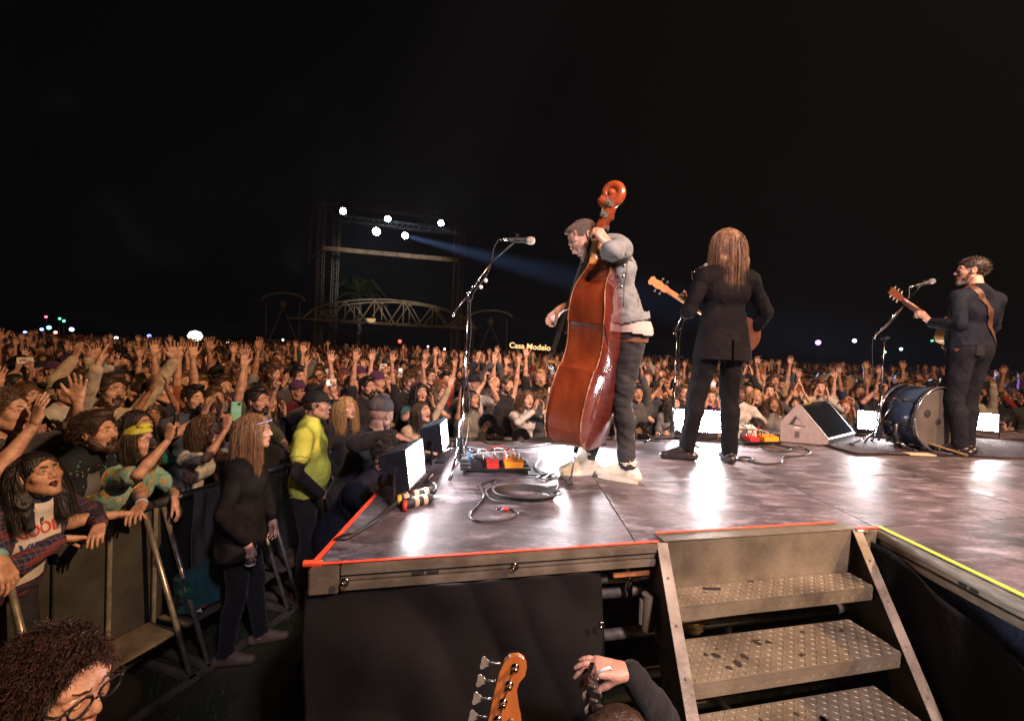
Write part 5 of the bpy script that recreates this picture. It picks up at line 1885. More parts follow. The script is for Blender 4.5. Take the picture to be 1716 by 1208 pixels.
ep = MB(); ep.tube([BM @ Vector((0, 0, -0.004)), BM @ Vector((0, 0, 0.012)), BM @ Vector((0, 0, 0.055))], [0.019, 0.0165, 0.010], 12); ep.build("rubber_tip", RUBBER, eo, smooth=True)
# pegbox and scroll
HEADW = mat("bass_scroll_wood", (0.22, 0.035, 0.012), 0.2, colour2=(0.36, 0.08, 0.022), scale=12, coat=0.6)
pb = MB()
pz0, pz1 = Ltot - 0.245, Ltot - 0.055
pv = []
for (z, w_, yf_, yb2) in ((pz0, 0.026, yF + .012, yF - .030), (pz0 + .02, 0.036, yF + .004, yF - .046), (pz0 + .10, 0.033, yF - .024, yF - .078), (pz1, 0.026, yF - .052, yF - .100), (pz1 + .03, .022, yF - .055, yF - .100)):
    pv += [(-w_, yf_, z), (w_, yf_, z), (w_ * .9, yb2, z), (-w_ * .9, yb2, z)]
pf = [(0, 3, 2, 1), (16, 17, 18, 19)]
for k in range(4):
    for i in range(4): pf.append((4 * k + i, 4 * k + (i + 1) % 4, 4 * k + 4 + (i + 1) % 4, 4 * k + 4 + i))
pb.add(pv, pf, M=BM)
hb_ = pb.build("pegbox", HEADW, bass, auto=35)
sc = MB()
spi = []
c0 = Vector((0, yF - .050, Ltot - 0.022))
for k in range(40):
    t = k / 39; a = R(-150) + t * R(560); r_ = 0.062 * (1 - t) ** 0.75 + 0.010
    spi.append((c0 + Vector((0, -math.cos(a) * r_, math.sin(a) * r_)), 0.023 * (1 - t) ** .5 + .010, (1 + .5 * t)))
sc.tube([BM @ p for p, r_, w_ in spi], [r_ for p, r_, w_ in spi], 10)
for sx in (-1, 1):
    sc.lathe([(0.045, 0), (0.040, 0.010), (0.022, 0.012), (0.020, 0.024), (0.004, 0.026)], 18, M=BM @ Matrix.Translation(c0) @ Matrix.Rotation(R(90) * sx, 4, 'Y'))
sc.build("scroll", HEADW, hb_, smooth=True)
for i in range(4):
    sx = 1 if i % 2 else -1
    zt = pz0 + 0.045 + 0.035 * i
    yt = yF - .02 - .28 * (zt - pz0)
    mt = MB()
    mt.tube([BM @ Vector((sx * .026, yt, zt)), BM @ Vector((sx * .085, yt, zt - .004))], 0.0042, 8)
    mt.box((sx * .036, yt - .002, zt), (0.004, 0.034, 0.042), M=BM, bev=.0015)
    mt.lathe([(0.009, -.007), (0.016, -.006), (0.016, .006), (0.009, .007)], 14, M=BM @ Matrix.Translation((sx * .045, yt + .014, zt)) @ Matrix.Rotation(R(90), 4, 'Y'))
    mo = mt.build("tuning_machine", GALV, hb_, auto=40)
    ky = MB(); ky.box((sx * .096, yt, zt - .005), (0.028, 0.009, 0.040), M=BM, bev=0.004)
    ky.build("tuning_key", GALV, mo)

# ---- the bassist
LB_ = Vector((0.735, 2.97, S)); hB = 1.84; rzB = R(93)
pz = Pose(LB_, rzB, hB)
neck_hand = at_y(1003, 392, tipY) + Vector((0.0, 0, 0))
lw = at_y(1022, 413, tipY - 0.05)
rw_ = at_y(943, 515, 3.03)
head_b = make_head(False, 0.2, 0.15, 1.0, 1.0, 1.05, vox=0.004, closed=True)
body, inf = make_body(h=hB, girth=1.0, lean=13, twist=-8, head=head_b, head_dir=(10, -40, 4), neck_fwd=0.13, head_off=(0, 0.02, -0.10), sleeve='roll', vox=0.009, lo=False, folds=0.007, loose=1.0,
    feet=[(0.10, 0.20, 0, 10), (-0.06, -0.02, 0, -32)],
    hands={'L': pz.arm(lw, (0.55, -0.75, -0.45), 'grip', (-0.62, 0.05, 0.75), (-0.55, 0.75, -0.2)),
           'R': pz.arm(rw_, (0.7, 0.7, -0.2), 'pluck', (-0.72, -0.08, -0.68), (0.45, -0.5, -0.7))},
    seed=3, shoe_hi=True, collar=False, leg_loose=0.94, knee_out=0.1)
DENIM = mat("washed_denim", (0.150, 0.168, 0.168), 0.85, colour2=(0.255, 0.275, 0.270), scale=9, bump=0.18, bscale=330, spec=0.15)
JEANB = mat("black_jeans", (0.020, 0.020, 0.022), 0.85, colour2=(0.042, 0.041, 0.042), scale=7, bump=0.4, bscale=160, spec=0.2)
SNEAK = mat("sneaker_cream", (0.62, 0.56, 0.44), 0.55, var=0.10, scale=20)
WHITE_T = mat("white_cotton", (0.42, 0.38, 0.34), 0.9, var=0.1, scale=14, bump=0.3, bscale=90, spec=0.15)
bassist = person_obj(body, mats_for(skin_hero, DENIM, JEANB, SNEAK), LB_, rz=rzB,
    label="man in pale denim jacket and cream high-top sneakers playing the double bass, head bowed")
hr = Soft(0.0045, 0.012)
hr.ell((0, -0.017, 0.0295), (0.0762, 0.0975, 0.0905), tag=HAIR)
hr.ell((0, 0.116, -0.026), (0.095, 0.082, 0.108), op='sub', tag=None, k=0.02)
hr.box((0, 0.0, -0.125), (0.12, 0.13, 0.075), 0.015, op='sub', tag=None, k=0.02)
for sx in (-1, 1): hr.ell((sx * 0.085, 0.004, -0.02), (0.03, 0.03, 0.038), op='sub', tag=None, k=0.012)
hr.ell((0, 0.03, 0.100), (0.046, 0.050, 0.018), tag=HAIR)
hp = hr.run(); hp.V += hp.normals() * (wob(hp.V, 120, 1) * 0.0018)[:, None]
child_piece("hair", hp.moved(inf['head']), mat("hair_cropped_brown", (0.105, 0.070, 0.048), 0.7, var=0.5, scale=90, bump=0.6, bscale=260), bassist)
# white shirt showing below the jacket, jacket waistband, belt
hipz = 0.93 * hB / 1.75
def lean_pt(x, y, z, lean=13): 
    m = Matrix.Rotation(R(-lean), 3, 'X'); return Vector((0, 0, hipz)) + m @ Vector((x, y, z))
sh_ = shell([(lean_pt(-.07, 0.0, -0.045), lean_pt(.07, 0.0, -0.045), 0.138, 0.138, ((0, 1, 0), 0.94)), (lean_pt(-.06, 0, .05), lean_pt(.06, 0, .05), 0.136, 0.136, ((0, 1, 0), 0.92))], 0.008, 0.02, 0.002, 4, lambda V: (V[:, 2] > hipz - 0.050 + 0.006 * np.sin(V[:, 1] * 22)) & (V[:, 2] < hipz + 0.035), ff=30)
child_piece("shirt_hem", sh_, WHITE_T, bassist)
jb = shell([(lean_pt(-.066, 0.004, 0.065), lean_pt(.066, 0.004, 0.065), 0.147, 0.147, ((0, 1, 0), 0.9))], 0.008, 0.02, 0.002, 4, lambda V: (np.abs((V[:, 2] - hipz) - 0.055 - (-0.22) * V[:, 1]) < 0.028))
child_piece("jacket_waistband", jb, DENIM, bassist)
bl_ = shell([(Vector((-.06, 0, hipz - 0.075)), Vector((.06, 0, hipz - 0.075)), 0.124, 0.124, ((0, 1, 0), 0.92))], 0.008, 0.02, 0.0, 4, lambda V: np.abs(V[:, 2] - (hipz - 0.075)) < 0.020)
child_piece("belt", bl_, belt_m, bassist)
nb, nt = inf['neck']
cl = Soft(0.007, 0.012)
for a in np.linspace(-2.5, 2.5, 11):
    c = nb + Vector((math.sin(a) * 0.075, -math.cos(a) * 0.070 + 0.012, 0.0 - 0.02 * (1 - math.cos(a))))
    a2 = a + 0.5
    c2 = nb + Vector((math.sin(a2) * 0.075, -math.cos(a2) * 0.070 + 0.012, 0.0 - 0.02 * (1 - math.cos(a2))))
    cl.cone(c, c2, 0.016, 0.016, tag=TOP); cl.cone(c + Vector((0, 0, 0.022)), c2 + Vector((0, 0, 0.022)), 0.012, 0.012, tag=TOP)
child_piece("jacket_collar", cl.run(), DENIM, bassist)
cf = Soft(0.006, 0.01)
for sd in ('L', 'R'):
    e, w = inf['el' + sd], inf['wr' + sd]
    cf.cone(e + (w - e) * 0.20, e + (w - e) * 0.30, 0.056, 0.054, tag=TOP)
child_piece("rolled_cuffs", cf.run(), DENIM, bassist)["kind"] = "stuff"
# chest pocket flap and buttons on the side turned to the camera, sewn onto the jacket by projection
bvh_b = BVHTree.FromPolygons([tuple(v) for v in body.V], [tuple(q) for q in body.Q])
def stick(pts, d, off=0.003):
    """moves points along d onto the body"""
    out = []
    for p in pts:
        h_ = bvh_b.ray_cast(Vector(p) - Vector(d) * 0.5, Vector(d))
        out.append((h_[0] - Vector(d) * off) if h_[0] is not None else None)
    return out
seam = mat("denim_seam", (0.13, 0.13, 0.11), 0.9, var=0.2, scale=80)
dirn = Vector((1, 0, 0))        # from the figure's left side inwards
for nm, pl_ in (("seam", [(0, 0.075, hipz + .12 + .025 * k) for k in range(12)]), ("seam", [(0, -0.02, hipz + .12 + .025 * k) for k in range(10)]), ("yoke_seam", [(0, -0.12 + .03 * k, hipz + .40) for k in range(10)])):
    q = [p for p in stick([Vector((-0.5, y, z)) for (x, y, z) in pl_], dirn, 0.001) if p is not None]
    if len(q) > 3:
        mb = MB(); mb.tube(q, 0.0028, 5); mb.build(nm, seam, bassist, smooth=True)
for k in range(5):
    q = stick([Vector((-0.5, 0.092, hipz + .12 + .06 * k))], dirn, 0.002)[0]
    if q is not None:
        mb = MB(); mb.lathe([(0.008, 0), (0.008, 0.003), (0.002, 0.004)], 10, M=frame(q, z=(-1, 0.2, 0), x=(0, 0, 1))); mb.build("button", GALV, bassist, smooth=True)
# sneaker soles, straps and laces
for sd, (fx, fy, fz, fr) in (('R', (0.10, 0.20, 0, 10)), ('L', (-0.06, -0.02, 0, -32))):
    an = inf['an' + sd]; fw = Vector((-math.sin(R(fr)), math.cos(R(fr)), 0))
    b0 = Vector((an.x, an.y, 0)); side_ = Vector((fw.y, -fw.x, 0))
    so_ = MB()
    ol = [(-0.078, 0.0), (-0.070, .033), (-0.02, .037), (0.07, .044), (0.14, .043), (0.18, .028), (0.194, 0.0)]
    ol = ol + [(a, -b) for a, b in reversed(ol[1:-1])]
    so_.prism(ol, 0.0, 0.030, M=frame(b0, x=fw, y=-side_))
    s_o = so_.build("sole", SNEAK, bassist, auto=40)
    sm = Soft(0.006, 0.012)
    sm.cone(b0 - fw * 0.045 + Vector((0, 0, 0.055)), b0 + fw * 0.150 + Vector((0, 0, 0.040)), 0.039, 0.032, tag=SHOE)
    sm.cone(b0 + Vector((0, 0, 0.07)), an + Vector((0, 0, 0.06)), 0.043, 0.047, tag=SHOE)
    sm.cone(an + Vector((0, 0, 0.02)), b0 + fw * 0.10 + Vector((0, 0, 0.055)), 0.045, 0.034, tag=SHOE, k=0.03)
    u_o = child_piece("sneaker_upper", sm.run(), SNEAK, bassist)
    stp = MB(); ring = [an + Vector((0, 0, 0.035)) + (fw * math.cos(a) * 0.051 + side_ * math.sin(a) * 0.049) for a in np.linspace(0, 6.2832, 20)]
    stp.tube(ring, 0.009, 6); stp.build("ankle_strap", SNEAK, u_o, smooth=True)
    for k in range(5):
        t = k / 4
        c = an.lerp(b0 + fw * 0.115 + Vector((0, 0, 0.075)), t) + fw * (0.045 * (1 - t) + 0.0) + Vector((0, 0, 0.012 * (1 - t) + .004))
        lc_ = MB(); lc_.tube([c - side_ * .026 - Vector((0, 0, .006)), c + Vector((0, 0, .006)), c + side_ * .026 - Vector((0, 0, .006))], 0.0042, 5)
        lc_.build("lace", SNEAK, u_o, smooth=True)
    cfm = Soft(0.007, 0.01)
    kn = inf['kn' + sd]; q = (kn - an).normalized()
    cfm.cone(an + q * 0.055, an + q * 0.10, 0.056, 0.058, tag=BOTTOM); 
    child_piece("trouser_cuff", cfm.run(), JEANB, bassist)

# ---- guitars
MAPLE = mat("maple_neck", (0.55, 0.25, 0.10), 0.3, var=0.15, scale=20, coat=0.4)
ROSEW = mat("rosewood", (0.10, 0.035, 0.018), 0.3, var=0.25, scale=30, coat=0.3)
SPRUCE = mat("guitar_top", (0.42, 0.22, 0.08), 0.25, var=0.15, scale=10, coat=0.5)


def guitar(name, label, head_tip, body_end, face, neckm, bodym, style, pegs=3, L=None):
    """fretted instrument from the tip of its head to the end of its body; face = the way its strings look"""
    h_, e_ = Vector(head_tip), Vector(body_end)
    a = (h_ - e_).normalized(); L = (h_ - e_).length
    f = Vector(face); f = (f - a * f.dot(a)).normalized(); x = a.cross(f) * -1
    t = empty(name, e_); tag(t, label, "guitar" if style != 'banjo' else "banjo")
    M_ = Matrix((x, a, f)).transposed().to_4x4()
    if M_.determinant() < 0:
        x = -x; M_ = Matrix((x, a, f)).transposed().to_4x4()
    hl_, bl2 = 0.17, L * 0.47
    if style == 'round':
        b_ = MB(); b_.lathe([(0.15, -.07), (0.16, -.065), (0.16, 0.0), (0.15, 0.005)], 28, M=M_ @ Matrix.Translation((0, 0.16, -.01)))
        b_.build("pot", bodym, t, auto=40); bl2 = 0.31
    else:
        ws = 1.0
        pr = [(0, 0.03), (0.012, 0.10), (0.05, 0.165), (0.12, 0.20), (0.19, 0.198), (0.25, 0.165), (0.30, 0.128), (0.345, 0.124), (0.40, 0.142), (0.445, 0.142), (0.48, 0.115), (0.50, 0.05)]
        if style == 'solid': pr = [(0, 0.03), (0.012, 0.10), (0.05, 0.15), (0.12, 0.165), (0.2, 0.14), (0.24, .125), (0.29, .128), (0.34, 0.145), (0.39, 0.13), (0.37, 0.07), (0.38, 0.04)]
        dp = 0.10 if style == 'acoustic' else 0.042
        ol = [(w_, y) for y, w_ in pr] + [(-w_, y) for y, w_ in reversed(pr)]
        b_ = MB(); b_.prism(ol, -dp, 0, M=M_); b_.build("guitar_body", bodym, t, auto=40)
        bl2 = pr[-1][0]
        br_ = MB(); br_.box((0, 0.14, 0.004), (0.09, 0.02, 0.008), M=M_); br_.build("bridge", ROSEW, t)
    nk_ = MB()
    nk_.tube([M_ @ Vector((0, bl2 - .02, -.012)), M_ @ Vector((0, L - hl_, -.010))], [0.026, 0.0215], 10)
    nk_.build("neck", neckm, t, smooth=True)
    fb_ = MB(); fb_.add([(-.028, bl2 - .10, .0), (.028, bl2 - .10, .0), (.0215, L - hl_, .0), (-.0215, L - hl_, .0), (-.028, bl2 - .10, .012), (.028, bl2 - .10, .012), (.0215, L - hl_, .008), (-.0215, L - hl_, .008)],
                        [(0, 3, 2, 1), (4, 5, 6, 7), (0, 1, 5, 4), (1, 2, 6, 5), (2, 3, 7, 6), (3, 0, 4, 7)], M=M_)
    fb_.build("fretboard", ROSEW, t)
    hd_ = MB()
    if style == 'round': ho = [(-.020, 0), (.020, 0), (.030, .02), (.024, .05), (.034, .09), (.026, .13), (.038, .155), (.02, .175), (-.02, .175), (-.038, .155), (-.026, .13), (-.034, .09), (-.024, .05), (-.030, .02)]
    elif pegs == 3: ho = [(-.0215, 0), (.0215, 0), (.034, .03), (.038, .15), (.030, .17), (0, .162), (-.030, .17), (-.038, .15), (-.034, .03)]
    else: ho = [(-.0215, 0), (.0215, 0), (.036, .045), (.026, .09), (.020, .12), (.030, .15), (.026, .178), (.004, .185), (-.016, .170), (-.030, .02)]
    hd_.prism(ho, -.016, -.002, M=M_ @ Matrix.Translation((0, L - hl_, 0)))
    ho_ = hd_.build("headstock", neckm, t, auto=40)
    sides = ((-1, 3), (1, 3)) if pegs == 3 else ((-1, 4),)
    if style == 'round': sides = ((-1, 2), (1, 2))
    for sx, n2 in sides:
        for k in range(n2):
            y = L - hl_ + .04 + k * (.045 if n2 < 4 else .038)
            pg = MB(); pg.tube([M_ @ Vector((sx * .03, y, -.012)), M_ @ Vector((sx * .05, y, -.012))], 0.003, 6)
            pg.box((sx * .056, y, -.012), (0.016, 0.018, 0.008), M=M_, bev=0.003)
            pg.lathe([(0.005, -.002), (0.0045, .008), (0.002, .010)], 8, M=M_ @ Matrix.Translation((sx * .016, y, 0)))
            pg.build("tuning_peg", GALV, ho_, auto=40)
    for k in range(4 if pegs == 4 else 5):
        st_ = MB(); x_ = (k - 2) * .007
        st_.tube([M_ @ Vector((x_ * 1.4, .14, .012)), M_ @ Vector((x_, L - hl_ + .01, .010)), M_ @ Vector((x_, L - hl_ + .06, .002))], 0.0008, 4)
        st_.build("string", STRING, t)
    return t


Lm = Vector((1.62, 3.56, S)); hM = 1.80; rzM = R(6)
gmid_h = at_y(1089, 468, 3.72); gmid_e = Vector((1.98, 3.80, S + 0.93))
guitar("resonator_banjo", "banjo with an orange maple neck sticking out beside the long-haired player", gmid_h, gmid_e, (0.1, 1, 0.25), MAPLE, ROSEW, 'round')
pz = Pose(Lm, rzM, hM)
lw = at_y(1163, 507, 3.70)
body, inf = make_body(h=hM, girth=0.98, lean=-2, twist=4, head=make_head(False, 0.1, 0.1, vox=0.0045), head_dir=(14, 2, -3), neck_fwd=0.01, sleeve='long', vox=0.009, lo=False, folds=0.006, loose=1.10,
    feet=[(0.09, -0.02, 0, -14), (-0.23, 0.04, 0, 74)],
    hands={'L': pz.arm(lw, (-0.5, -0.55, -0.7), 'grip', (-0.2, 0.9, 0.35), (-0.4, 0.2, 0.9)),
           'R': pz.arm(Vector((1.93, 3.80, S + 0.98)), (1.0, -0.55, -0.1), 'pluck', (-0.7, 0.3, -0.6), (0, -0.9, 0))}, seed=8, leg_loose=1.08, knee_out=0.0)
SUIT = mat("black_suit_wool", (0.005, 0.0045, 0.005), 0.85, colour2=(0.010, 0.009, 0.0095), scale=7, bump=0.3, bscale=300, spec=0.05)
BOOT = mat("black_boot_leather", (0.016, 0.013, 0.012), 0.28, var=0.3, scale=20)
guitarist = person_obj(body, mats_for(skin_hero, SUIT, SUIT, BOOT), Lm, rz=rzM, label="long-haired man in a long black suit jacket seen from behind, facing the crowd")
hz = 0.93 * hM / 1.75
jk = shell([(Vector((sx * .062, -.004, hz + .28)), Vector((sx * .088, -.008, hz - .20)), 0.088, 0.142, ((0, 1, 0), 0.88)) for sx in (-1, 1)] + [(Vector((0, -.004, hz + .26)), Vector((0, -.008, hz - .20)), 0.088, 0.142, ((0, 1, 0), 0.88))], 0.010, 0.05, 0.007, 12,
           lambda V: (V[:, 2] > hz - 0.165) & (V[:, 2] < hz + .30) & ~((np.abs(V[:, 0] - 0.012 * np.sin(V[:, 2] * 9)) < 0.006) & (V[:, 1] < 0) & (V[:, 2] < hz - 0.02)), ff=22)
child_piece("jacket_skirt", jk, SUIT, guitarist)
lhair = Soft(0.006, 0.02)
lhair.ell((0, -0.018, 0.034), (0.088, 0.110, 0.096), tag=HAIR)
lhair.ell((0, 0.125, -0.03), (0.072, 0.095, 0.11), op='sub', tag=None)
for (x0, x1, x2, ln, r_) in ((-.062, -.085, -.080, -.24, .040), (-.025, -.040, -.035, -.34, .052), (.020, .030, .045, -.40, .052), (.060, .085, .085, -.30, .042)):
    lhair.cone((x0, -.060, .03), (x1, -.088, -.12), .050, r_, tag=HAIR); lhair.cone((x1, -.088, -.12), (x2, -.105, ln), r_, .016, tag=HAIR)
hp = lhair.run()
Nn = hp.normals(); an_ = hp.V[:, 0]
hp.V += Nn * (np.sin(an_ * 190 + 4 * np.sin(hp.V[:, 2] * 14) + 2 * np.sin(hp.V[:, 2] * 33)) * 0.002 + wob(hp.V, 50, 3) * 0.005)[:, None]
hp = join([hp, strands(6000, "long", 8, 0.30, 0.0010, curl=0.002, segs=9, comb=(0, -.4, 0), mess=.18, grav=.30, vol=.006)])
child_piece("long_hair", hp.moved(inf['head']), mat("hair_long_brown", (0.10, 0.050, 0.025), 0.40, colour2=(0.24, 0.13, 0.065), scale=70, stretch=(1, 1, 0.06), bump=0.7, bscale=240), guitarist)

Lr = Vector((4.24, 4.27, S)); hR = 1.83; rzR = R(12)
gr_h = at_y(1489, 486, 4.42); gr_e = Vector((4.62, 4.62, S + 0.98))
guitar("acoustic_guitar", "acoustic guitar with a dark neck held by the man with the brown strap", gr_h, gr_e, (-0.45, 0.9, 0.2), ROSEW, SPRUCE, 'acoustic')
pz = Pose(Lr, rzR, hR)
lw = at_y(1560, 541, 4.36)
body, inf = make_body(h=hR, girth=1.10, lean=-3, twist=-4, head=make_head(False, 0.3, 0.25, 1.02, 1.05, 1.05, vox=0.0045), head_dir=(40, 4, 0), neck_fwd=0.02, sleeve='long', vox=0.009, lo=False, folds=0.006, loose=1.04, belly=0.02,
    feet=[(0.11, 0.05, 0, -10), (-0.10, -0.04, 0, 16)],
    hands={'L': pz.arm(lw, (-0.25, -0.55, -0.8), 'grip', (-0.65, 0.15, 0.75), (-0.5, 0.75, 0.1)),
           'R': pz.arm(Vector((4.46, 4.60, S + 1.06)), (0.9, -0.3, -0.3), 'pluck', (-0.8, 0.3, -0.5), (0, -0.9, 0))}, seed=15, leg_loose=1.06, knee_out=0.05)
NAVY = mat("dark_navy_shirt", (0.007, 0.009, 0.014), 0.8, colour2=(0.014, 0.018, 0.027), scale=8, bump=0.35, bscale=200, spec=0.08)
JEAND = mat("dark_jeans", (0.007, 0.0075, 0.010), 0.8, colour2=(0.014, 0.0145, 0.019), scale=8, bump=0.35, bscale=200, spec=0.08)
strapman = person_obj(body, mats_for(skin_hero, NAVY, JEAND, BOOT), Lr, rz=rzR, label="bearded man in dark shirt and jeans with brown strap, at the microphone by the drum")
child_piece("hair", join([scalp('short', 0.005, 4), strands(1800, 'short', 6, 0.018, 0.0016, segs=3, comb=(.2, -.4, .2), mess=.25, grav=.1)]).moved(inf['head']), hair_m['dark brown'], strapman)
child_piece("beard", beard_piece(0.005, 0.75).moved(inf['head']), hair_m['brown'], strapman)
hz = 0.93 * hR / 1.75
bl_ = shell([(Vector((-.065, 0.004, hz - 0.01)), Vector((.065, 0.004, hz - 0.01)), 0.137, 0.137, ((0, 1, 0), 0.9))], 0.008, 0.02, 0.0, 4, lambda V: np.abs(V[:, 2] - (hz - 0.01)) < 0.020)
child_piece("belt", bl_, belt_m, strapman)
pk = MB(); pk.box((0, 0, 0), (0.065, 0.03, 0.10), M=frame(Vector((-.075, -.125, hz - .01)), x=(1, -.5, 0), y=(.5, 1, 0)), bev=0.005)
pk.build("belt_pack", BLACKM, strapman)
bvh_b = BVHTree.FromPolygons([tuple(v) for v in body.V], [tuple(q) for q in body.Q])
# strap: a band over the left shoulder down the back to the right hip
ctrl = []
for k in range(23):
    t = k / 22
    a = Vector((-0.085, 0.10, hz + 0.40)); 
    ang = -0.9 + t * 3.9
    ctrl.append(t)
band = []
path = bez([(-0.10, 0.14, hz + 0.30), (-0.105, 0.08, hz + 0.48), (-0.09, 0.0, hz + 0.545), (-0.075, -0.075, hz + 0.50), (-0.03, -0.125, hz + 0.40), (0.04, -0.135, hz + 0.25), (0.11, -0.115, hz + 0.12), (0.17, -0.03, hz + 0.03), (0.17, 0.08, hz + 0.02)], 6)
bm_ = MB(); vs = []
for i, p in enumerate(path):
    d = (path[min(i + 1, len(path) - 1)] - path[max(i - 1, 0)]).normalized()
    near = bvh_b.find_nearest(p)
    n = near[1] if near[0] is not None else Vector((0, -1, 0))
    if (p - near[0]).dot(n) < 0: pass
    base = near[0] + n * 0.006
    s_ = d.cross(n).normalized()
    vs += [base - s_ * .027, base + s_ * .027, base + s_ * .027 + n * .004, base - s_ * .027 + n * .004]
fs = []
for i in range(len(path) - 1):
    for k in range(4): fs.append((4 * i + k, 4 * i + (k + 1) % 4, 4 * i + 4 + (k + 1) % 4, 4 * i + 4 + k))
bm_.add(vs, fs)
bm_.build("guitar_strap", mat("strap_leather", (0.075, 0.030, 0.015), 0.55, var=0.3, scale=25), strapman, auto=40)

# ------------------------------------------------------------------ crowd barricade
BAR = mat("barricade_sheet", (0.055, 0.055, 0.048), 0.5, 0.4, var=0.4, scale=4, bump=0.25, bscale=30)
BAR_T = mat("barricade_tube", (0.38, 0.36, 0.29), 0.38, 0.7, var=0.35, scale=20)
BRAIL = mat("barricade_rail", (0.05, 0.05, 0.05), 0.45, 0.4, var=0.3, scale=15)
RZ = 1.04
rdir = Vector((0.30, 0.954, 0)).normalized()
rperp = Vector((rdir.y, -rdir.x, 0))           # towards the pit
RA = Vector((-2.585, 2.26, 0))
RC = RA + rdir * 3.0                           # corner by the stage's far left
fdir = Vector((1, 0.255, 0)).normalized()


def barricade(a, d, L_, perp, label, braces=True):
    t = empty("crowd_barricade", a)
    tag(t, label, "barricade", "metal barricade sections round the stage")
    up = Vector((0, 0, 1))
    def F(u, w, z): return d * u + perp * w + up * z
    fr = frame((0, 0, 0), x=d, y=-perp) if True else None
    Mx = Matrix((d, perp, up)).transposed().to_4x4()
    n_ = max(2, int(round(L_ / 0.26)))
    for k in range(n_):
        w_ = L_ / n_
        sb = MB(); sb.box((w_ * (k + .5), 0, 0.56), (w_ - 0.012, 0.008, 0.90), M=Mx)
        sb.build("sheet", BAR, t)
        rb_ = MB(); rb_.box((w_ * k + 0.012, 0.012, 0.56), (0.024, 0.022, 0.92), M=Mx, bev=0.004)
        rb_.build("rib", BAR_T if k % 2 == 0 else BAR, t)
    rl = MB(); rl.tube([F(0.01, 0, RZ), F(L_ - .01, 0, RZ)], 0.030, 10); rl.build("top_rail", BRAIL, t, smooth=True)
    bt_ = MB(); bt_.box((L_ / 2, 0.02, 0.10), (L_ - .01, 0.04, 0.03), M=Mx); bt_.build("bottom_rail", BAR_T, t)
    st = MB(); st.box((L_ / 2, 0.17, 0.275), (L_ - .05, 0.26, 0.02), M=Mx, bev=0.004); st.build("step", ALU_DIRTY, t)
    for k in range(2):
        u = 0.06 + k * (L_ - .12)
        if braces:
            br_ = MB(); br_.tube([F(u, 0.02, RZ - .03), F(u + .02, 0.42, 0.03)], 0.016, 8); br_.build("brace", BAR_T, t, smooth=True)
        ft = MB(); ft.box((u + .01, 0.24, 0.022), (0.05, 0.46, 0.03), M=Mx, bev=0.004); ft.build("foot", ALU_DIRTY, t)
    fb_ = MB(); fb_.box((L_ / 2, 0.46, 0.022), (L_, 0.045, 0.03), M=Mx, bev=0.004); fb_.build("foot_bar", ALU_DIRTY, t)
    return t


secs = ["nearest barricade section, under the woman in the plaid jacket", "barricade section under the bearded man and the woman in the yellow headscarf",
        "barricade section behind the woman in the black jacket", "barricade section behind the guard in the lime polo shirt"]
for k, lab in enumerate(["barricade section at the edge of the pit beside the hanging hand"] + secs):
    barricade(RA + rdir * (k - 1) * 0.80, rdir, 0.80, rperp, lab)
fperp = Vector((fdir.y, -fdir.x, 0))
for k in range(9):
    barricade(RC + Vector((0.05, 0.22, 0)) + fdir * k * 1.2, fdir, 1.2, fperp, "barricade section beyond the stage lip, number %s from the corner behind the flood lights" % ["one", "two", "three", "four", "five", "six", "seven", "eight", "nine"][k], True)


# ------------------------------------------------------------------ people at the barricade and in the pit
def hero(loc, rz, h, skin, top, label, hair=None, hairc='dark brown', beard=0, bottom=None, shoe=None, headkw=None, arms=None, hairkw=None, vox=0.011, group=None, beardc=None, **kw):
    Pz = Pose(loc, rz, h)
    hd = {}
    for sd, a in (arms or {}).items():
        hd[sd] = Pz.arm(*a)
    hk = dict(vox=0.0046); hk.update(headkw or {})
    body, inf = make_body(h=h, head=make_head(**hk), hands=hd, vox=vox, lo=False, **kw)
    o = person_obj(body, mats_for(skin, top, bottom, shoe, hair=hair_m[hairc], brow=hair_m[hairc]), loc, rz=rz, label=label, group=group)
    if hair:
        kw_ = dict(hairkw or {}); cu_ = kw_.get('curl', 0); ln_ = kw_.get('length', 0.25); ym_ = kw_.pop('ymax', 0.05)
        sd_ = int(h * 997) % 50
        st_ = strands(2600, 'short', sd_, 0.034, 0.0013, curl=cu_, mess=.25, grav=.12, vol=kw_.get('vol', 0)) if hair == 'short' else strands(4200, 'long', sd_, ln_, 0.0013, ymax=ym_, curl=cu_ * .8, segs=7, mess=.2, grav=.32, vol=kw_.get('vol', 0), comb=(0, -.3, 0))
        child_piece("hair", join([scalp(hair, 0.0055, sd_, **kw_), st_]).moved(inf['head']), hair_m[hairc], o)
    if beard:
        child_piece("beard", beard_piece(0.005, beard).moved(inf['head']), hair_m[beardc or hairc], o)
    o["_body"] = 0
    del o["_body"]
    return o, inf, body, Pz


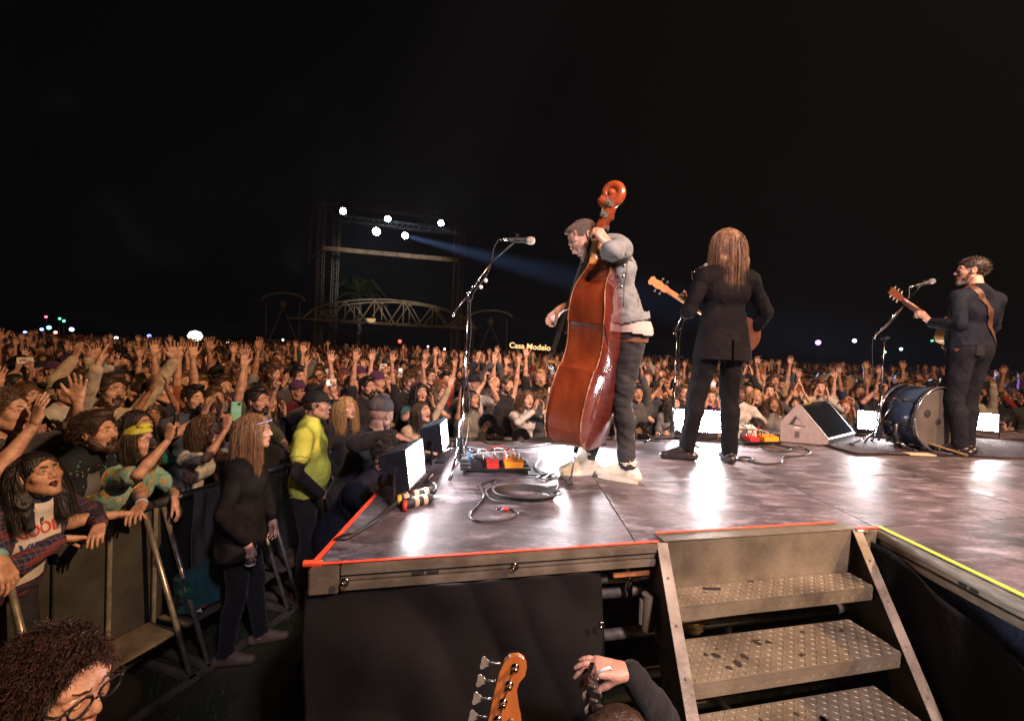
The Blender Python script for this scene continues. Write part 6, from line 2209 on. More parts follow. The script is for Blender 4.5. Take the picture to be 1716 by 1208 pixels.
def pattern(name, base, cols, scale, thr=0.45, rough=0.85):
    """cloth printed with small blots of other colours"""
    m = mat(name, base, rough, var=0.15, scale=14, bump=0.3, bscale=120, spec=0.2)
    t = m.node_tree; N, L = t.nodes, t.links; b = N["Principled BSDF"]
    src = b.inputs["Base Color"].links[0].from_socket
    tc = N.new("ShaderNodeTexCoord")
    for i, c in enumerate(cols):
        v = N.new("ShaderNodeTexNoise"); v.inputs["Scale"].default_value = scale * (1 + .3 * i); v.inputs["Detail"].default_value = 1.5
        mp = N.new("ShaderNodeMapping"); mp.inputs["Location"].default_value = (3.1 * i, 1.7 * i, 5.3 * i)
        L.new(tc.outputs["Object"], mp.inputs[0]); L.new(mp.outputs[0], v.inputs["Vector"])
        r = N.new("ShaderNodeValToRGB"); r.color_ramp.elements[0].position, r.color_ramp.elements[1].position = thr + .17, thr + .20
        L.new(v.outputs["Fac"], r.inputs[0])
        mx = N.new("ShaderNodeMix"); mx.data_type = 'RGBA'; mx.inputs[7].default_value = (*c, 1)
        L.new(r.outputs[0], mx.inputs["Factor"]); L.new(src, mx.inputs[6]); src = mx.outputs[2]
    L.new(src, b.inputs["Base Color"])
    return m


def plaid(name, base, c1, c2, scale=14):
    m = mat(name, base, 0.85, var=0.2, scale=14, bump=0.3, bscale=120, spec=0.2)
    t = m.node_tree; N, L = t.nodes, t.links; b = N["Principled BSDF"]
    src = b.inputs["Base Color"].links[0].from_socket
    tc = N.new("ShaderNodeTexCoord")
    for ax_i, c in (('X', c1), ('Z', c1), ('Y', c2), ('Z', c2)):
        w = N.new("ShaderNodeTexWave"); w.bands_direction = ax_i; w.inputs["Scale"].default_value = scale * (1 if c == c1 else .55); w.inputs["Distortion"].default_value = 0.6
        L.new(tc.outputs["Object"], w.inputs["Vector"])
        r = N.new("ShaderNodeValToRGB"); r.color_ramp.elements[0].position, r.color_ramp.elements[1].position = 0.86, 0.95
        L.new(w.outputs["Fac"], r.inputs[0])
        f = N.new("ShaderNodeMath"); f.operation = 'MULTIPLY'; f.inputs[1].default_value = 0.6; L.new(r.outputs[0], f.inputs[0])
        mx = N.new("ShaderNodeMix"); mx.data_type = 'RGBA'; mx.inputs[7].default_value = (*c, 1)
        L.new(f.outputs[0], mx.inputs["Factor"]); L.new(src, mx.inputs[6]); src = mx.outputs[2]
    L.new(src, b.inputs["Base Color"])
    return m


def wrap_text(body, text, size, M, m, parent, name, curve=0.0, spread=1.0):
    """print: letters as thin mesh laid on a figure's cloth; M maps text plane (x right, y up, z out of the cloth) to the figure's frame"""
    cu = bpy.data.curves.new(name, 'FONT'); cu.body = text; cu.size = size; cu.align_x = 'CENTER'; cu.resolution_u = 3; cu.space_character = spread; cu.offset = size * 0.03
    tmp = bpy.data.objects.new(name, cu); COL.objects.link(tmp)
    dg = bpy.context.evaluated_depsgraph_get()
    me = bpy.data.meshes.new_from_object(tmp.evaluated_get(dg))
    bpy.data.objects.remove(tmp); bpy.data.curves.remove(cu)
    bm = bmesh.new(); bm.from_mesh(me)
    bmesh.ops.triangulate(bm, faces=bm.faces[:])
    bmesh.ops.subdivide_edges(bm, edges=[e for e in bm.edges if e.calc_length() > size * 0.12], cuts=1, use_grid_fill=False)
    bmesh.ops.triangulate(bm, faces=bm.faces[:])
    bv = BVHTree.FromPolygons([tuple(v) for v in body.V], [tuple(q) for q in body.Q])
    z = (M.to_3x3() @ Vector((0, 0, 1))).normalized()
    for v in bm.verts:
        p = M @ Vector((v.co.x, v.co.y - curve * v.co.x * v.co.x, 0))
        h_ = bv.ray_cast(p + z * 0.4, -z)
        v.co = (h_[0] + z * 0.0035) if h_[0] is not None else p
    bm.to_mesh(me); bm.free()
    me.materials.clear()
    return link(name, me, m, parent)


UPZ = Vector((0, 0, 1))
def face_rz(d): return math.atan2(-d[0], d[1])
skinA, skinB, skinC = skin_m[0], skin_m[1], skin_m[2]

# woman in the plaid jacket
L1 = Vector((-2.62, 2.34, 0)); rz1 = face_rz((1, -0.16))
PLAID = plaid("navy_plaid", (0.016, 0.020, 0.048), (0.09, 0.10, 0.16), (0.20, 0.04, 0.03))
o1, i1, b1_, P1_ = hero(L1, rz1, 1.64, skinA, PLAID, "open-mouthed woman in navy plaid jacket and white lettered shirt leaning on the barricade",
    'long', 'black', headkw=dict(female=True, open_=0.55, smile=0.2), hairkw=dict(length=0.26, part=0.3, ymax=-0.01), female=True, girth=1.12, lean=27, neck_fwd=0.03, head_dir=(-4, 16, 4), sleeve='long', loose=1.16, seed=21,
    arms={'R': (Vector((-2.30, 2.36, 1.09)), (-0.2, -1, -.6), 'relaxed', (0.35, 0.9, -0.35), (0.3, -.2, -1)), 'L': (Vector((-2.26, 2.54, 1.10)), (-0.2, 1, -.6), 'relaxed', (0.5, -0.8, -0.35), (0.2, -.3, -1))})
chest = shell([(P1_.p(L1 + Vector((0.18, 0, 1.0))), P1_.p(L1 + Vector((0.36, 0, 1.30))), 0.10, 0.10)], 0.01) if False else None
WSHIRT = mat("white_shirt_print", (0.60, 0.56, 0.50), 0.9, var=0.08, scale=16, bump=0.3, bscale=100, spec=0.15)
def front_panel(body, inf, hz_, lean, m, parent, half=0.075, z0=0.05, z1=0.47, name="shirt_front", lift=0.007, vneck=0.0):
    """shirt showing in the opening of a jacket, laid on the figure's chest"""
    bv = BVHTree.FromPolygons([tuple(v) for v in body.V], [tuple(q) for q in body.Q])
    Rm = Matrix.Rotation(R(-lean), 3, 'X')
    vs, fs = [], []; nu, nv = 8, 16
    for j in range(nv + 1):
        for i in range(nu + 1):
            u = (i / nu * 2 - 1); t = j / nv
            hw = half * (1 - 0.35 * t)
            p = Vector((0, 0, hz_)) + Rm @ Vector((u * hw, 0.0, z0 + (z1 - z0) * t - vneck * (1 - abs(u)) * t ** 6))
            d = Rm @ Vector((0, -1, 0))
            h_ = bv.ray_cast(p, -d)
            q = h_[0] if h_[0] is not None and (h_[0] - p).length < .24 else p - d * 0.12
            vs.append(q - d * (lift * (1 - u * u) ** .5 + .002))
    fs = [(j * (nu + 1) + i, j * (nu + 1) + i + 1, (j + 1) * (nu + 1) + i + 1, (j + 1) * (nu + 1) + i) for j in range(nv) for i in range(nu)]
    mb = MB(); mb.add(vs, fs); o = mb.build(name, m, parent, smooth=True)
    return o, Piece(np.array([tuple(v) for v in vs]), np.array(fs), np.zeros(len(vs)))
hz1 = 0.93 * 1.64 / 1.75
sf, sfp = front_panel(b1_, i1, hz1, 27, WSHIRT, o1, half=0.125, z0=0.06, z1=0.52)
Rm = Matrix.Rotation(R(-27), 3, 'X')
def chest_M(hz_, z, lean):
    Rm = Matrix.Rotation(R(-lean), 3, 'X')
    y = Rm @ UPZ; zz_ = Rm @ Vector((0, 1, 0)); x = y.cross(zz_)
    m = Matrix((x, y, zz_)).transposed().to_4x4(); m.translation = Vector((0, 0, hz_)) + Rm @ Vector((0, 0.12, z)); return m
RED_P = mat("print_red", (0.48, 0.035, 0.02), 0.8); BLUE_P = mat("print_blue", (0.03, 0.05, 0.22), 0.8)
wrap_text(sfp, "GOOD", 0.062, chest_M(hz1, 0.365, 27), RED_P, o1, "print_lettering", -1.2)
wrap_text(sfp, "VIBES", 0.072, chest_M(hz1, 0.285, 27), BLUE_P, o1, "print_lettering", -1.2)

# bearded man in the dark floral shirt
L2 = Vector((-2.79, 2.76, 0)); rz2 = face_rz((1, 0.12))
FLORAL = pattern("dark_floral", (0.012, 0.018, 0.026), [(0.22, 0.28, 0.15), (0.06, 0.20, 0.18), (0.38, 0.36, 0.24)], 26, 0.53)
o2, i2, b2_, P2_ = hero(L2, rz2, 1.76, skinA, FLORAL, "bearded man in dark floral shirt resting his hands on the barricade", 'short', 'dark brown', 1.05,
    headkw=dict(open_=0.45, jaw=1.04), hairkw=dict(vol=0.010), lean=26, neck_fwd=0.03, head_dir=(-6, 10, 0), girth=1.10, loose=1.06, seed=22, beardc='dark brown', collar=True,
    arms={'R': (Vector((-2.30, 2.68, 1.10)), (-0.2, -1, -.5), 'relaxed', (0.45, 0.85, -0.2), (0.2, -.2, -1)), 'L': (Vector((-2.27, 2.84, 1.11)), (-0.2, 1, -.5), 'relaxed', (0.35, -0.9, -0.2), (0.2, -.2, -1))})
GREYT = mat("grey_tee", (0.12, 0.125, 0.135), 0.9, var=0.12, scale=14, bump=0.3, bscale=110, spec=0.15)
hz2 = 0.93 * 1.76 / 1.75
sf2, sfp2 = front_panel(b2_, i2, hz2, 26, GREYT, o2, half=0.075, z0=0.06, z1=0.46)
YP = mat("print_yellow", (0.42, 0.36, 0.08), 0.8)
wrap_text(sfp2, "77", 0.09, chest_M(hz2, 0.27, 26), YP, o2, "print_lettering")
wb = MB(); e, w = i2['elL'], i2['wrL']; q = w - (w - e).normalized() * .015
wb.tube([q - (w - e).normalized() * .008, q + (w - e).normalized() * .008], 0.034, 12); wb.build("wristband", mat("pale_blue_band", (0.35, 0.45, 0.55), 0.6), o2, smooth=True)

# woman with the yellow headscarf
L3 = Vector((-2.70, 3.06, 0)); rz3 = face_rz((1, 0.10))
TEALP = pattern("teal_print", (0.20, 0.34, 0.29), [(0.52, 0.26, 0.05), (0.06, 0.26, 0.24), (0.40, 0.42, 0.28)], 16, 0.44)
o3, i3, b3_, P3_ = hero(L3, rz3, 1.60, skinC, TEALP, "woman with yellow headscarf and teal printed top holding up a black phone", 'long', 'dark brown', headkw=dict(female=True, smile=0.9, open_=0.0, wide=1.08, jaw=1.1),
    hairkw=dict(length=0.16), female=True, girth=1.28, lean=22, neck_fwd=0.02, head_dir=(-10, 14, 0), loose=1.1, seed=23,
    arms={'R': (Vector((-2.22, 2.98, 1.48)), (0.1, -0.9, -.9), 'grip', (0.1, 0.15, 1), (0.2, 0.9, 0)), 'L': (Vector((-2.26, 3.10, 1.06)), (-0.2, 1, -.4), 'relaxed', (0.55, -0.2, -0.85), (-0.6, -.2, -.5))})
sc_ = Soft(0.006, 0.012)
sc_.ell((0, -0.012, 0.042), (0.090, 0.112, 0.094), tag=TOP)
sc_.box((0, 0.0, -0.055), (0.2, 0.2, 0.115), 0.005, op='sub', tag=None, k=0.006)
sc_.ell((0, 0.06, 0.12), (0.05, 0.03, 0.022), tag=TOP)
YSC = pattern("yellow_scarf", (0.50, 0.50, 0.06), [(0.30, 0.36, 0.05), (0.60, 0.58, 0.20)], 26, 0.44)
child_piece("headscarf", sc_.run().moved(i3['head']), YSC, o3)


def phone(loc, up, out, m, label, screen=None, group="phones held up in the crowd", lamp=None):
    """phone: up = its long side, out = the way its back faces"""
    up, out = Vector(up).normalized(), Vector(out); out = (out - up * out.dot(up)).normalized()
    x = up.cross(out)
    t = link("phone", MB().box((0, 0, 0), (0.074, 0.0085, 0.150), bev=0.004).mesh("phone"), m)
    M_ = Matrix((x, out, up)).transposed().to_4x4(); M_.translation = Vector(loc); t.matrix_world = M_
    tag(t, label, "phone", group)
    s2 = MB(); s2.box((0, -0.0047, 0), (0.066, 0.001, 0.134)); s2.build("screen", screen or BLACKM, t)
    ln = MB(); ln.box((0.018, 0.005, 0.055), (0.022, 0.002, 0.022), bev=0.0008); ln.build("camera_bump", BLACKM, t)
    if lamp:
        lp = MB(); lp.lathe([(0.001, 0), (lamp, 0.001), (lamp, 0.006), (0.001, 0.008)], 10, M=Matrix.Translation((0.0, 0.006, 0.05)) @ Matrix.Rotation(R(-90), 4, 'X')); lp.build("flash_lamp", PHONE_LAMP, t)
    return t


PHONE_LAMP = mat("phone_flash", (1, 1, 1), 0.3, emit=(0.85, 0.92, 1.0), estr=14)
MINT = mat("mint_phone_case", (0.20, 0.42, 0.36), 0.4, colour2=(0.12, 0.36, 0.20), scale=14)
PBLACK = mat("phone_black", (0.015, 0.015, 0.017), 0.25)
PWHITE = mat("phone_white", (0.60, 0.60, 0.58), 0.3)
SCREEN = mat("phone_screen_lit", (0.1, 0.1, 0.1), 0.2, emit=(0.55, 0.62, 0.75), estr=1.2)
hp_ = o3.matrix_basis @ i3['handR']
phone(hp_ @ Vector((0.0, 0.10, -0.035)), (0.0, 0.12, 1), (0.95, 0.3, 0), PBLACK, "black phone held up by the woman in the yellow headscarf", None)

# dark-haired woman behind the raised hand, with a bright collar
L4 = Vector((-2.95, 3.42, 0)); rz4 = face_rz((1, 0.0))
o4, i4, b4_, P4_ = hero(L4, rz4, 1.64, skinB, cloth_m['teal'], "dark-haired woman in a teal top peering past the raised black phone", 'long', 'black', headkw=dict(female=True, smile=0.4), hairkw=dict(length=0.26), female=True, lean=16, head_dir=(-5, 12, 0), seed=24,
    arms={'R': (Vector((-2.55, 3.30, 1.10)), (0, -1, -.6), 'relaxed', (0.6, 0.4, -0.4), (0, 0, -1)), 'L': (Vector((-2.50, 3.55, 1.15)), (0, 1, -.6), 'relaxed', (0.6, -0.4, -0.4), (0, 0, -1))})
# curly-haired woman with the mint phone
L5 = Vector((-2.62, 3.66, 0)); rz5 = face_rz((1, 0.05))
STRIPE = plaid("white_stripe_top", (0.46, 0.46, 0.42), (0.10, 0.16, 0.24), (0.46, 0.46, 0.42), 10)
o5, i5, b5_, P5_ = hero(L5, rz5, 1.58, skinB, STRIPE, "curly-haired woman in pale striped top holding up a mint phone", 'long', 'brown', headkw=dict(female=True, smile=0.3, open_=0.3), hairkw=dict(length=0.24, curl=0.012, vol=0.018), female=True, lean=20, head_dir=(-8, 8, 0), seed=25, girth=1.05,
    arms={'R': (Vector((-2.18, 3.52, 1.46)), (0.1, -0.8, -1), 'grip', (0.0, 0.2, 1), (0.1, 0.9, 0)), 'L': (Vector((-2.16, 3.64, 1.44)), (0.1, 0.8, -1), 'grip', (0.0, -0.2, 1), (0.1, -0.9, 0))})
hp_ = (o5.matrix_basis @ i5['handR']).translation * 0.5 + (o5.matrix_basis @ i5['handL']).translation * 0.5
phone(hp_ + Vector((0.03, 0, 0.13)), (0.0, 0.05, 1), (0.75, -0.62, 0), MINT, "mint green phone held up by the curly-haired woman at the barricade", SCREEN)
# dark grey man behind, hands raised to clap
L6 = Vector((-3.14, 2.72, 0)); rz6 = face_rz((1, 0.1))
o6, i6, b6_, P6_ = hero(L6, rz6, 1.82, skinA, cloth_m['charcoal grey'], "man in a dark grey tee with both forearms raised behind the woman in plaid", 'short', 'brown', headkw=dict(open_=0.3), lean=10, head_dir=(0, 6, 0), seed=26, girth=1.1,
    arms={'R': (Vector((-2.72, 2.62, 1.62)), (0.2, -0.7, -1), 'open', (0.1, 0.2, 1), (0.3, 0.9, 0)), 'L': (Vector((-2.70, 2.86, 1.72)), (0.2, 0.7, -1), 'open', (0.1, -0.1, 1), (0.3, -0.9, 0))})
# man in the cream sweater, arms up
L7 = Vector((-3.36, 3.78, 0)); rz7 = face_rz((1, -0.35))
o7, i7, b7_, P7_ = hero(L7, rz7, 1.84, skinB, cloth_m['cream'], "smiling bearded man in a cream sweater with both arms bent above his head", 'short', 'dark brown', 0.8, headkw=dict(smile=0.9, open_=0.45), lean=6, head_dir=(0, 4, -6), seed=27, sleeve='long', loose=1.12, hairkw=dict(vol=0.012),
    arms={'R': (Vector((-3.05, 3.40, 1.98)), (0.2, -1, 0.1), 'open', (0.1, 0.35, 1), (0.6, 0.6, 0)), 'L': (Vector((-2.98, 4.16, 2.06)), (0.3, 1, 0.1), 'open', (0.0, -0.2, 1), (0.6, -0.6, 0))})
# hand hanging over the rail at the very edge
L8 = Vector((-2.86, 1.96, 0)); rz8 = face_rz((1, 0.1))
o8, i8, b8_, P8_ = hero(L8, rz8, 1.70, skinA, cloth_m['black'], "person in black whose arm hangs over the barricade, mint wristband", 'short', 'dark brown', headkw=dict(), lean=20, head_dir=(0, 4, 0), seed=28,
    arms={'R': (Vector((-2.42, 1.86, 1.06)), (0, -1, -.4), 'relaxed', (0.8, 0.3, -0.5), (0, 0, -1)), 'L': (Vector((-2.235, 2.02, 1.14)), (-.2, 1, -.2), 'relaxed', (0.55, -0.05, -0.85), (-0.7, 0, -0.5))})
wb = MB(); q = i8['wrL']; d = (i8['wrL'] - i8['elL']).normalized()
wb.tube([q - d * .03, q + d * .01], 0.034, 12); wb.build("wristband", mat("mint_band", (0.15, 0.40, 0.38), 0.6), o8, smooth=True)

# woman in the black jacket in the pit
L9 = Vector((-1.80, 3.10, 0)); rz9 = face_rz((1, 0.30))
BLKJ = mat("black_fleece", (0.012, 0.012, 0.013), 0.95, var=0.3, scale=14, bump=0.5, bscale=160, spec=0.12)
o9, i9, b9_, P9_ = hero(L9, rz9, 1.66, skin_m[2], BLKJ, "woman in long black jacket and lavender headband holding a cup in the pit", None, 'brown', headkw=dict(female=True), female=True, lean=3, head_dir=(8, 0, 0), sleeve='long', loose=1.2, seed=29, girth=1.05, bottom=cloth_m['black'], shoe=mat("tan_shoe", (0.14, 0.10, 0.06), 0.7, var=0.3, scale=20),
    feet=[(0.10, -0.05, 0, -5), (-0.10, 0.12, 0, 5)],
    arms={'R': (Vector((-1.66, 2.93, 0.86)), (-.3, -.6, 0), 'relaxed', (0.1, 0.05, -1), (-.1, .9, 0)), 'L': (Vector((-1.72, 3.36, 0.86)), (-.3, .6, 0), 'relaxed', (0.1, 0, -1), (-.1, -.9, 0))})
WAVY = mat("hair_wavy_fair", (0.16, 0.085, 0.040), 0.45, colour2=(0.34, 0.21, 0.11), scale=60, stretch=(1, 1, 0.08), bump=0.6, bscale=220)
hp2 = scalp('long', 0.0055, 5, length=0.37, vol=0.006)
hp2.V += hp2.normals() * (np.sin(hp2.V[:, 2] * 60 + hp2.V[:, 0] * 40) * 0.002 * (hp2.V[:, 2] < 0))[:, None]
hp2 = join([hp2, strands(5000, "long", 4, 0.36, 0.0011, curl=0.003, segs=10, comb=(0, -.4, 0), mess=.2, grav=.3, vol=.006)])
child_piece("hair", hp2.moved(i9['head']), WAVY, o9)
hbd = MB(); ring = []
for k in range(29):
    a = k / 28 * 2 * math.pi
    p = Vector((math.sin(a) * 0.096, -0.016 + math.cos(a) * 0.118, 0.058 + 0.022 * math.cos(a)))
    ring.append(i9['head'] @ p)
hbd.tube(ring, 0.0065, 6, caps=False); hbd.build("headband", mat("lavender_band", (0.36, 0.32, 0.58), 0.6), o9, smooth=True)
jk = shell([(Vector((-.08, 0, 0.97)), Vector((.08, 0, 0.97)), 0.145, 0.145, ((0, 1, 0), 0.9)), (Vector((-.09, 0, 0.78)), Vector((.09, 0, 0.78)), 0.155, 0.155, ((0, 1, 0), 0.88))], 0.012, 0.06, 0.007, 31, lambda V: V[:, 2] > 0.74)
child_piece("jacket_skirt", jk, BLKJ, o9)
cup = MB(); cup.lathe([(0.001, 0.0), (0.028, 0.0), (0.038, 0.115), (0.0395, 0.117), (0.0365, 0.115), (0.027, 0.006), (0.001, 0.006)], 18)
cpo = cup.build("paper_cup", mat("grey_cup", (0.22, 0.20, 0.18), 0.5, colour2=(0.30, 0.27, 0.23), scale=8), None, smooth=True)
hw = (o9.matrix_basis @ i9['handR'])
cpo.location = hw @ Vector((0.0, 0.085, -0.035)) + Vector((0, 0, -0.075))
tag(cpo, "grey drinking cup held low by the woman in the black jacket", "cup")
rimc = MB(); rimc.lathe([(0.0285, -0.001), (0.030, 0.0), (0.0305, 0.008), (0.029, 0.009)], 18); rimc.build("pale_band", WHITEP, cpo, smooth=True)

# guard in the lime polo shirt
L10 = Vector((-1.72, 3.92, 0)); rz10 = face_rz((1, 0.22))
LIME = mat("lime_polo", (0.46, 0.52, 0.07), 0.8, colour2=(0.54, 0.60, 0.11), scale=10, bump=0.35, bscale=140, spec=0.2)
o10, i10, b10_, P10_ = hero(L10, rz10, 1.75, skin_m[1], LIME, "guard in lime yellow polo shirt and black cap standing in the pit", None, 'dark brown', headkw=dict(jaw=1.05), lean=2, head_dir=(-4, 2, 0), sleeve='short', loose=1.16, girth=1.16, belly=0.03, folds=0.005, sleeve_len=0.55, seed=30, collar=True, bottom=cloth_m['black'],
    shoe=mat("tan_boot", (0.20, 0.13, 0.07), 0.7, var=0.3, scale=20),
    arms={'R': (Vector((-1.50, 3.70, 0.93)), (-.5, -.5, 0), 'fist', (0.8, 0.3, -.3), (-.1, .6, -.6)), 'L': (Vector((-1.55, 4.18, 0.95)), (-.5, .5, 0), 'relaxed', (0.6, -.2, -.8), (-.1, -.9, 0))})
sl_ = Soft(0.009, 0.012)
for sd in ('R', 'L'):
    s0, e0, w0 = i10['sh' + sd], i10['el' + sd], i10['wr' + sd]
    sl_.cone(s0 + (e0 - s0) * .5, e0, 0.049, 0.047, tag=TOP); sl_.cone(e0, w0 - (w0 - e0) * .02, 0.050, 0.036, tag=TOP)
under = child_piece("undershirt_sleeves", sl_.run(), cloth_m['black'], o10); under["kind"] = "stuff"
child_piece("cap", cap_piece(0.0055).moved(i10['head']), cap_black, o10)
hs_ = Soft(0.006, 0.01); hs_.ell((0, -0.02, 0.005), (0.079, 0.098, 0.06), tag=HAIR); hs_.ell((0, 0.09, -0.03), (0.085, 0.075, 0.1), op='sub', tag=None)
child_piece("hair", hs_.run().moved(i10['head']), hair_m['dark brown'], o10)

polo = shell([(Vector((sx * .055, .004, hz10 + .30)), Vector((sx * .075, .010, hz10 - .05)), 0.085, 0.130, ((0, 1, 0), 0.92)) for hz10 in (0.93,) for sx in (-1, 0, 1)], 0.009, 0.04, 0.009, 30, lambda V: (V[:, 2] > 0.93 - .045 + .012 * np.sin(V[:, 0] * 30)) & (V[:, 2] < 1.2), ff=22)
child_piece("polo_hem", polo, LIME, o10)
for sd in ('R', 'L'):
    s0, e0 = i10['sh' + sd], i10['el' + sd]
    d_ = (e0 - s0).normalized()
    slv = shell([(s0 + d_ * .03, s0 + d_ * .165, 0.062, 0.078)], 0.008, 0.02, 0.005, 31, (lambda a, n: lambda V: ((V - np.array(a)) @ np.array(n) < .165) & ((V - np.array(a)) @ np.array(n) > .0))(tuple(s0), tuple(d_)), ff=30)
    child_piece("polo_sleeve", slv, LIME, o10)

# crew member in black bending at the flood light
L11 = Vector((-1.12, 3.06, 0)); rz11 = face_rz((1, -0.25))
o11, i11, b11_, P11_ = hero(L11, rz11, 1.72, skinB, mat("dark_navy_hoodie", (0.010, 0.012, 0.020), 0.9, var=0.3, scale=10, bump=0.4, bscale=150, spec=0.12), "crew member in dark navy clothes stooping behind the nearest flood light", 'short', 'black', lean=36, head_dir=(-20, -26, 0), neck_fwd=0.03, sleeve='long', loose=1.18, girth=1.15, seed=32, bottom=cloth_m['black'], crouch=0.04,
    arms={'R': (Vector((-0.66, 2.86, 1.28)), (0, -1, -.5), 'relaxed', (0.7, 0.1, -.4), (0, 0, -1)), 'L': (Vector((-0.62, 3.28, 1.30)), (0, 1, -.5), 'relaxed', (0.7, -.1, -.4), (0, 0, -1))})
o12, i12, b12_, P12_ = hero(Vector((-1.28, 3.62, 0)), face_rz((1, 0.05)), 1.80, skinB, cloth_m['black'], "photographer in a black jacket and grey beanie reaching a hand over the flood light", None, 'black', lean=24, head_dir=(60, -8, 0), neck_fwd=0.02, sleeve='long', loose=1.15, girth=1.1, seed=33, bottom=cloth_m['black'],
    arms={'R': (Vector((-0.80, 3.20, 1.53)), (0, -1, .3), 'relaxed', (0.9, 0.0, -.25), (0.1, 0, -1)), 'L': (Vector((-0.85, 3.95, 1.25)), (0, 1, -.5), 'relaxed', (0.7, -.1, -.4), (0, 0, -1))})
child_piece("beanie", beanie_piece(0.006).moved(i12['head']), mat("grey_beanie", (0.06, 0.055, 0.055), 0.95, var=0.3, scale=40), o12)


def camera_obj(loc, aim, label, group="cameras of the pit photographers"):
    d = Vector(aim).normalized(); M_ = frame((0, 0, 0), z=UPZ, x=Vector((d.y, -d.x, 0)))
    t = empty("camera", loc); tag(t, label, "camera", group)
    b_ = MB(); b_.box((0, 0, 0), (0.145, 0.07, 0.105), M=M_, bev=0.012); b_.box((0, 0.0, 0.068), (0.06, 0.06, 0.045), M=M_, bev=0.01)
    b_.build("camera_body", BLACKM, t)
    l_ = MB(); l_.lathe([(0.038, 0.03), (0.040, 0.10), (0.046, 0.15), (0.046, 0.185), (0.036, 0.186)], 20, M=M_ @ Matrix.Rotation(R(-90), 4, 'X'))
    lo_ = l_.build("lens", BLACKM, t, auto=40)
    g_ = MB(); g_.lathe([(0.001, 0.178), (0.036, 0.176)], 18, M=M_ @ Matrix.Rotation(R(-90), 4, 'X'), closed_ends=False); g_.build("front_glass", mat("lens_glass", (0.02, 0.025, 0.03), 0.05, spec=1.0) if "lens_glass" not in bpy.data.materials else bpy.data.materials["lens_glass"], lo_, smooth=True)
    return t


def pit_photographer(px, Y, zc, h, skin, top, label, look, hair='short', hairc='black', female=False, shift=0):
    x = (px - 858) / 770 * Y
    d = (Vector(look) - Vector((x, Y, 0))); d.z = 0; d.normalize()
    side_ = Vector((d.y, -d.x, 0))
    cr = max(0.0, (h * 0.935 - zc) )
    cam_p = Vector((x, Y, zc - 0.045)) + d * 0.20
    o, i, b, P_ = hero(Vector((x, Y, 0)) - d * 0.04, face_rz(d), h, skin, top, label, hair, hairc, headkw=dict(female=female), female=female, sleeve='long', lean=14, crouch=min(cr, .45), head_dir=(0, -2, 0), vox=0.014, knee_out=0.25, loose=1.12, seed=px,
        arms={'R': (cam_p + side_ * 0.10 - Vector((0, 0, .05)) - d * .04, side_ * 0.6 + Vector((0, 0, -1)), 'grip', UPZ * .8 + d * .4 - side_ * .2, -side_), 'L': (cam_p - side_ * 0.06 - Vector((0, 0, .10)) + d * .06, -side_ * .5 + Vector((0, 0, -1)), 'grip', d * .5 + UPZ * .6 + side_ * .4, UPZ + side_ * .3)})
    return cam_p, d, o


look0 = (1.2, 3.0, 0)
for (px, Y, zc, h, sk, tp_, lab, clab, hc, fem) in (
    (1080, 5.35, 1.30, 1.78, skinA, cloth_m['black'], "photographer in black with a raised camera between the bassist and the banjo player", "camera aimed between the bassist and the banjo player", 'black', False),
    (1275, 5.75, 1.34, 1.72, skinB, cloth_m['charcoal grey'], "photographer in charcoal with a camera left of the wedge monitor", "camera held just left of the wedge monitor", 'dark brown', False),
    (812, 5.05, 1.36, 1.75, skinA, cloth_m['charcoal grey'], "photographer with a long lens in the pit beside the tall microphone stand", "camera with long lens in the pit beside the tall microphone stand", 'black', False),
    (870, 5.0, 1.22, 1.70, skinC, cloth_m['black'], "crouching photographer in black just left of the double bass", "camera just left of the double bass", 'dark brown', False),
    (1225, 5.6, 1.25, 1.68, skinA, cloth_m['navy blue'], "photographer in navy behind the small orange pedal on the lip", "camera behind the small orange pedal on the lip", 'brown', True),
    (1040, 5.3, 1.22, 1.70, skin_m[3], cloth_m['olive green'], "crouching photographer in olive beside the bassist's legs", "camera beside the bassist's legs", 'black', False),
    (1690, 6.7, 1.42, 1.76, skinB, cloth_m['olive green'], "photographer in olive beyond the legs of the man with the strap", "camera beyond the legs of the man with the strap", 'black', False)):
    cp, d, po_ = pit_photographer(px, Y, zc, h, sk, tp_, lab, look0, 'short', hc, fem)
    camera_obj(cp, d, clab)
# cheering woman in cream, blonde woman, man in the green hoodie at the corner
def crowd_hero(px, py, Y, h, sk, top, label, look=(2.2, 3.4), **kw):
    """stands so that the head shows near the pixel when upright at depth Y"""
    x = (px - 858) / 770 * Y
    d = Vector((look[0] - x, look[1] - Y, 0)).normalized()
    return hero(Vector((x, Y, 0)) - d * 0.10, face_rz(d), h, sk, top, label, vox=0.013, **kw)
o13, i13, b13_, P13_ = crowd_hero(706, 690, 4.95, 1.60, skinC, cloth_m['cream'], "laughing woman in a cream top with one arm stretched up beside the flood light", look=(2.2, 2.6), hair='long', hairc='dark brown', headkw=dict(female=True, smile=0.9, open_=0.9), hairkw=dict(length=0.20), female=True, lean=12, head_dir=(0, 12, 0), sleeve='long', seed=41,
    arms={'L': (Vector((-0.62, 5.15, 1.86)), (.3, .8, -.3), 'open', (0.25, 0.1, 1), (0.5, -.6, 0)), 'R': (Vector((-.75, 4.6, 1.1)), (-.3, -.8, -.3), 'relaxed', (0.6, -.2, -.5), (0, 0, -1))})
o14, i14, b14_, P14_ = crowd_hero(582, 700, 4.75, 1.62, skinC, cloth_m['black'], "blonde woman in black behind the barricade beside the guard in lime", look=(1.5, 3.2), hair='long', hairc='blonde', headkw=dict(female=True, smile=0.5), hairkw=dict(length=0.24, vol=0.012, curl=0.006), female=True, lean=8, head_dir=(0, 6, 0), sleeve='long', seed=42, group=None)

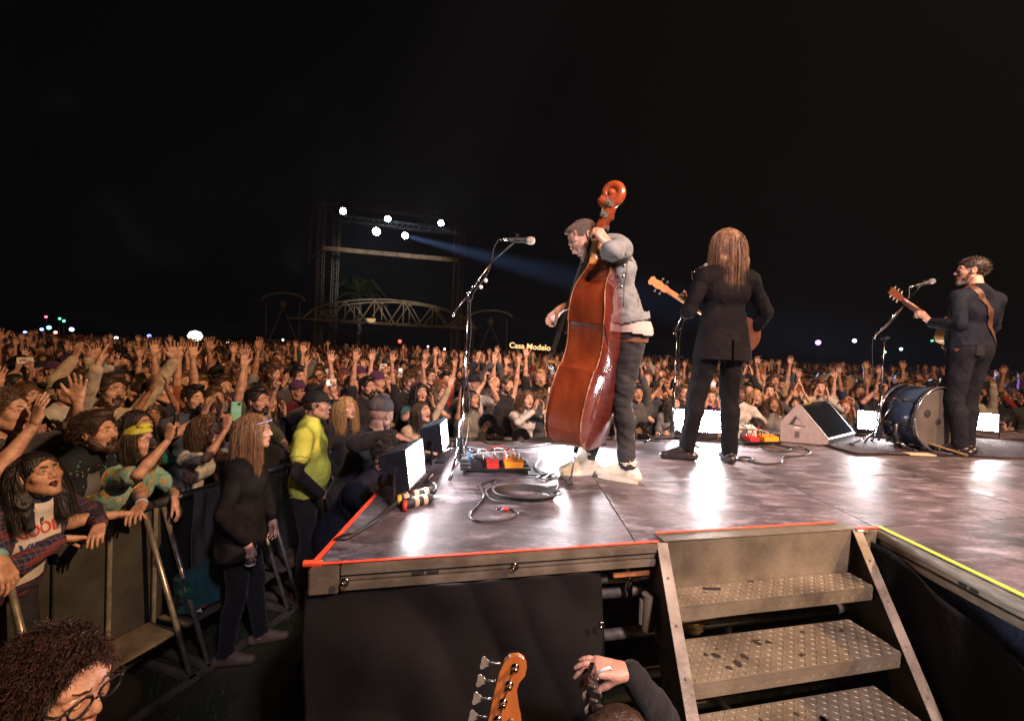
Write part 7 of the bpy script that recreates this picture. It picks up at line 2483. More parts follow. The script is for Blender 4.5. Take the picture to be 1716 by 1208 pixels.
# ------------------------------------------------------------------ foreground: bent photographer, guitar tech, bass guitar
L15 = Vector((-1.30, 1.12, 0)); rz15 = face_rz((1, -0.22))
hd15 = make_head(False, 0.1, 0.0, 1.02, 1.0, 1.05, vox=0.004)
body, i15 = make_body(h=1.78, head=hd15, head_dir=(6, -8, 0), lean=22, crouch=0.25, neck_fwd=0.05, sleeve='long', vox=0.012, lo=False, seed=45, girth=1.08, knee_out=0.2,
    feet=[(0.12, 0.05, 0, -8), (-0.12, -0.10, 0, 8)])
o15 = person_obj(body, mats_for(skin_hero, mat("black_hoodie", (0.004, 0.004, 0.004), 0.95, spec=0.05)), L15, rz=rz15, label="man with tousled auburn hair and dark glasses below the barricade, nearest of all")
CURL = mat("hair_curly_auburn", (0.016, 0.007, 0.005), 0.6, colour2=(0.062, 0.024, 0.016), scale=30, bump=0.8, bscale=150)
ch = Soft(0.0045, 0.010)
ch.ell((0, -0.020, 0.040), (0.084, 0.106, 0.092), tag=HAIR)
ch.ell((0, 0.118, -0.022), (0.095, 0.082, 0.108), op='sub', tag=None, k=0.02)
ch.box((0, 0.0, -0.150), (0.12, 0.13, 0.075), 0.015, op='sub', tag=None, k=0.02)
hp3 = ch.run(); hp3.V += hp3.normals() * (wob(hp3.V, 60, 4) * 0.006)[:, None]
hp3 = join([hp3, strands(5200, 'short', 11, 0.045, 0.0014, curl=0.0025, segs=8, comb=(.7, .5, .05), mess=.24, grav=.08, vol=.0, fringe=-.016)])
child_piece("hair", hp3.moved(i15['head']), CURL, o15)
gl = MB(); HF = i15['head']
for sx in (-1, 1):
    rg2 = [HF @ Vector((sx * 0.034 + math.cos(a) * .027, 0.102 - 0.004 * abs(math.cos(a)), 0.004 + math.sin(a) * .020)) for a in np.linspace(0, 6.2832, 21)]
    gl.tube(rg2, 0.0028, 6, caps=False)
    gl.tube([HF @ Vector((sx * .060, 0.100, 0.010)), HF @ Vector((sx * .080, 0.085, 0.012)), HF @ Vector((sx * .086, 0.01, 0.010)), HF @ Vector((sx * .085, -.03, -.005))], 0.003, 6)
gl.tube([HF @ Vector((-.008, .107, .008)), HF @ Vector((.008, .107, .008))], 0.0028, 6)
gl.build("glasses", BLACKM, o15, smooth=True)

# guitar tech with a hand on a headstock
L16 = Vector((0.61, 1.47, 0)); rz16 = face_rz((-0.75, -0.5))
wr16 = at_y(1055, 1126, 1.42)
P16 = Pose(L16, rz16, 1.72)
body, i16 = make_body(h=1.72, head=make_head(vox=0.006), head_dir=(0, -18, 0), lean=34, crouch=0.49, neck_fwd=0.03, sleeve='long', vox=0.010, lo=False, seed=46, loose=1.1, knee_out=0.3,
    feet=[(0.16, 0.10, 0, -12), (-0.16, -0.05, 0, 12)],
    hands={'R': P16.arm(wr16, (0.9, 0.2, -0.3), 'pinch', (-0.93, 0.0, 0.12), (-0.25, 0.15, -0.95)), 'L': P16.arm(Vector((0.36, 1.36, .85)), (0.3, -.8, -.3), 'grip', (-.6, 0, .6), (-.3, .3, -.5))})
o16 = person_obj(body, mats_for(skin_hero, cloth_m['black']), L16, rz=rz16, label="crouching guitar tech in black with a hand on a dark headstock beside the steps")
child_piece("hair", scalp('short', 0.006, 7, vol=0.012, curl=0.002).moved(i16['head']), hair_m['dark brown'], o16)

BASSN = mat("bass_guitar_maple", (0.40, 0.115, 0.022), 0.30, colour2=(0.56, 0.19, 0.045), scale=9, stretch=(3, 3, .5), coat=0.6, bump=0.05, bscale=50)
bgt = empty("bass_guitar", (0, 0, 0)); tag(bgt, "bass guitar standing upright with an amber maple headstock and clover tuning keys", "bass guitar")
Yg = 1.10
tipg, lowg = at_y(862, 1097, Yg), at_y(838, 1208, Yg - .01)
az = (tipg - lowg).normalized(); fx_ = Vector((1, 0, 0)); fz_ = fx_.cross(az).normalized()
bgt.location = tipg - az * 1.16
fn_ = Vector((0.05, -1, 0.1)); fn_ = (fn_ - az * fn_.dot(az)).normalized(); xg = az.cross(fn_).normalized()
GM = Matrix((xg, az, fn_)).transposed().to_4x4()     # x to the viewer's right, y along the neck, z to the viewer
Lg = 1.16
hd_o = [(-.016, 0), (.020, 0), (.028, .02), (.047, .050), (.050, .066), (.042, .082), (.033, .105), (.024, .132), (.026, .150), (.036, .168), (.036, .192), (.026, .206), (.010, .211), (-.008, .205), (-.020, .190), (-.026, .165), (-.028, .12), (-.028, .04)]
o_ = Matrix.Translation((0, Lg - .212, 0))
hm = MB(); hm.prism(hd_o, -.016, 0, M=GM @ o_); hs_o = hm.build("headstock", BASSN, bgt)
bv_ = hs_o.modifiers.new("edge", 'BEVEL'); bv_.width = 0.004; bv_.segments = 2; bv_.limit_method = 'ANGLE'
for k in range(4):
    y = .184 - k * .043; x = .004 - .0050 * k
    po_ = MB(); po_.lathe([(0.0105, 0), (0.0105, 0.002), (0.0065, 0.003), (0.0060, 0.010), (0.0050, 0.012), (0.0055, 0.016), (0.001, 0.017)], 16, M=GM @ o_ @ Matrix.Translation((x + .004, y, 0)))
    p_o = po_.build("string_post", STEEL, hs_o, smooth=True)
    ks = MB(); xs_ = -.026
    ks.tube([GM @ o_ @ Vector((xs_, y - .004, -.010)), GM @ o_ @ Vector((xs_ - .028, y - .008, -.010))], 0.0028, 8)
    km = MB()
    cl3 = [(math.cos(a) * (0.0115 + .0028 * math.cos(3 * a)), math.sin(a) * (0.0135 + .0028 * math.cos(3 * a))) for a in np.linspace(0, 2 * math.pi, 20, endpoint=False)]
    km.prism(cl3, -.0018, .0018, M=GM @ o_ @ Matrix.Translation((xs_ - .040, y - .010, -.010)) @ Matrix.Rotation(R(12), 4, 'Y'))
    ko = ks.build("tuner_shaft", GALV, hs_o, smooth=True)
    km.build("tuning_key", mat("aged_nickel", (0.45, 0.41, 0.33), 0.4, 0.6, var=0.2, scale=50) if "aged_nickel" not in bpy.data.materials else bpy.data.materials["aged_nickel"], hs_o)
tr_ = MB(); tr_.lathe([(0.0085, 0), (0.0085, .003), (0.003, .004)], 14, M=GM @ o_ @ Matrix.Translation((0.026, .058, 0))); tr_.build("string_retainer", mat("worn_brass", (0.25, 0.13, 0.05), 0.5, 0.5), hs_o, smooth=True)
nk_ = MB(); nk_.tube([GM @ Vector((0, .40, -.012)), GM @ Vector((0, Lg - .205, -.012))], [0.028, 0.020], 12); nk_.build("neck", BASSN, bgt, smooth=True)
for k in range(4):
    st_ = MB(); x = (k - 1.5) * .009
    st_.tube([GM @ Vector((x * 1.5, .2, .014)), GM @ Vector((x, Lg - .21, .006)), GM @ o_ @ Vector((.004 - .0045 * (k), .184 - k * .043, .007))], 0.0012, 5); st_.build("string", STRING, bgt)
bo_ = MB()
pr = [(0, 0.03), (0.012, 0.10), (0.06, 0.17), (0.14, 0.175), (0.21, 0.135), (0.28, 0.130), (0.36, 0.155), (0.44, 0.16), (0.47, .13), (0.40, 0.07), (0.38, 0.04)]
bo_.prism([(w_, y) for y, w_ in pr] + [(-w_, y) for y, w_ in reversed(pr)], -.045, 0, M=GM); bo_.build("guitar_body", mat("sunburst_body", (0.25, 0.06, 0.02), 0.2, coat=0.6), bgt, auto=40)

tgt = guitar("tech_guitar", "guitar with a glossy black headstock in the hand of the crouching tech", at_y(992, 1122, 1.36), at_y(992, 1122, 1.36) + Vector((0.20, 0.05, -1.0)), (0.85, -0.5, 0.2), mat("headstock_gloss_black", (0.012, 0.010, 0.010), 0.12, coat=0.5), ROSEW, 'acoustic')
cpo2 = MB(); q0, q1 = at_y(998, 1129, 1.33), at_y(1022, 1118, 1.33)
cpo2.tube([q0, (q0 + q1) / 2 + Vector((0, 0, .004)), q1, q1 + Vector((.003, 0, -.006))], [0.0045, 0.005, 0.005, 0.004], 10)
cpo3 = cpo2.build("guitar_capo", mat("white_capo", (0.72, 0.70, 0.66), 0.35), None, smooth=True); tag(cpo3, "white capo held between the tech's fingers above the headstock", "capo")

# bag left on the barricade step, grey jacket over the rail
bg_ = Soft(0.012, 0.03)
bp = RA + rdir * 1.03 + rperp * 0.19
bg_.box((0, 0, 0.15), (0.14, 0.06, 0.10), 0.03, tag=TOP); bg_.ell((0.05, 0.02, 0.17), (0.11, 0.07, 0.12), tag=TOP); bg_.ell((-.10, .01, .12), (.08, .07, .10), tag=TOP2)
bpp = bg_.run(); bpp.V += bpp.normals() * (wob(bpp.V, 40, 3) * .008)[:, None]
bagm = [cloth_m['teal']] * len(TAGS); bagm[TOP2] = mat("black_plastic_bag", (0.012, 0.012, 0.013), 0.22, var=0.3, scale=20, bump=0.8, bscale=60)
bag = link("backpack", piece_mesh("backpack", bpp, TAGS), bagm); bag.location = (bp.x, bp.y, 0.285); bag.rotation_euler = (0, 0, math.atan2(rdir.y, rdir.x))
tag(bag, "teal and black backpack left on the barricade step", "backpack")
wr = MB(); rr = random.Random(3)
for k in range(5):
    c = Vector((rr.uniform(-.05, .05), rr.uniform(-.03, .03), .03)); wr.add([c + Vector((rr.uniform(-.05, .05), rr.uniform(-.04, .04), rr.uniform(-.02, .03))) for _ in range(4)], [(0, 1, 2, 3)], k % 2)
wo_ = wr.build("crumpled_packet", [mat("packet_red", (0.45, 0.06, 0.04), 0.5), WHITEP], None); wo_.location = bp + rperp * .05 + rdir * -.12 + Vector((0, 0, .30))
tag(wo_, "crumpled red and white packet on the barricade step beside the backpack", "packet")


def jacket_fn(u, v):
    s_ = (v - 0.35) * 0.95
    c = RA + rdir * (1.02 + 0.42 * u + .03 * math.sin(v * 6))
    if s_ < 0: off, z = -0.04, RZ + 0.034 + s_ * .9
    else: off, z = 0.045 + .05 * math.sin(s_ * 3), RZ + .034 - s_ * 0.95
    f = 0.020 * math.sin(u * 11 + s_ * 6) + 0.010 * math.sin(u * 23 - s_ * 9)
    p = c + rperp * (off + f + 0.03 * u)
    return (p.x, p.y, z - 0.02 * math.sin(u * 3.14))
jk_ = cloth_sheet("jacket", jacket_fn, 36, 36, mat("grey_canvas", (0.085, 0.080, 0.068), 0.9, var=0.2, scale=10, bump=0.4, bscale=90), None, 0.008)
tag(jk_, "grey jacket draped over the barricade rail below the mint phone", "jacket")

# ------------------------------------------------------------------ the crowd
rc = random.Random(12)
UPA, FW = (0, 0, 1), (0, 1, 0)
POSES = {
    'both arms stretched high': lambda r: {'R': ((.30 + r.uniform(-.12, .12), .12, 1.98), (1, 0, -.3), 'open', (0.05, .1, 1), (0, 1, 0)), 'L': ((-.30 + r.uniform(-.12, .12), .12, 1.98), (-1, 0, -.3), 'open', (-.05, .1, 1), (0, 1, 0))},
    'one arm stretched high': lambda r: {'R': ((.22, .16, 2.0), (1, 0, -.3), 'open', (0.1, .15, 1), (0, 1, 0)), 'L': ((-.20, .30, 1.15), (-1, -.3, -.5), 'relaxed', (.4, .8, .2), (0, 0, -1))},
    'a pointing hand in the air': lambda r: {'L': ((-.20, .34, 1.88), (-1, 0, -.5), 'point', (0.1, .5, .9), (0, 1, 0)), 'R': ((.24, .12, .85), (1, -1, 0), 'relaxed', (0, .2, -1), (-1, 0, 0))},
    'hands clapping overhead': lambda r: {'R': ((.07, .20, 1.86), (1, .1, -.2), 'clap', (-.25, .1, 1), (-1, 0, 0)), 'L': ((-.07, .20, 1.86), (-1, .1, -.2), 'clap', (.25, .1, 1), (1, 0, 0))},
    'hands clapping before the face': lambda r: {'R': ((.07, .36, 1.48), (1, -.1, -.7), 'clap', (-.2, .3, 1), (-1, 0, 0)), 'L': ((-.09, .34, 1.47), (-1, -.1, -.7), 'clap', (.2, .3, 1), (1, 0, 0))},
    'hands cupped at the mouth': lambda r: {'R': ((.10, .20, 1.46), (1, 0, -.8), 'flat', (-.2, .1, 1), (-1, .1, 0)), 'L': ((-.10, .20, 1.46), (-1, 0, -.8), 'flat', (.2, .1, 1), (1, .1, 0))},
    'a phone held up': lambda r: {'R': ((.06, .36, 1.66), (.8, 0, -1), 'grip', (-.1, .1, 1), (-.6, .6, 0)), 'L': ((-.05, .36, 1.64), (-.8, 0, -1), 'grip', (.1, .1, 1), (.6, .6, 0))},
    'arms down': lambda r: {},
}
# sex, pose, head index, head turn, sleeve, hair style, hair colour for the shared look, extra
TPL = [(0, 'both arms stretched high', 4, (0, 6, 0), 'short', None), (1, 'both arms stretched high', 2, (5, 8, 0), 'long', None), (0, 'one arm stretched high', 1, (-8, 5, 4), 'short', 'beard'),
       (1, 'one arm stretched high', 5, (8, 8, 0), 'none', None), (0, 'a pointing hand in the air', 0, (-6, 4, 0), 'long', 'cap'), (1, 'a pointing hand in the air', 2, (0, 6, 5), 'short', None),
       (0, 'hands clapping overhead', 1, (0, 5, 0), 'long', None), (1, 'hands clapping overhead', 3, (0, 5, 0), 'short', None), (0, 'hands clapping before the face', 0, (6, 2, 0), 'short', 'beard'),
       (1, 'hands clapping before the face', 5, (-5, 4, 0), 'long', None), (0, 'hands cupped at the mouth', 4, (0, 6, 0), 'long', None), (1, 'hands cupped at the mouth', 2, (0, 8, 0), 'short', None),
       (0, 'a phone held up', 0, (0, 4, 0), 'short', 'cap'), (1, 'a phone held up', 3, (0, 6, 0), 'long', None), (0, 'arms down', 1, (-8, 4, 3), 'short', None), (1, 'arms down', 5, (8, 6, 0), 'short', None),
       (0, 'arms down', 4, (10, 2, 0), 'long', 'beanie'), (1, 'arms down', 3, (-10, 4, -4), 'long', None), (0, 'both arms stretched high', 1, (10, 4, 0), 'none', 'beard'), (0, 'arms down', 0, (0, 3, 0), 'short', 'beard')]
LOOKS = []
for i, (fem, pose, hi, hdir, slv, extra) in enumerate(TPL):
    r = random.Random(100 + i)
    h0 = 1.64 if fem else 1.77
    body, inf = make_body(h=h0, girth=r.uniform(.95, 1.18), female=bool(fem), lean=r.uniform(3, 10), side=r.uniform(-4, 4), head=HEADS[hi], head_dir=hdir, sleeve=slv,
                          vox=0.0165, lo=True, hands=POSES[pose](r), seed=i, loose=r.uniform(1.04, 1.16), folds=0.008)
    me = piece_mesh("person", body, TAGS)
    for m in mats_for(skin_any, cloth_any, hair=hair_any, brow=hair_any): me.materials.append(m)
    hs = scalp('long' if fem else 'short', 0.0085, i, vol=r.uniform(0, .012), length=r.uniform(.16, .32), curl=(.006 if r.random() < .3 else 0))
    kids = []
    if extra == 'cap': kids.append(("cap", cap_piece(0.0085, True, i % 8 == 4), cap_black))
    elif extra == 'beanie': kids.append(("beanie", beanie_piece(0.0085), cloth_any))
    else: kids.append(("hair", join([hs, strands(520, 'long' if fem else 'short', i, r.uniform(.16, .30) if fem else r.uniform(.02, .05), 0.0034, curl=.006 if i % 3 == 0 else 0, segs=5 if fem else 3, mess=.35, grav=.3 if fem else .12)]), hair_any))
    if extra == 'beard': kids.append(("beard", beard_piece(0.0085, .95), hair_any))
    km = []
    for nm, p, m in kids:
        q = piece_mesh(nm, p.moved(inf['head']), TAGS)
        for _ in TAGS: q.materials.append(m)
        km.append((nm, q))
    pm = None
    if pose == 'a phone held up':
        pm = (inf['handR'].translation + inf['handL'].translation) * .5 + Vector((0, 0.03, .10))
    LOOKS.append(dict(me=me, kids=km, fem=fem, pose=pose, extra=extra, h=h0, phone=pm, slv=slv))

# ground the crowd stands on: behind the barricades, out to the far field
front_o = RC + Vector((0.05, 0.22, 0))
def in_crowd(p):
    left_side = (p - RA).dot(rperp) < -0.30
    beyond = (p - front_o).dot(fperp) < -0.28
    if (p - RC).dot(rdir) < 0.15:
        return left_side and p.y > 1.5
    return beyond or (left_side and (p - RC).dot(rdir) < 0.5)
TAKEN = [o.location.copy() for o in bpy.data.objects if o.get("category") == "person"]
spots = []
sp0, y = 0.46, 1.2
while y < 85:
    st = sp0 if y < 16 else (0.62 if y < 30 else 0.95)
    xm = 1.22 * y + 2.0
    x = -xm
    while x < xm:
        p = Vector((x + rc.uniform(-.17, .17) * st / .46, y + rc.uniform(-.17, .17) * st / .46, 0))
        x += st
        if not in_crowd(p): continue
        if p.length < 18 and any((p - q).length < 0.34 for q in TAKEN): continue
        q = p - CAM
        if abs(p.x) > 1.22 * p.y + 0.7: continue
        if math.hypot(p.x, p.y - 42) < 6 and False: continue
        spots.append(p)
    y += st * 0.92
LOOK_AT = Vector((2.2, 2.6, 0))
spots.sort(key=lambda p: p.length)
NIND = 285
TOPN = [c[0] for c in CLOTH]
TOPW = [12, 7, 6, 3, 2.5, 2.5, 2, 4, 1.2, 3, 1.5, .7, .7]
HAIRN = ['black', 'dark brown', 'brown', 'blonde', 'reddish']


def zone(p):
    d = p.length
    u = p.x / p.y
    px = 858 + 770 * u
    for lim, z in ((330, "behind left barricade"), (560, "behind the guard"), (780, "below the bridge"), (960, "left of the bass"), (1180, "between two players"), (1440, "behind the wedge"), (9999, "behind the drum")):
        if px < lim: break
    return z


def short_pose(s): return {'both arms stretched high': 'both arms high', 'one arm stretched high': 'one arm high', 'a pointing hand in the air': 'pointing hand up', 'hands clapping overhead': 'clapping overhead',
                           'hands clapping before the face': 'clapping hands', 'hands cupped at the mouth': 'cupping the mouth', 'a phone held up': 'phone held up', 'arms down': 'arms down'}[s]


SOURCES = {}
INDIV = []
PH = link("phone", MB().box((0, 0, 0), (0.078, 0.010, 0.155), bev=0.004).mesh("phone"), None)
ph_me = PH.data; bpy.data.objects.remove(PH)
ph_scr = MB().box((0, -0.0056, 0), (0.068, 0.001, 0.138)).mesh("screen"); ph_scr.materials.append(SCREEN)
ph_me.materials.append(PWHITE)
weights = [.7, .6, 1.2, 1.2, .9, .9, .8, .8, 2.2, 2, 1.6, 1.6, 1.8, 1.8, 3.4, 3.2, 2.4, 3, .3, 3.2]
nflash = 0
for n, p in enumerate(spots[:NIND]):
    ti = n % len(LOOKS) if n < len(LOOKS) else rc.choices(range(len(LOOKS)), weights)[0]
    lk = LOOKS[ti]
    o = bpy.data.objects.new("person", lk['me']); COL.objects.link(o)
    o.location = p
    d = LOOK_AT - p
    rz = math.atan2(-d.x, d.y) + rc.uniform(-.28, .28)
    sc = rc.uniform(.945, 1.06)
    if n < 26: sc = min(sc, 1.0)
    o.rotation_euler = (0, 0, rz); o.scale = (sc, sc, sc)
    sk = rc.choices(range(5), [5, 4, 4, 2, 1.2])[0]
    tn = rc.choices(range(len(TOPN)), TOPW)[0]
    hn = HAIRN[rc.choices(range(5), [3, 5, 4, 2 if lk['fem'] else .7, 1])[0]]
    ms = mats_for(skin_m[sk], cloth_m[TOPN[tn]], hair=hair_m[hn], brow=hair_m[hn if hn != 'blonde' else 'brown'])
    for s_, m in zip(o.material_slots, ms):
        s_.link = 'OBJECT'; s_.material = m
    bits = []
    for nm, q in lk['kids']:
        c = bpy.data.objects.new(nm, q); COL.objects.link(c); c.parent = o
        for s_ in c.material_slots:
            s_.link = 'OBJECT'; s_.material = cap_black if nm == 'cap' else (cloth_m['plum'] if nm == 'beanie' else hair_m[hn])
    who = "woman" if lk['fem'] else "man"
    hairs = {'cap': 'black cap', 'beanie': 'plum beanie'}.get(lk['extra'], hn + (' beard' if lk['extra'] == 'beard' else ' hair'))
    tag(o, "%s, %s, %s %s top, %s, %s" % (who, hairs, {'short': 'short-sleeved', 'long': 'long-sleeved', 'none': 'sleeveless'}[lk['slv']], TOPN[tn], short_pose(lk['pose']), zone(p)), "person", "people in the crowd facing the stage")
    if ti not in SOURCES: SOURCES[ti] = o
    INDIV.append((o, SKINN[sk], sc))
    if lk['phone'] is not None and n % 2 == 0:
        f = bpy.data.objects.new("phone", ph_me); COL.objects.link(f)
        M_ = Matrix.Translation(p) @ Matrix.Rotation(rz, 4, 'Z') @ Matrix.Scale(sc, 4)
        f.location = M_ @ lk['phone']; f.rotation_euler = (R(-10), R(90) if n % 3 == 0 else 0, rz)
        f.material_slots[0].link = 'OBJECT'; f.material_slots[0].material = [PWHITE, PBLACK, PWHITE][n % 3]
        s2 = bpy.data.objects.new("screen", ph_scr); COL.objects.link(s2); s2.parent = f
        tag(f, "%s %s phone held by %s, %s, %s top, %s" % ("sideways" if n % 3 == 0 else "upright", ['white', 'black', 'white'][n % 3], who, hairs, TOPN[tn], zone(p)), "phone", "phones held up in the crowd")
        if n % 4 == 0 and nflash < 5:
            nflash += 1
            fl = MB(); fl.lathe([(0.001, 0), (0.016, 0.001), (0.016, 0.005), (0.001, 0.007)], 10, M=Matrix.Translation((0.0, 0.006, 0.05)) @ Matrix.Rotation(R(-90), 4, 'X')); fl.build("flash_lamp", PHONE_LAMP, f)

for rnd in (0, 1):
    seen = {}
    for q in INDIV: seen.setdefault(q[0]["label"], []).append(q)
    for lab, qs in seen.items():
        if len(qs) > 1:
            for j, (o, skn, s_) in enumerate(sorted(qs, key=lambda q: q[2])):
                o["label"] = lab + (", " + skn if rnd == 0 else ", " + ["shortest", "taller", "tallest"][min(j, 2)])

# everyone farther back: one object, the same figures placed again and again
rest = spots[NIND:]
me = bpy.data.meshes.new("crowd")
me.vertices.add(len(rest)); me.vertices.foreach_set("co", np.array([tuple(p) for p in rest], np.float32).ravel())
tl = rc.choices(range(len(LOOKS)), [w * (.8 if 'high' in L_['pose'] else .9) for w, L_ in zip(weights, LOOKS)], k=len(rest))
def put(nm, kind, vals):
    me.attributes.new(nm, kind, 'POINT')
    me.attributes[nm].data.foreach_set("value", vals)
put("look", 'INT', np.array(tl, np.int32))
put("turn", 'FLOAT', np.array([math.atan2(-(LOOK_AT - p).x, (LOOK_AT - p).y) + rc.uniform(-.3, .3) for p in rest], np.float32))
put("size", 'FLOAT', np.array([rc.uniform(.92, 1.07) for p in rest], np.float32))
crowd = link("crowd", me)
ng = bpy.data.node_groups.new("crowd_figures", 'GeometryNodeTree')
ng.interface.new_socket("Geometry", in_out='INPUT', socket_type='NodeSocketGeometry')
ng.interface.new_socket("Geometry", in_out='OUTPUT', socket_type='NodeSocketGeometry')
N, L = ng.nodes, ng.links
gi, go = N.new("NodeGroupInput"), N.new("NodeGroupOutput")
jn = N.new("GeometryNodeJoinGeometry")
def attr(nm, t):
    a = N.new("GeometryNodeInputNamedAttribute"); a.data_type = t; a.inputs["Name"].default_value = nm; return a.outputs["Attribute"]
a_l, a_r, a_s = attr("look", 'INT'), attr("turn", 'FLOAT'), attr("size", 'FLOAT')
cx = N.new("ShaderNodeCombineXYZ"); L.new(a_r, cx.inputs[2])
for ti, src in SOURCES.items():
    j2 = N.new("GeometryNodeJoinGeometry")
    for ob in [src] + list(src.children):
        if ob.name.startswith("phone"): continue
        oi = N.new("GeometryNodeObjectInfo"); oi.inputs["Object"].default_value = ob; oi.transform_space = 'ORIGINAL'
        L.new(oi.outputs["Geometry"], j2.inputs[0])
    cp = N.new("FunctionNodeCompare"); cp.data_type = 'INT'; cp.operation = 'EQUAL'
    ins = [s for s in cp.inputs if s.type == 'INT']
    L.new(a_l, ins[0]); ins[1].default_value = ti
    ip = N.new("GeometryNodeInstanceOnPoints")
    L.new(gi.outputs[0], ip.inputs["Points"]); L.new(cp.outputs[0], ip.inputs["Selection"]); L.new(j2.outputs[0], ip.inputs["Instance"])
    L.new(cx.outputs[0], ip.inputs["Rotation"]); L.new(a_s, ip.inputs["Scale"])
    L.new(ip.outputs[0], jn.inputs[0])
L.new(jn.outputs[0], go.inputs[0])
md = crowd.modifiers.new("figures", 'NODES'); md.node_group = ng
tag(crowd, "the dense night crowd stretching back across the field behind the nearer rows", kind="stuff")

# ------------------------------------------------------------------ lighting tower, truss bridge and lights far behind the crowd
TRUSS = mat("weathered_truss", (0.30, 0.265, 0.20), 0.6, 0.3, var=0.3, scale=1.5)
TRUSSD = mat("dark_scaffold", (0.15, 0.15, 0.155), 0.6, 0.3, var=0.3, scale=1.5)
YT = 46.0


def far_pt(px, py, y): return at_y(px, py, y)


tw = empty("lighting_tower", far_pt(540, 577, YT)); tw.location.z = 0
tag(tw, "tall open scaffold lighting tower with blue-white lamps far behind the crowd", "lighting tower")
to = tw.location.copy()


def bar(t, o, a, b, r, name, m, n=6):
    mb = MB(); mb.tube([Vector(a) - o, Vector(b) - o], r, n); return mb.build(name, m, t)


def lattice(t, o, a, b, w, name, m, up=(0, 0, 1), bays=None, r=0.05):
    """box truss from a to b, one part"""
    a, b = Vector(a) - o, Vector(b) - o
    d = (b - a); L_ = d.length; d.normalize()
    s1 = d.cross(Vector(up)); s1 = s1.normalized() if s1.length > .01 else Vector((1, 0, 0)); s2 = s1.cross(d).normalized()
    cs = [(s1 * x + s2 * y) * w / 2 for x, y in ((-1, -1), (1, -1), (1, 1), (-1, 1))]
    mb = MB()
    for c in cs: mb.tube([a + c, b + c], r, 5)
    nb = bays or max(2, int(L_ / w))
    for k in range(nb):
        p, q = a + d * L_ * k / nb, a + d * L_ * (k + 1) / nb
        for i in range(4):
            mb.tube([p + cs[i], q + cs[(i + 1) % 4]], r * .6, 4, caps=False)
    return mb.build(name, m, t)


TL, TR = far_pt(540, 337, YT), far_pt(768, 365, YT)
for (p, nm) in ((TL, 0), (TR, 0)):
    lattice(tw, to, (p.x, YT, 0), p, 0.55, "tower_leg", TRUSSD)
for (p) in (TL, TR):
    lattice(tw, to, (p.x - 0.2, YT + 4, 0), (p.x, YT + 4, p.z - .5), 0.55, "tower_leg", TRUSSD)
lattice(tw, to, TL, TR, 0.6, "top_truss", TRUSSD)
lattice(tw, to, TL + Vector((0, 4, -.5)), TR + Vector((0, 4, -.5)), 0.6, "top_truss", TRUSSD)
for p in (TL, TR): bar(tw, to, p, p + Vector((0, 4, -.5)), 0.10, "cross_bar", TRUSSD)
BL_, BR_ = far_pt(540, 416, YT), far_pt(768, 437, YT)
nseg = 9
for k in range(nseg):
    a, b = BL_.lerp(BR_, k / nseg), BL_.lerp(BR_, (k + 1) / nseg)
    mb = MB(); d = b - a
    mb.box((d.length / 2, 0, 0), (d.length - .05, 0.5, 0.42), M=frame(a - to, x=d, y=(0, 1, 0)), bev=0.03); mb.build("deck_beam", mat("pale_beam", (0.30, 0.25, 0.20), 0.7, var=0.3, scale=1.2) if k == 0 else bpy.data.materials["pale_beam"], tw)
bar(tw, to, far_pt(522, 365, YT + 1), far_pt(518, 440, YT + 1), 0.10, "side_post", TRUSSD)
bar(tw, to, far_pt(524, 430, YT + .5), BL_, 0.10, "side_brace", TRUSSD)
LAMP = mat("tower_lamp", (1, 1, 1), 0.3, emit=(0.72, 0.84, 1.0), estr=150)
for k, (px, py, rr_) in enumerate(((575, 354, .30), (650, 367, .28), (739, 374, .27), (631, 388, .36), (679, 395, .30))):
    c = far_pt(px, py, YT - .4) - to
    M_ = frame(c, z=(0.15, -1, -0.22), x=(1, 0, 0))
    h_ = MB(); h_.lathe([(0.20, -.55), (0.34, -.3), (rr_ + .05, -.02), (rr_ + .05, 0.0), (rr_, 0.0)], 14, M=M_, closed_ends=False); ho = h_.build("lamp_housing", BLACKM, tw, auto=40)
    l_ = MB(); l_.lathe([(0.001, -.01), (rr_, -.015)], 16, M=M_, closed_ends=False); l_.build("lens", LAMP, ho)
    y_ = MB(); y_.tube([c + Vector((0, .2, 0)), c + Vector((0, .2, 1.0))], 0.05, 6); y_.build("hanger", BLACKM, ho)

for (k, tgt_, w_) in ((4, far_pt(1000, 478, 22), 1.0),):
    px, py = ((575, 354), (650, 367), (739, 374), (631, 388), (679, 395))[k]
    spot("tower_spot", far_pt(px, py, YT - .9), tgt_, TOWER_W * w_, (0.36, 0.55, 1.0), 3.6 if k != 3 else 15, 1.0, 0.2)

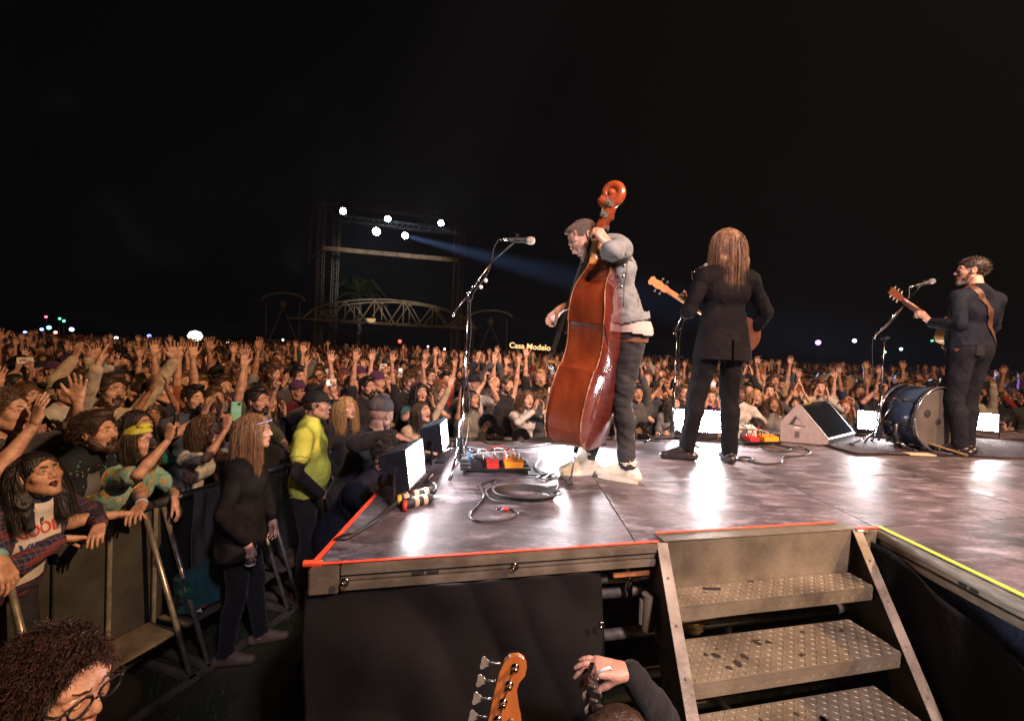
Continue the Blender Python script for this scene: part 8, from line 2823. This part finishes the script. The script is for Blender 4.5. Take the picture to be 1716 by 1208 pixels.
# a palm-like tree lit dimly inside the frame of the tower
LEAF = mat("palm_leaf", (0.020, 0.040, 0.020), 0.6, var=0.4, scale=.8)
plm = empty("palm_tree", far_pt(600, 577, YT + 5)); plm.location.z = 0
tag(plm, "dark palm tree showing through the tower frame above the truss bridge", "tree")
hT = far_pt(600, 490, YT + 5).z
tk = MB(); tk.tube([(0, 0, 0), (0.1, 0, hT * .5), (0, 0, hT)], [0.35, .24, .2], 8); tk.build("trunk", TRUSSD, plm, smooth=True)
rp = random.Random(5)
for k in range(26):
    a, el = rp.uniform(0, 6.28), rp.uniform(-.3, 1.2)
    dirv = Vector((math.cos(a) * math.cos(el), math.sin(a) * math.cos(el), math.sin(el)))
    pts_ = bez([Vector((0, 0, hT)), Vector((0, 0, hT)) + dirv * 1.2, Vector((0, 0, hT)) + dirv * 2.3 + Vector((0, 0, -.4)), Vector((0, 0, hT)) + dirv * 3.1 + Vector((0, 0, -1.5))], 5)
    mb = MB(); sd_ = dirv.cross(UPZ).normalized()
    for i in range(1, len(pts_)):
        w_ = 0.55 * math.sin(math.pi * min(1, i / len(pts_) + .08))
        for s_ in (-1, 1):
            mb.add([pts_[i - 1], pts_[i], pts_[i] + sd_ * s_ * w_ + Vector((0, 0, -.35))], [(0, 1, 2)])
    mb.build("frond", LEAF, plm)

YB = 42.0
bd_ = empty("truss_bridge", far_pt(645, 577, YB)); bd_.location.z = 0
tag(bd_, "long arched truss bridge entrance of weathered steel spanning above the crowd", "truss bridge")
bo = bd_.location.copy()
b0, b1 = far_pt(505, 534, YB), far_pt(797, 550, YB)
NP = 12
def chord(t, row): return b0.lerp(b1, t) + Vector((0, row, 0))
def arch(t, row): return b0.lerp(b1, t) + Vector((0, row, 2.15 * math.sin(math.pi * min(max(t, 0), 1)) ** 0.5))
for row in (0.0, 2.4):
    for k in range(NP):
        t0_, t1_ = k / NP, (k + 1) / NP
        bar(bd_, bo, chord(t0_, row), chord(t1_, row), 0.085, "bottom_chord", TRUSS)
        bar(bd_, bo, arch(t0_, row), arch(t1_, row), 0.085, "top_chord", TRUSS)
    for k in range(1, NP):
        if k % 2 == 1: bar(bd_, bo, chord(k / NP, row), arch(k / NP, row), 0.055, "upright", TRUSS)
        bar(bd_, bo, *((chord(k / NP, row), arch((k + 1) / NP, row)) if k % 2 == 0 else (arch(k / NP, row), chord((k + 1) / NP, row))), 0.065, "diagonal", TRUSS)
for k in range(0, NP + 1, 2): bar(bd_, bo, chord(k / NP, 0), chord(k / NP, 2.4), 0.06, "cross_bar", TRUSSD)
bar(bd_, bo, far_pt(480, 533, YB), b0, 0.075, "bottom_chord", TRUSS)
lc_ = far_pt(622, 537, YB - .3) - bo
bw = MB(); bw.lathe([(0.05, -.22), (0.32, -.12), (0.42, .15), (0.40, .16), (0.28, -.06)], 16, M=Matrix.Translation(lc_)); bw.build("lamp_bowl", mat("lit_bowl", (0.4, 0.28, 0.15), 0.6, emit=(1.0, 0.62, 0.30), estr=0.55), bd_, smooth=True)

for (pc, lab) in ((474, "left arched gate tower beside the truss bridge"), (822, "right arched gate tower at the far end of the truss bridge")):
    g_ = empty("gate_tower", far_pt(pc, 577, YB + 1)); g_.location.z = 0; tag(g_, lab, "gate tower", "arched gate towers at both ends of the bridge"); o_ = g_.location.copy()
    yt = YB + 1; off = 0.045 * (pc - 858)
    ytop = 492 if pc < 600 else 521
    for dx in (-28, 28): bar(g_, o_, (far_pt(pc + dx, 560, yt).x, yt, 0), far_pt(pc + dx, ytop + 14, yt), 0.06, "post", TRUSSD)
    ar = MB(); ar.tube([far_pt(pc + 36 * math.cos(a) * -1, ytop + 12 - 13 * math.sin(a), yt) - o_ for a in np.linspace(0, math.pi, 15)], 0.09, 6); ar.build("arch", TRUSS, g_, smooth=True)
    for dx in (-24, 24): bar(g_, o_, far_pt(pc, ytop + 22, yt), far_pt(pc + dx, ytop + 80, yt), 0.055, "cone_strut", TRUSSD)
    bar(g_, o_, far_pt(pc - 28, ytop + 78, yt), far_pt(pc + 28, ytop + 80, yt), 0.09, "platform", TRUSS)
    l_ = MB(); l_.lathe([(0.05, 0), (.28, .1), (.32, .4), (.1, .7)], 10, M=Matrix.Translation(far_pt(pc, ytop + 24, yt) - o_)); l_.build("lantern", mat("dim_lantern", (0.20, 0.14, 0.10), 0.6) if "dim_lantern" not in bpy.data.materials else bpy.data.materials["dim_lantern"], g_, smooth=True)

# the glowing sign
sg = empty("lit_sign", far_pt(888, 580, 62)); tag(sg, "small glowing orange letter sign on the horizon left of the double bass", "sign")
SIGN = mat("sign_glow", (1.0, 0.6, 0.25), 0.5, emit=(1.0, 0.62, 0.26), estr=1.6)
cu = bpy.data.curves.new("sign_letters", 'FONT'); cu.body = "Casa Modelo"; cu.size = 1.05; cu.align_x = 'CENTER'; cu.extrude = 0.05; cu.offset = 0.02
tmp = bpy.data.objects.new("sign_letters", cu); COL.objects.link(tmp)
me = bpy.data.meshes.new_from_object(tmp.evaluated_get(bpy.context.evaluated_depsgraph_get())); bpy.data.objects.remove(tmp)
me.materials.clear(); lt = link("letters", me, SIGN, sg); lt.rotation_euler = (R(90), R(2), 0); lt.location = (0, 0, -0.4)
for dx in (-1.8, 1.8): bar(sg, Vector((0, 0, 0)), (dx, .1, -sg.location.z), (dx, .1, 0.5), 0.05, "post", BLACKM)

# lights of the festival ground
def glow(name, px, py, y, r, col, strength, label, cat, group=None, sq=(1, 1, 1), pole=True):
    c = far_pt(px, py, y)
    t = empty(name, (c.x, c.y, 0)); tag(t, label, cat, group)
    b_ = MB(); b_.lathe([(0.001, -r * sq[2]), (r * .7, -r * .7 * sq[2]), (r, 0), (r * .7, r * .7 * sq[2]), (0.001, r * sq[2])], 14, M=Matrix.Translation((0, 0, c.z)))
    b_.build("globe" if 'balloon' in name else "lamp", mat("glow_%d_%d" % (px, py), col, 0.5, emit=col, estr=strength), t, smooth=True)
    if pole and c.z > .5:
        p_ = MB(); p_.tube([(0, 0, 0), (0, 0, c.z - r * .8)], 0.05, 6); p_.build("mast", BLACKM, t)
    return t


glow("balloon_light", 327, 563, 48, 0.70, (1.0, 0.90, 0.72), 3.2, "round white balloon light glowing above the crowd", "balloon light", None, (1, 1, .84))
GLS = [(77, 531, (1, .1, .15), "red"), (70, 552, (.2, .3, 1), "blue"), (82, 549, (.2, .9, 1), "cyan"), (100, 534, (.1, .8, .4), "green"), (42, 557, (.3, .4, 1), "blue"), (120, 552, (.5, .6, 1), "pale blue"), (107, 538, (.1, .7, .4), "green"), (93, 557, (1, .3, .2), "orange"),
       (250, 563, (.15, .2, 1), "deep blue"), (302, 579, (.2, .3, 1), "deep blue"), (1371, 574, (.55, .2, 1), "violet"), (1432, 571, (.6, .8, 1), "white"), (1483, 590, (.3, .8, .7), "green"), (1510, 585, (.5, .9, .7), "pale green"),
       (670, 572, (1, .06, .04), "red"), (1562, 571, (.05, .3, .15), "dim green"), (1292, 609, (1, 1, .9), "white"), (195, 567, (1, 1, .9), "warm white"), (352, 573, (1, .9, .8), "warm white"), (382, 575, (1, .95, .9), "warm white")]
for k, (px, py, c, nm) in enumerate(GLS):
    glow("festival_light", px, py, 58 + (k % 5) * 2, 0.16 + .05 * (k % 3) + (.12 if nm == "violet" else 0), c, 5.0, "small %s light %s glowing on the horizon, %s" % (nm, ["high", "low", "dim", "bright"][(py + px) % 4] if px != 382 else "tiny", ["far left", "near the far left edge", "above the left crowd", "beside the balloon", "by the truss bridge", "behind the right microphone stand"][0 if px < 60 else 1 if px < 130 else 2 if px < 260 else 3 if px < 400 else 4 if px < 800 else 5]), "light", "coloured lights on the festival ground")
# raised phone lamps sparkling in the far crowd
for k, (px, py, y) in enumerate(((474, 571, 24), (505, 580, 20), (597, 595, 17), (717, 582, 30), (832, 609, 16), (1294, 609, 30), (745, 586, 34), (1330, 618, 28), (808, 602, 18))):
    c = far_pt(px, py, y)
    t = phone(c, (0, 0.05, 1), LOOK_AT - Vector((c.x, c.y, 0)), PBLACK, "phone with its lamp shining, held above the crowd%s" % [" beside the left gate tower", " left of the truss bridge", " under the left end of the bridge", " under the middle of the bridge", " by the microphone stand", " behind the banjo player's right side", " under the right end of the bridge", " above the wedge monitor", " right of the microphone pole"][k], None, lamp=0.035 * y / 20)

# low dark hills and trees on the horizon
hl = MB(); n_ = 80
vs = []
for i in range(n_ + 1):
    x = -420 + 840 * i / n_
    h_ = 4.0 + 2.2 * math.sin(i * .33) + 1.4 * math.sin(i * .9 + 1) + 0.8 * math.sin(i * 2.1)
    vs += [(x, 330, -1), (x, 345 + 6 * math.sin(i), h_), (x, 400, -1)]
hl.add(vs, [q for i in range(n_) for q in ((3 * i, 3 * i + 3, 3 * i + 4, 3 * i + 1), (3 * i + 1, 3 * i + 4, 3 * i + 5, 3 * i + 2))])
tag(hl.build("hills", mat("dark_hills", (0.02, 0.022, 0.018), 1.0, var=0.4, scale=.05), None, smooth=True), kind="structure")

for m_ in bpy.data.materials:      # small far lights glow without being searched for by every shading point
    if m_.name.startswith(("glow_", "phone_", "sign_glow", "lit_bowl", "tower_lamp")): m_.cycles.emission_sampling = 'NONE'

# thin night haze that shows the beams
hz_b = MB(); hz_b.box((0, 230, 8.5), (1000, 620, 19))
haze = hz_b.build("haze", None)
haze.data.materials.clear()
hm_ = bpy.data.materials.new("night_haze"); hm_.use_nodes = True
t_ = hm_.node_tree; t_.nodes.remove(t_.nodes["Principled BSDF"])
pv_ = t_.nodes.new("ShaderNodeVolumePrincipled"); pv_.inputs["Density"].default_value = HAZE; pv_.inputs["Color"].default_value = (0.80, 0.86, 1.0, 1); pv_.inputs["Anisotropy"].default_value = 0.3
t_.links.new(pv_.outputs[0], t_.nodes["Material Output"].inputs["Volume"])
haze.data.materials.append(hm_)
tag(haze, "thin haze hanging over the whole concert field", kind="stuff")
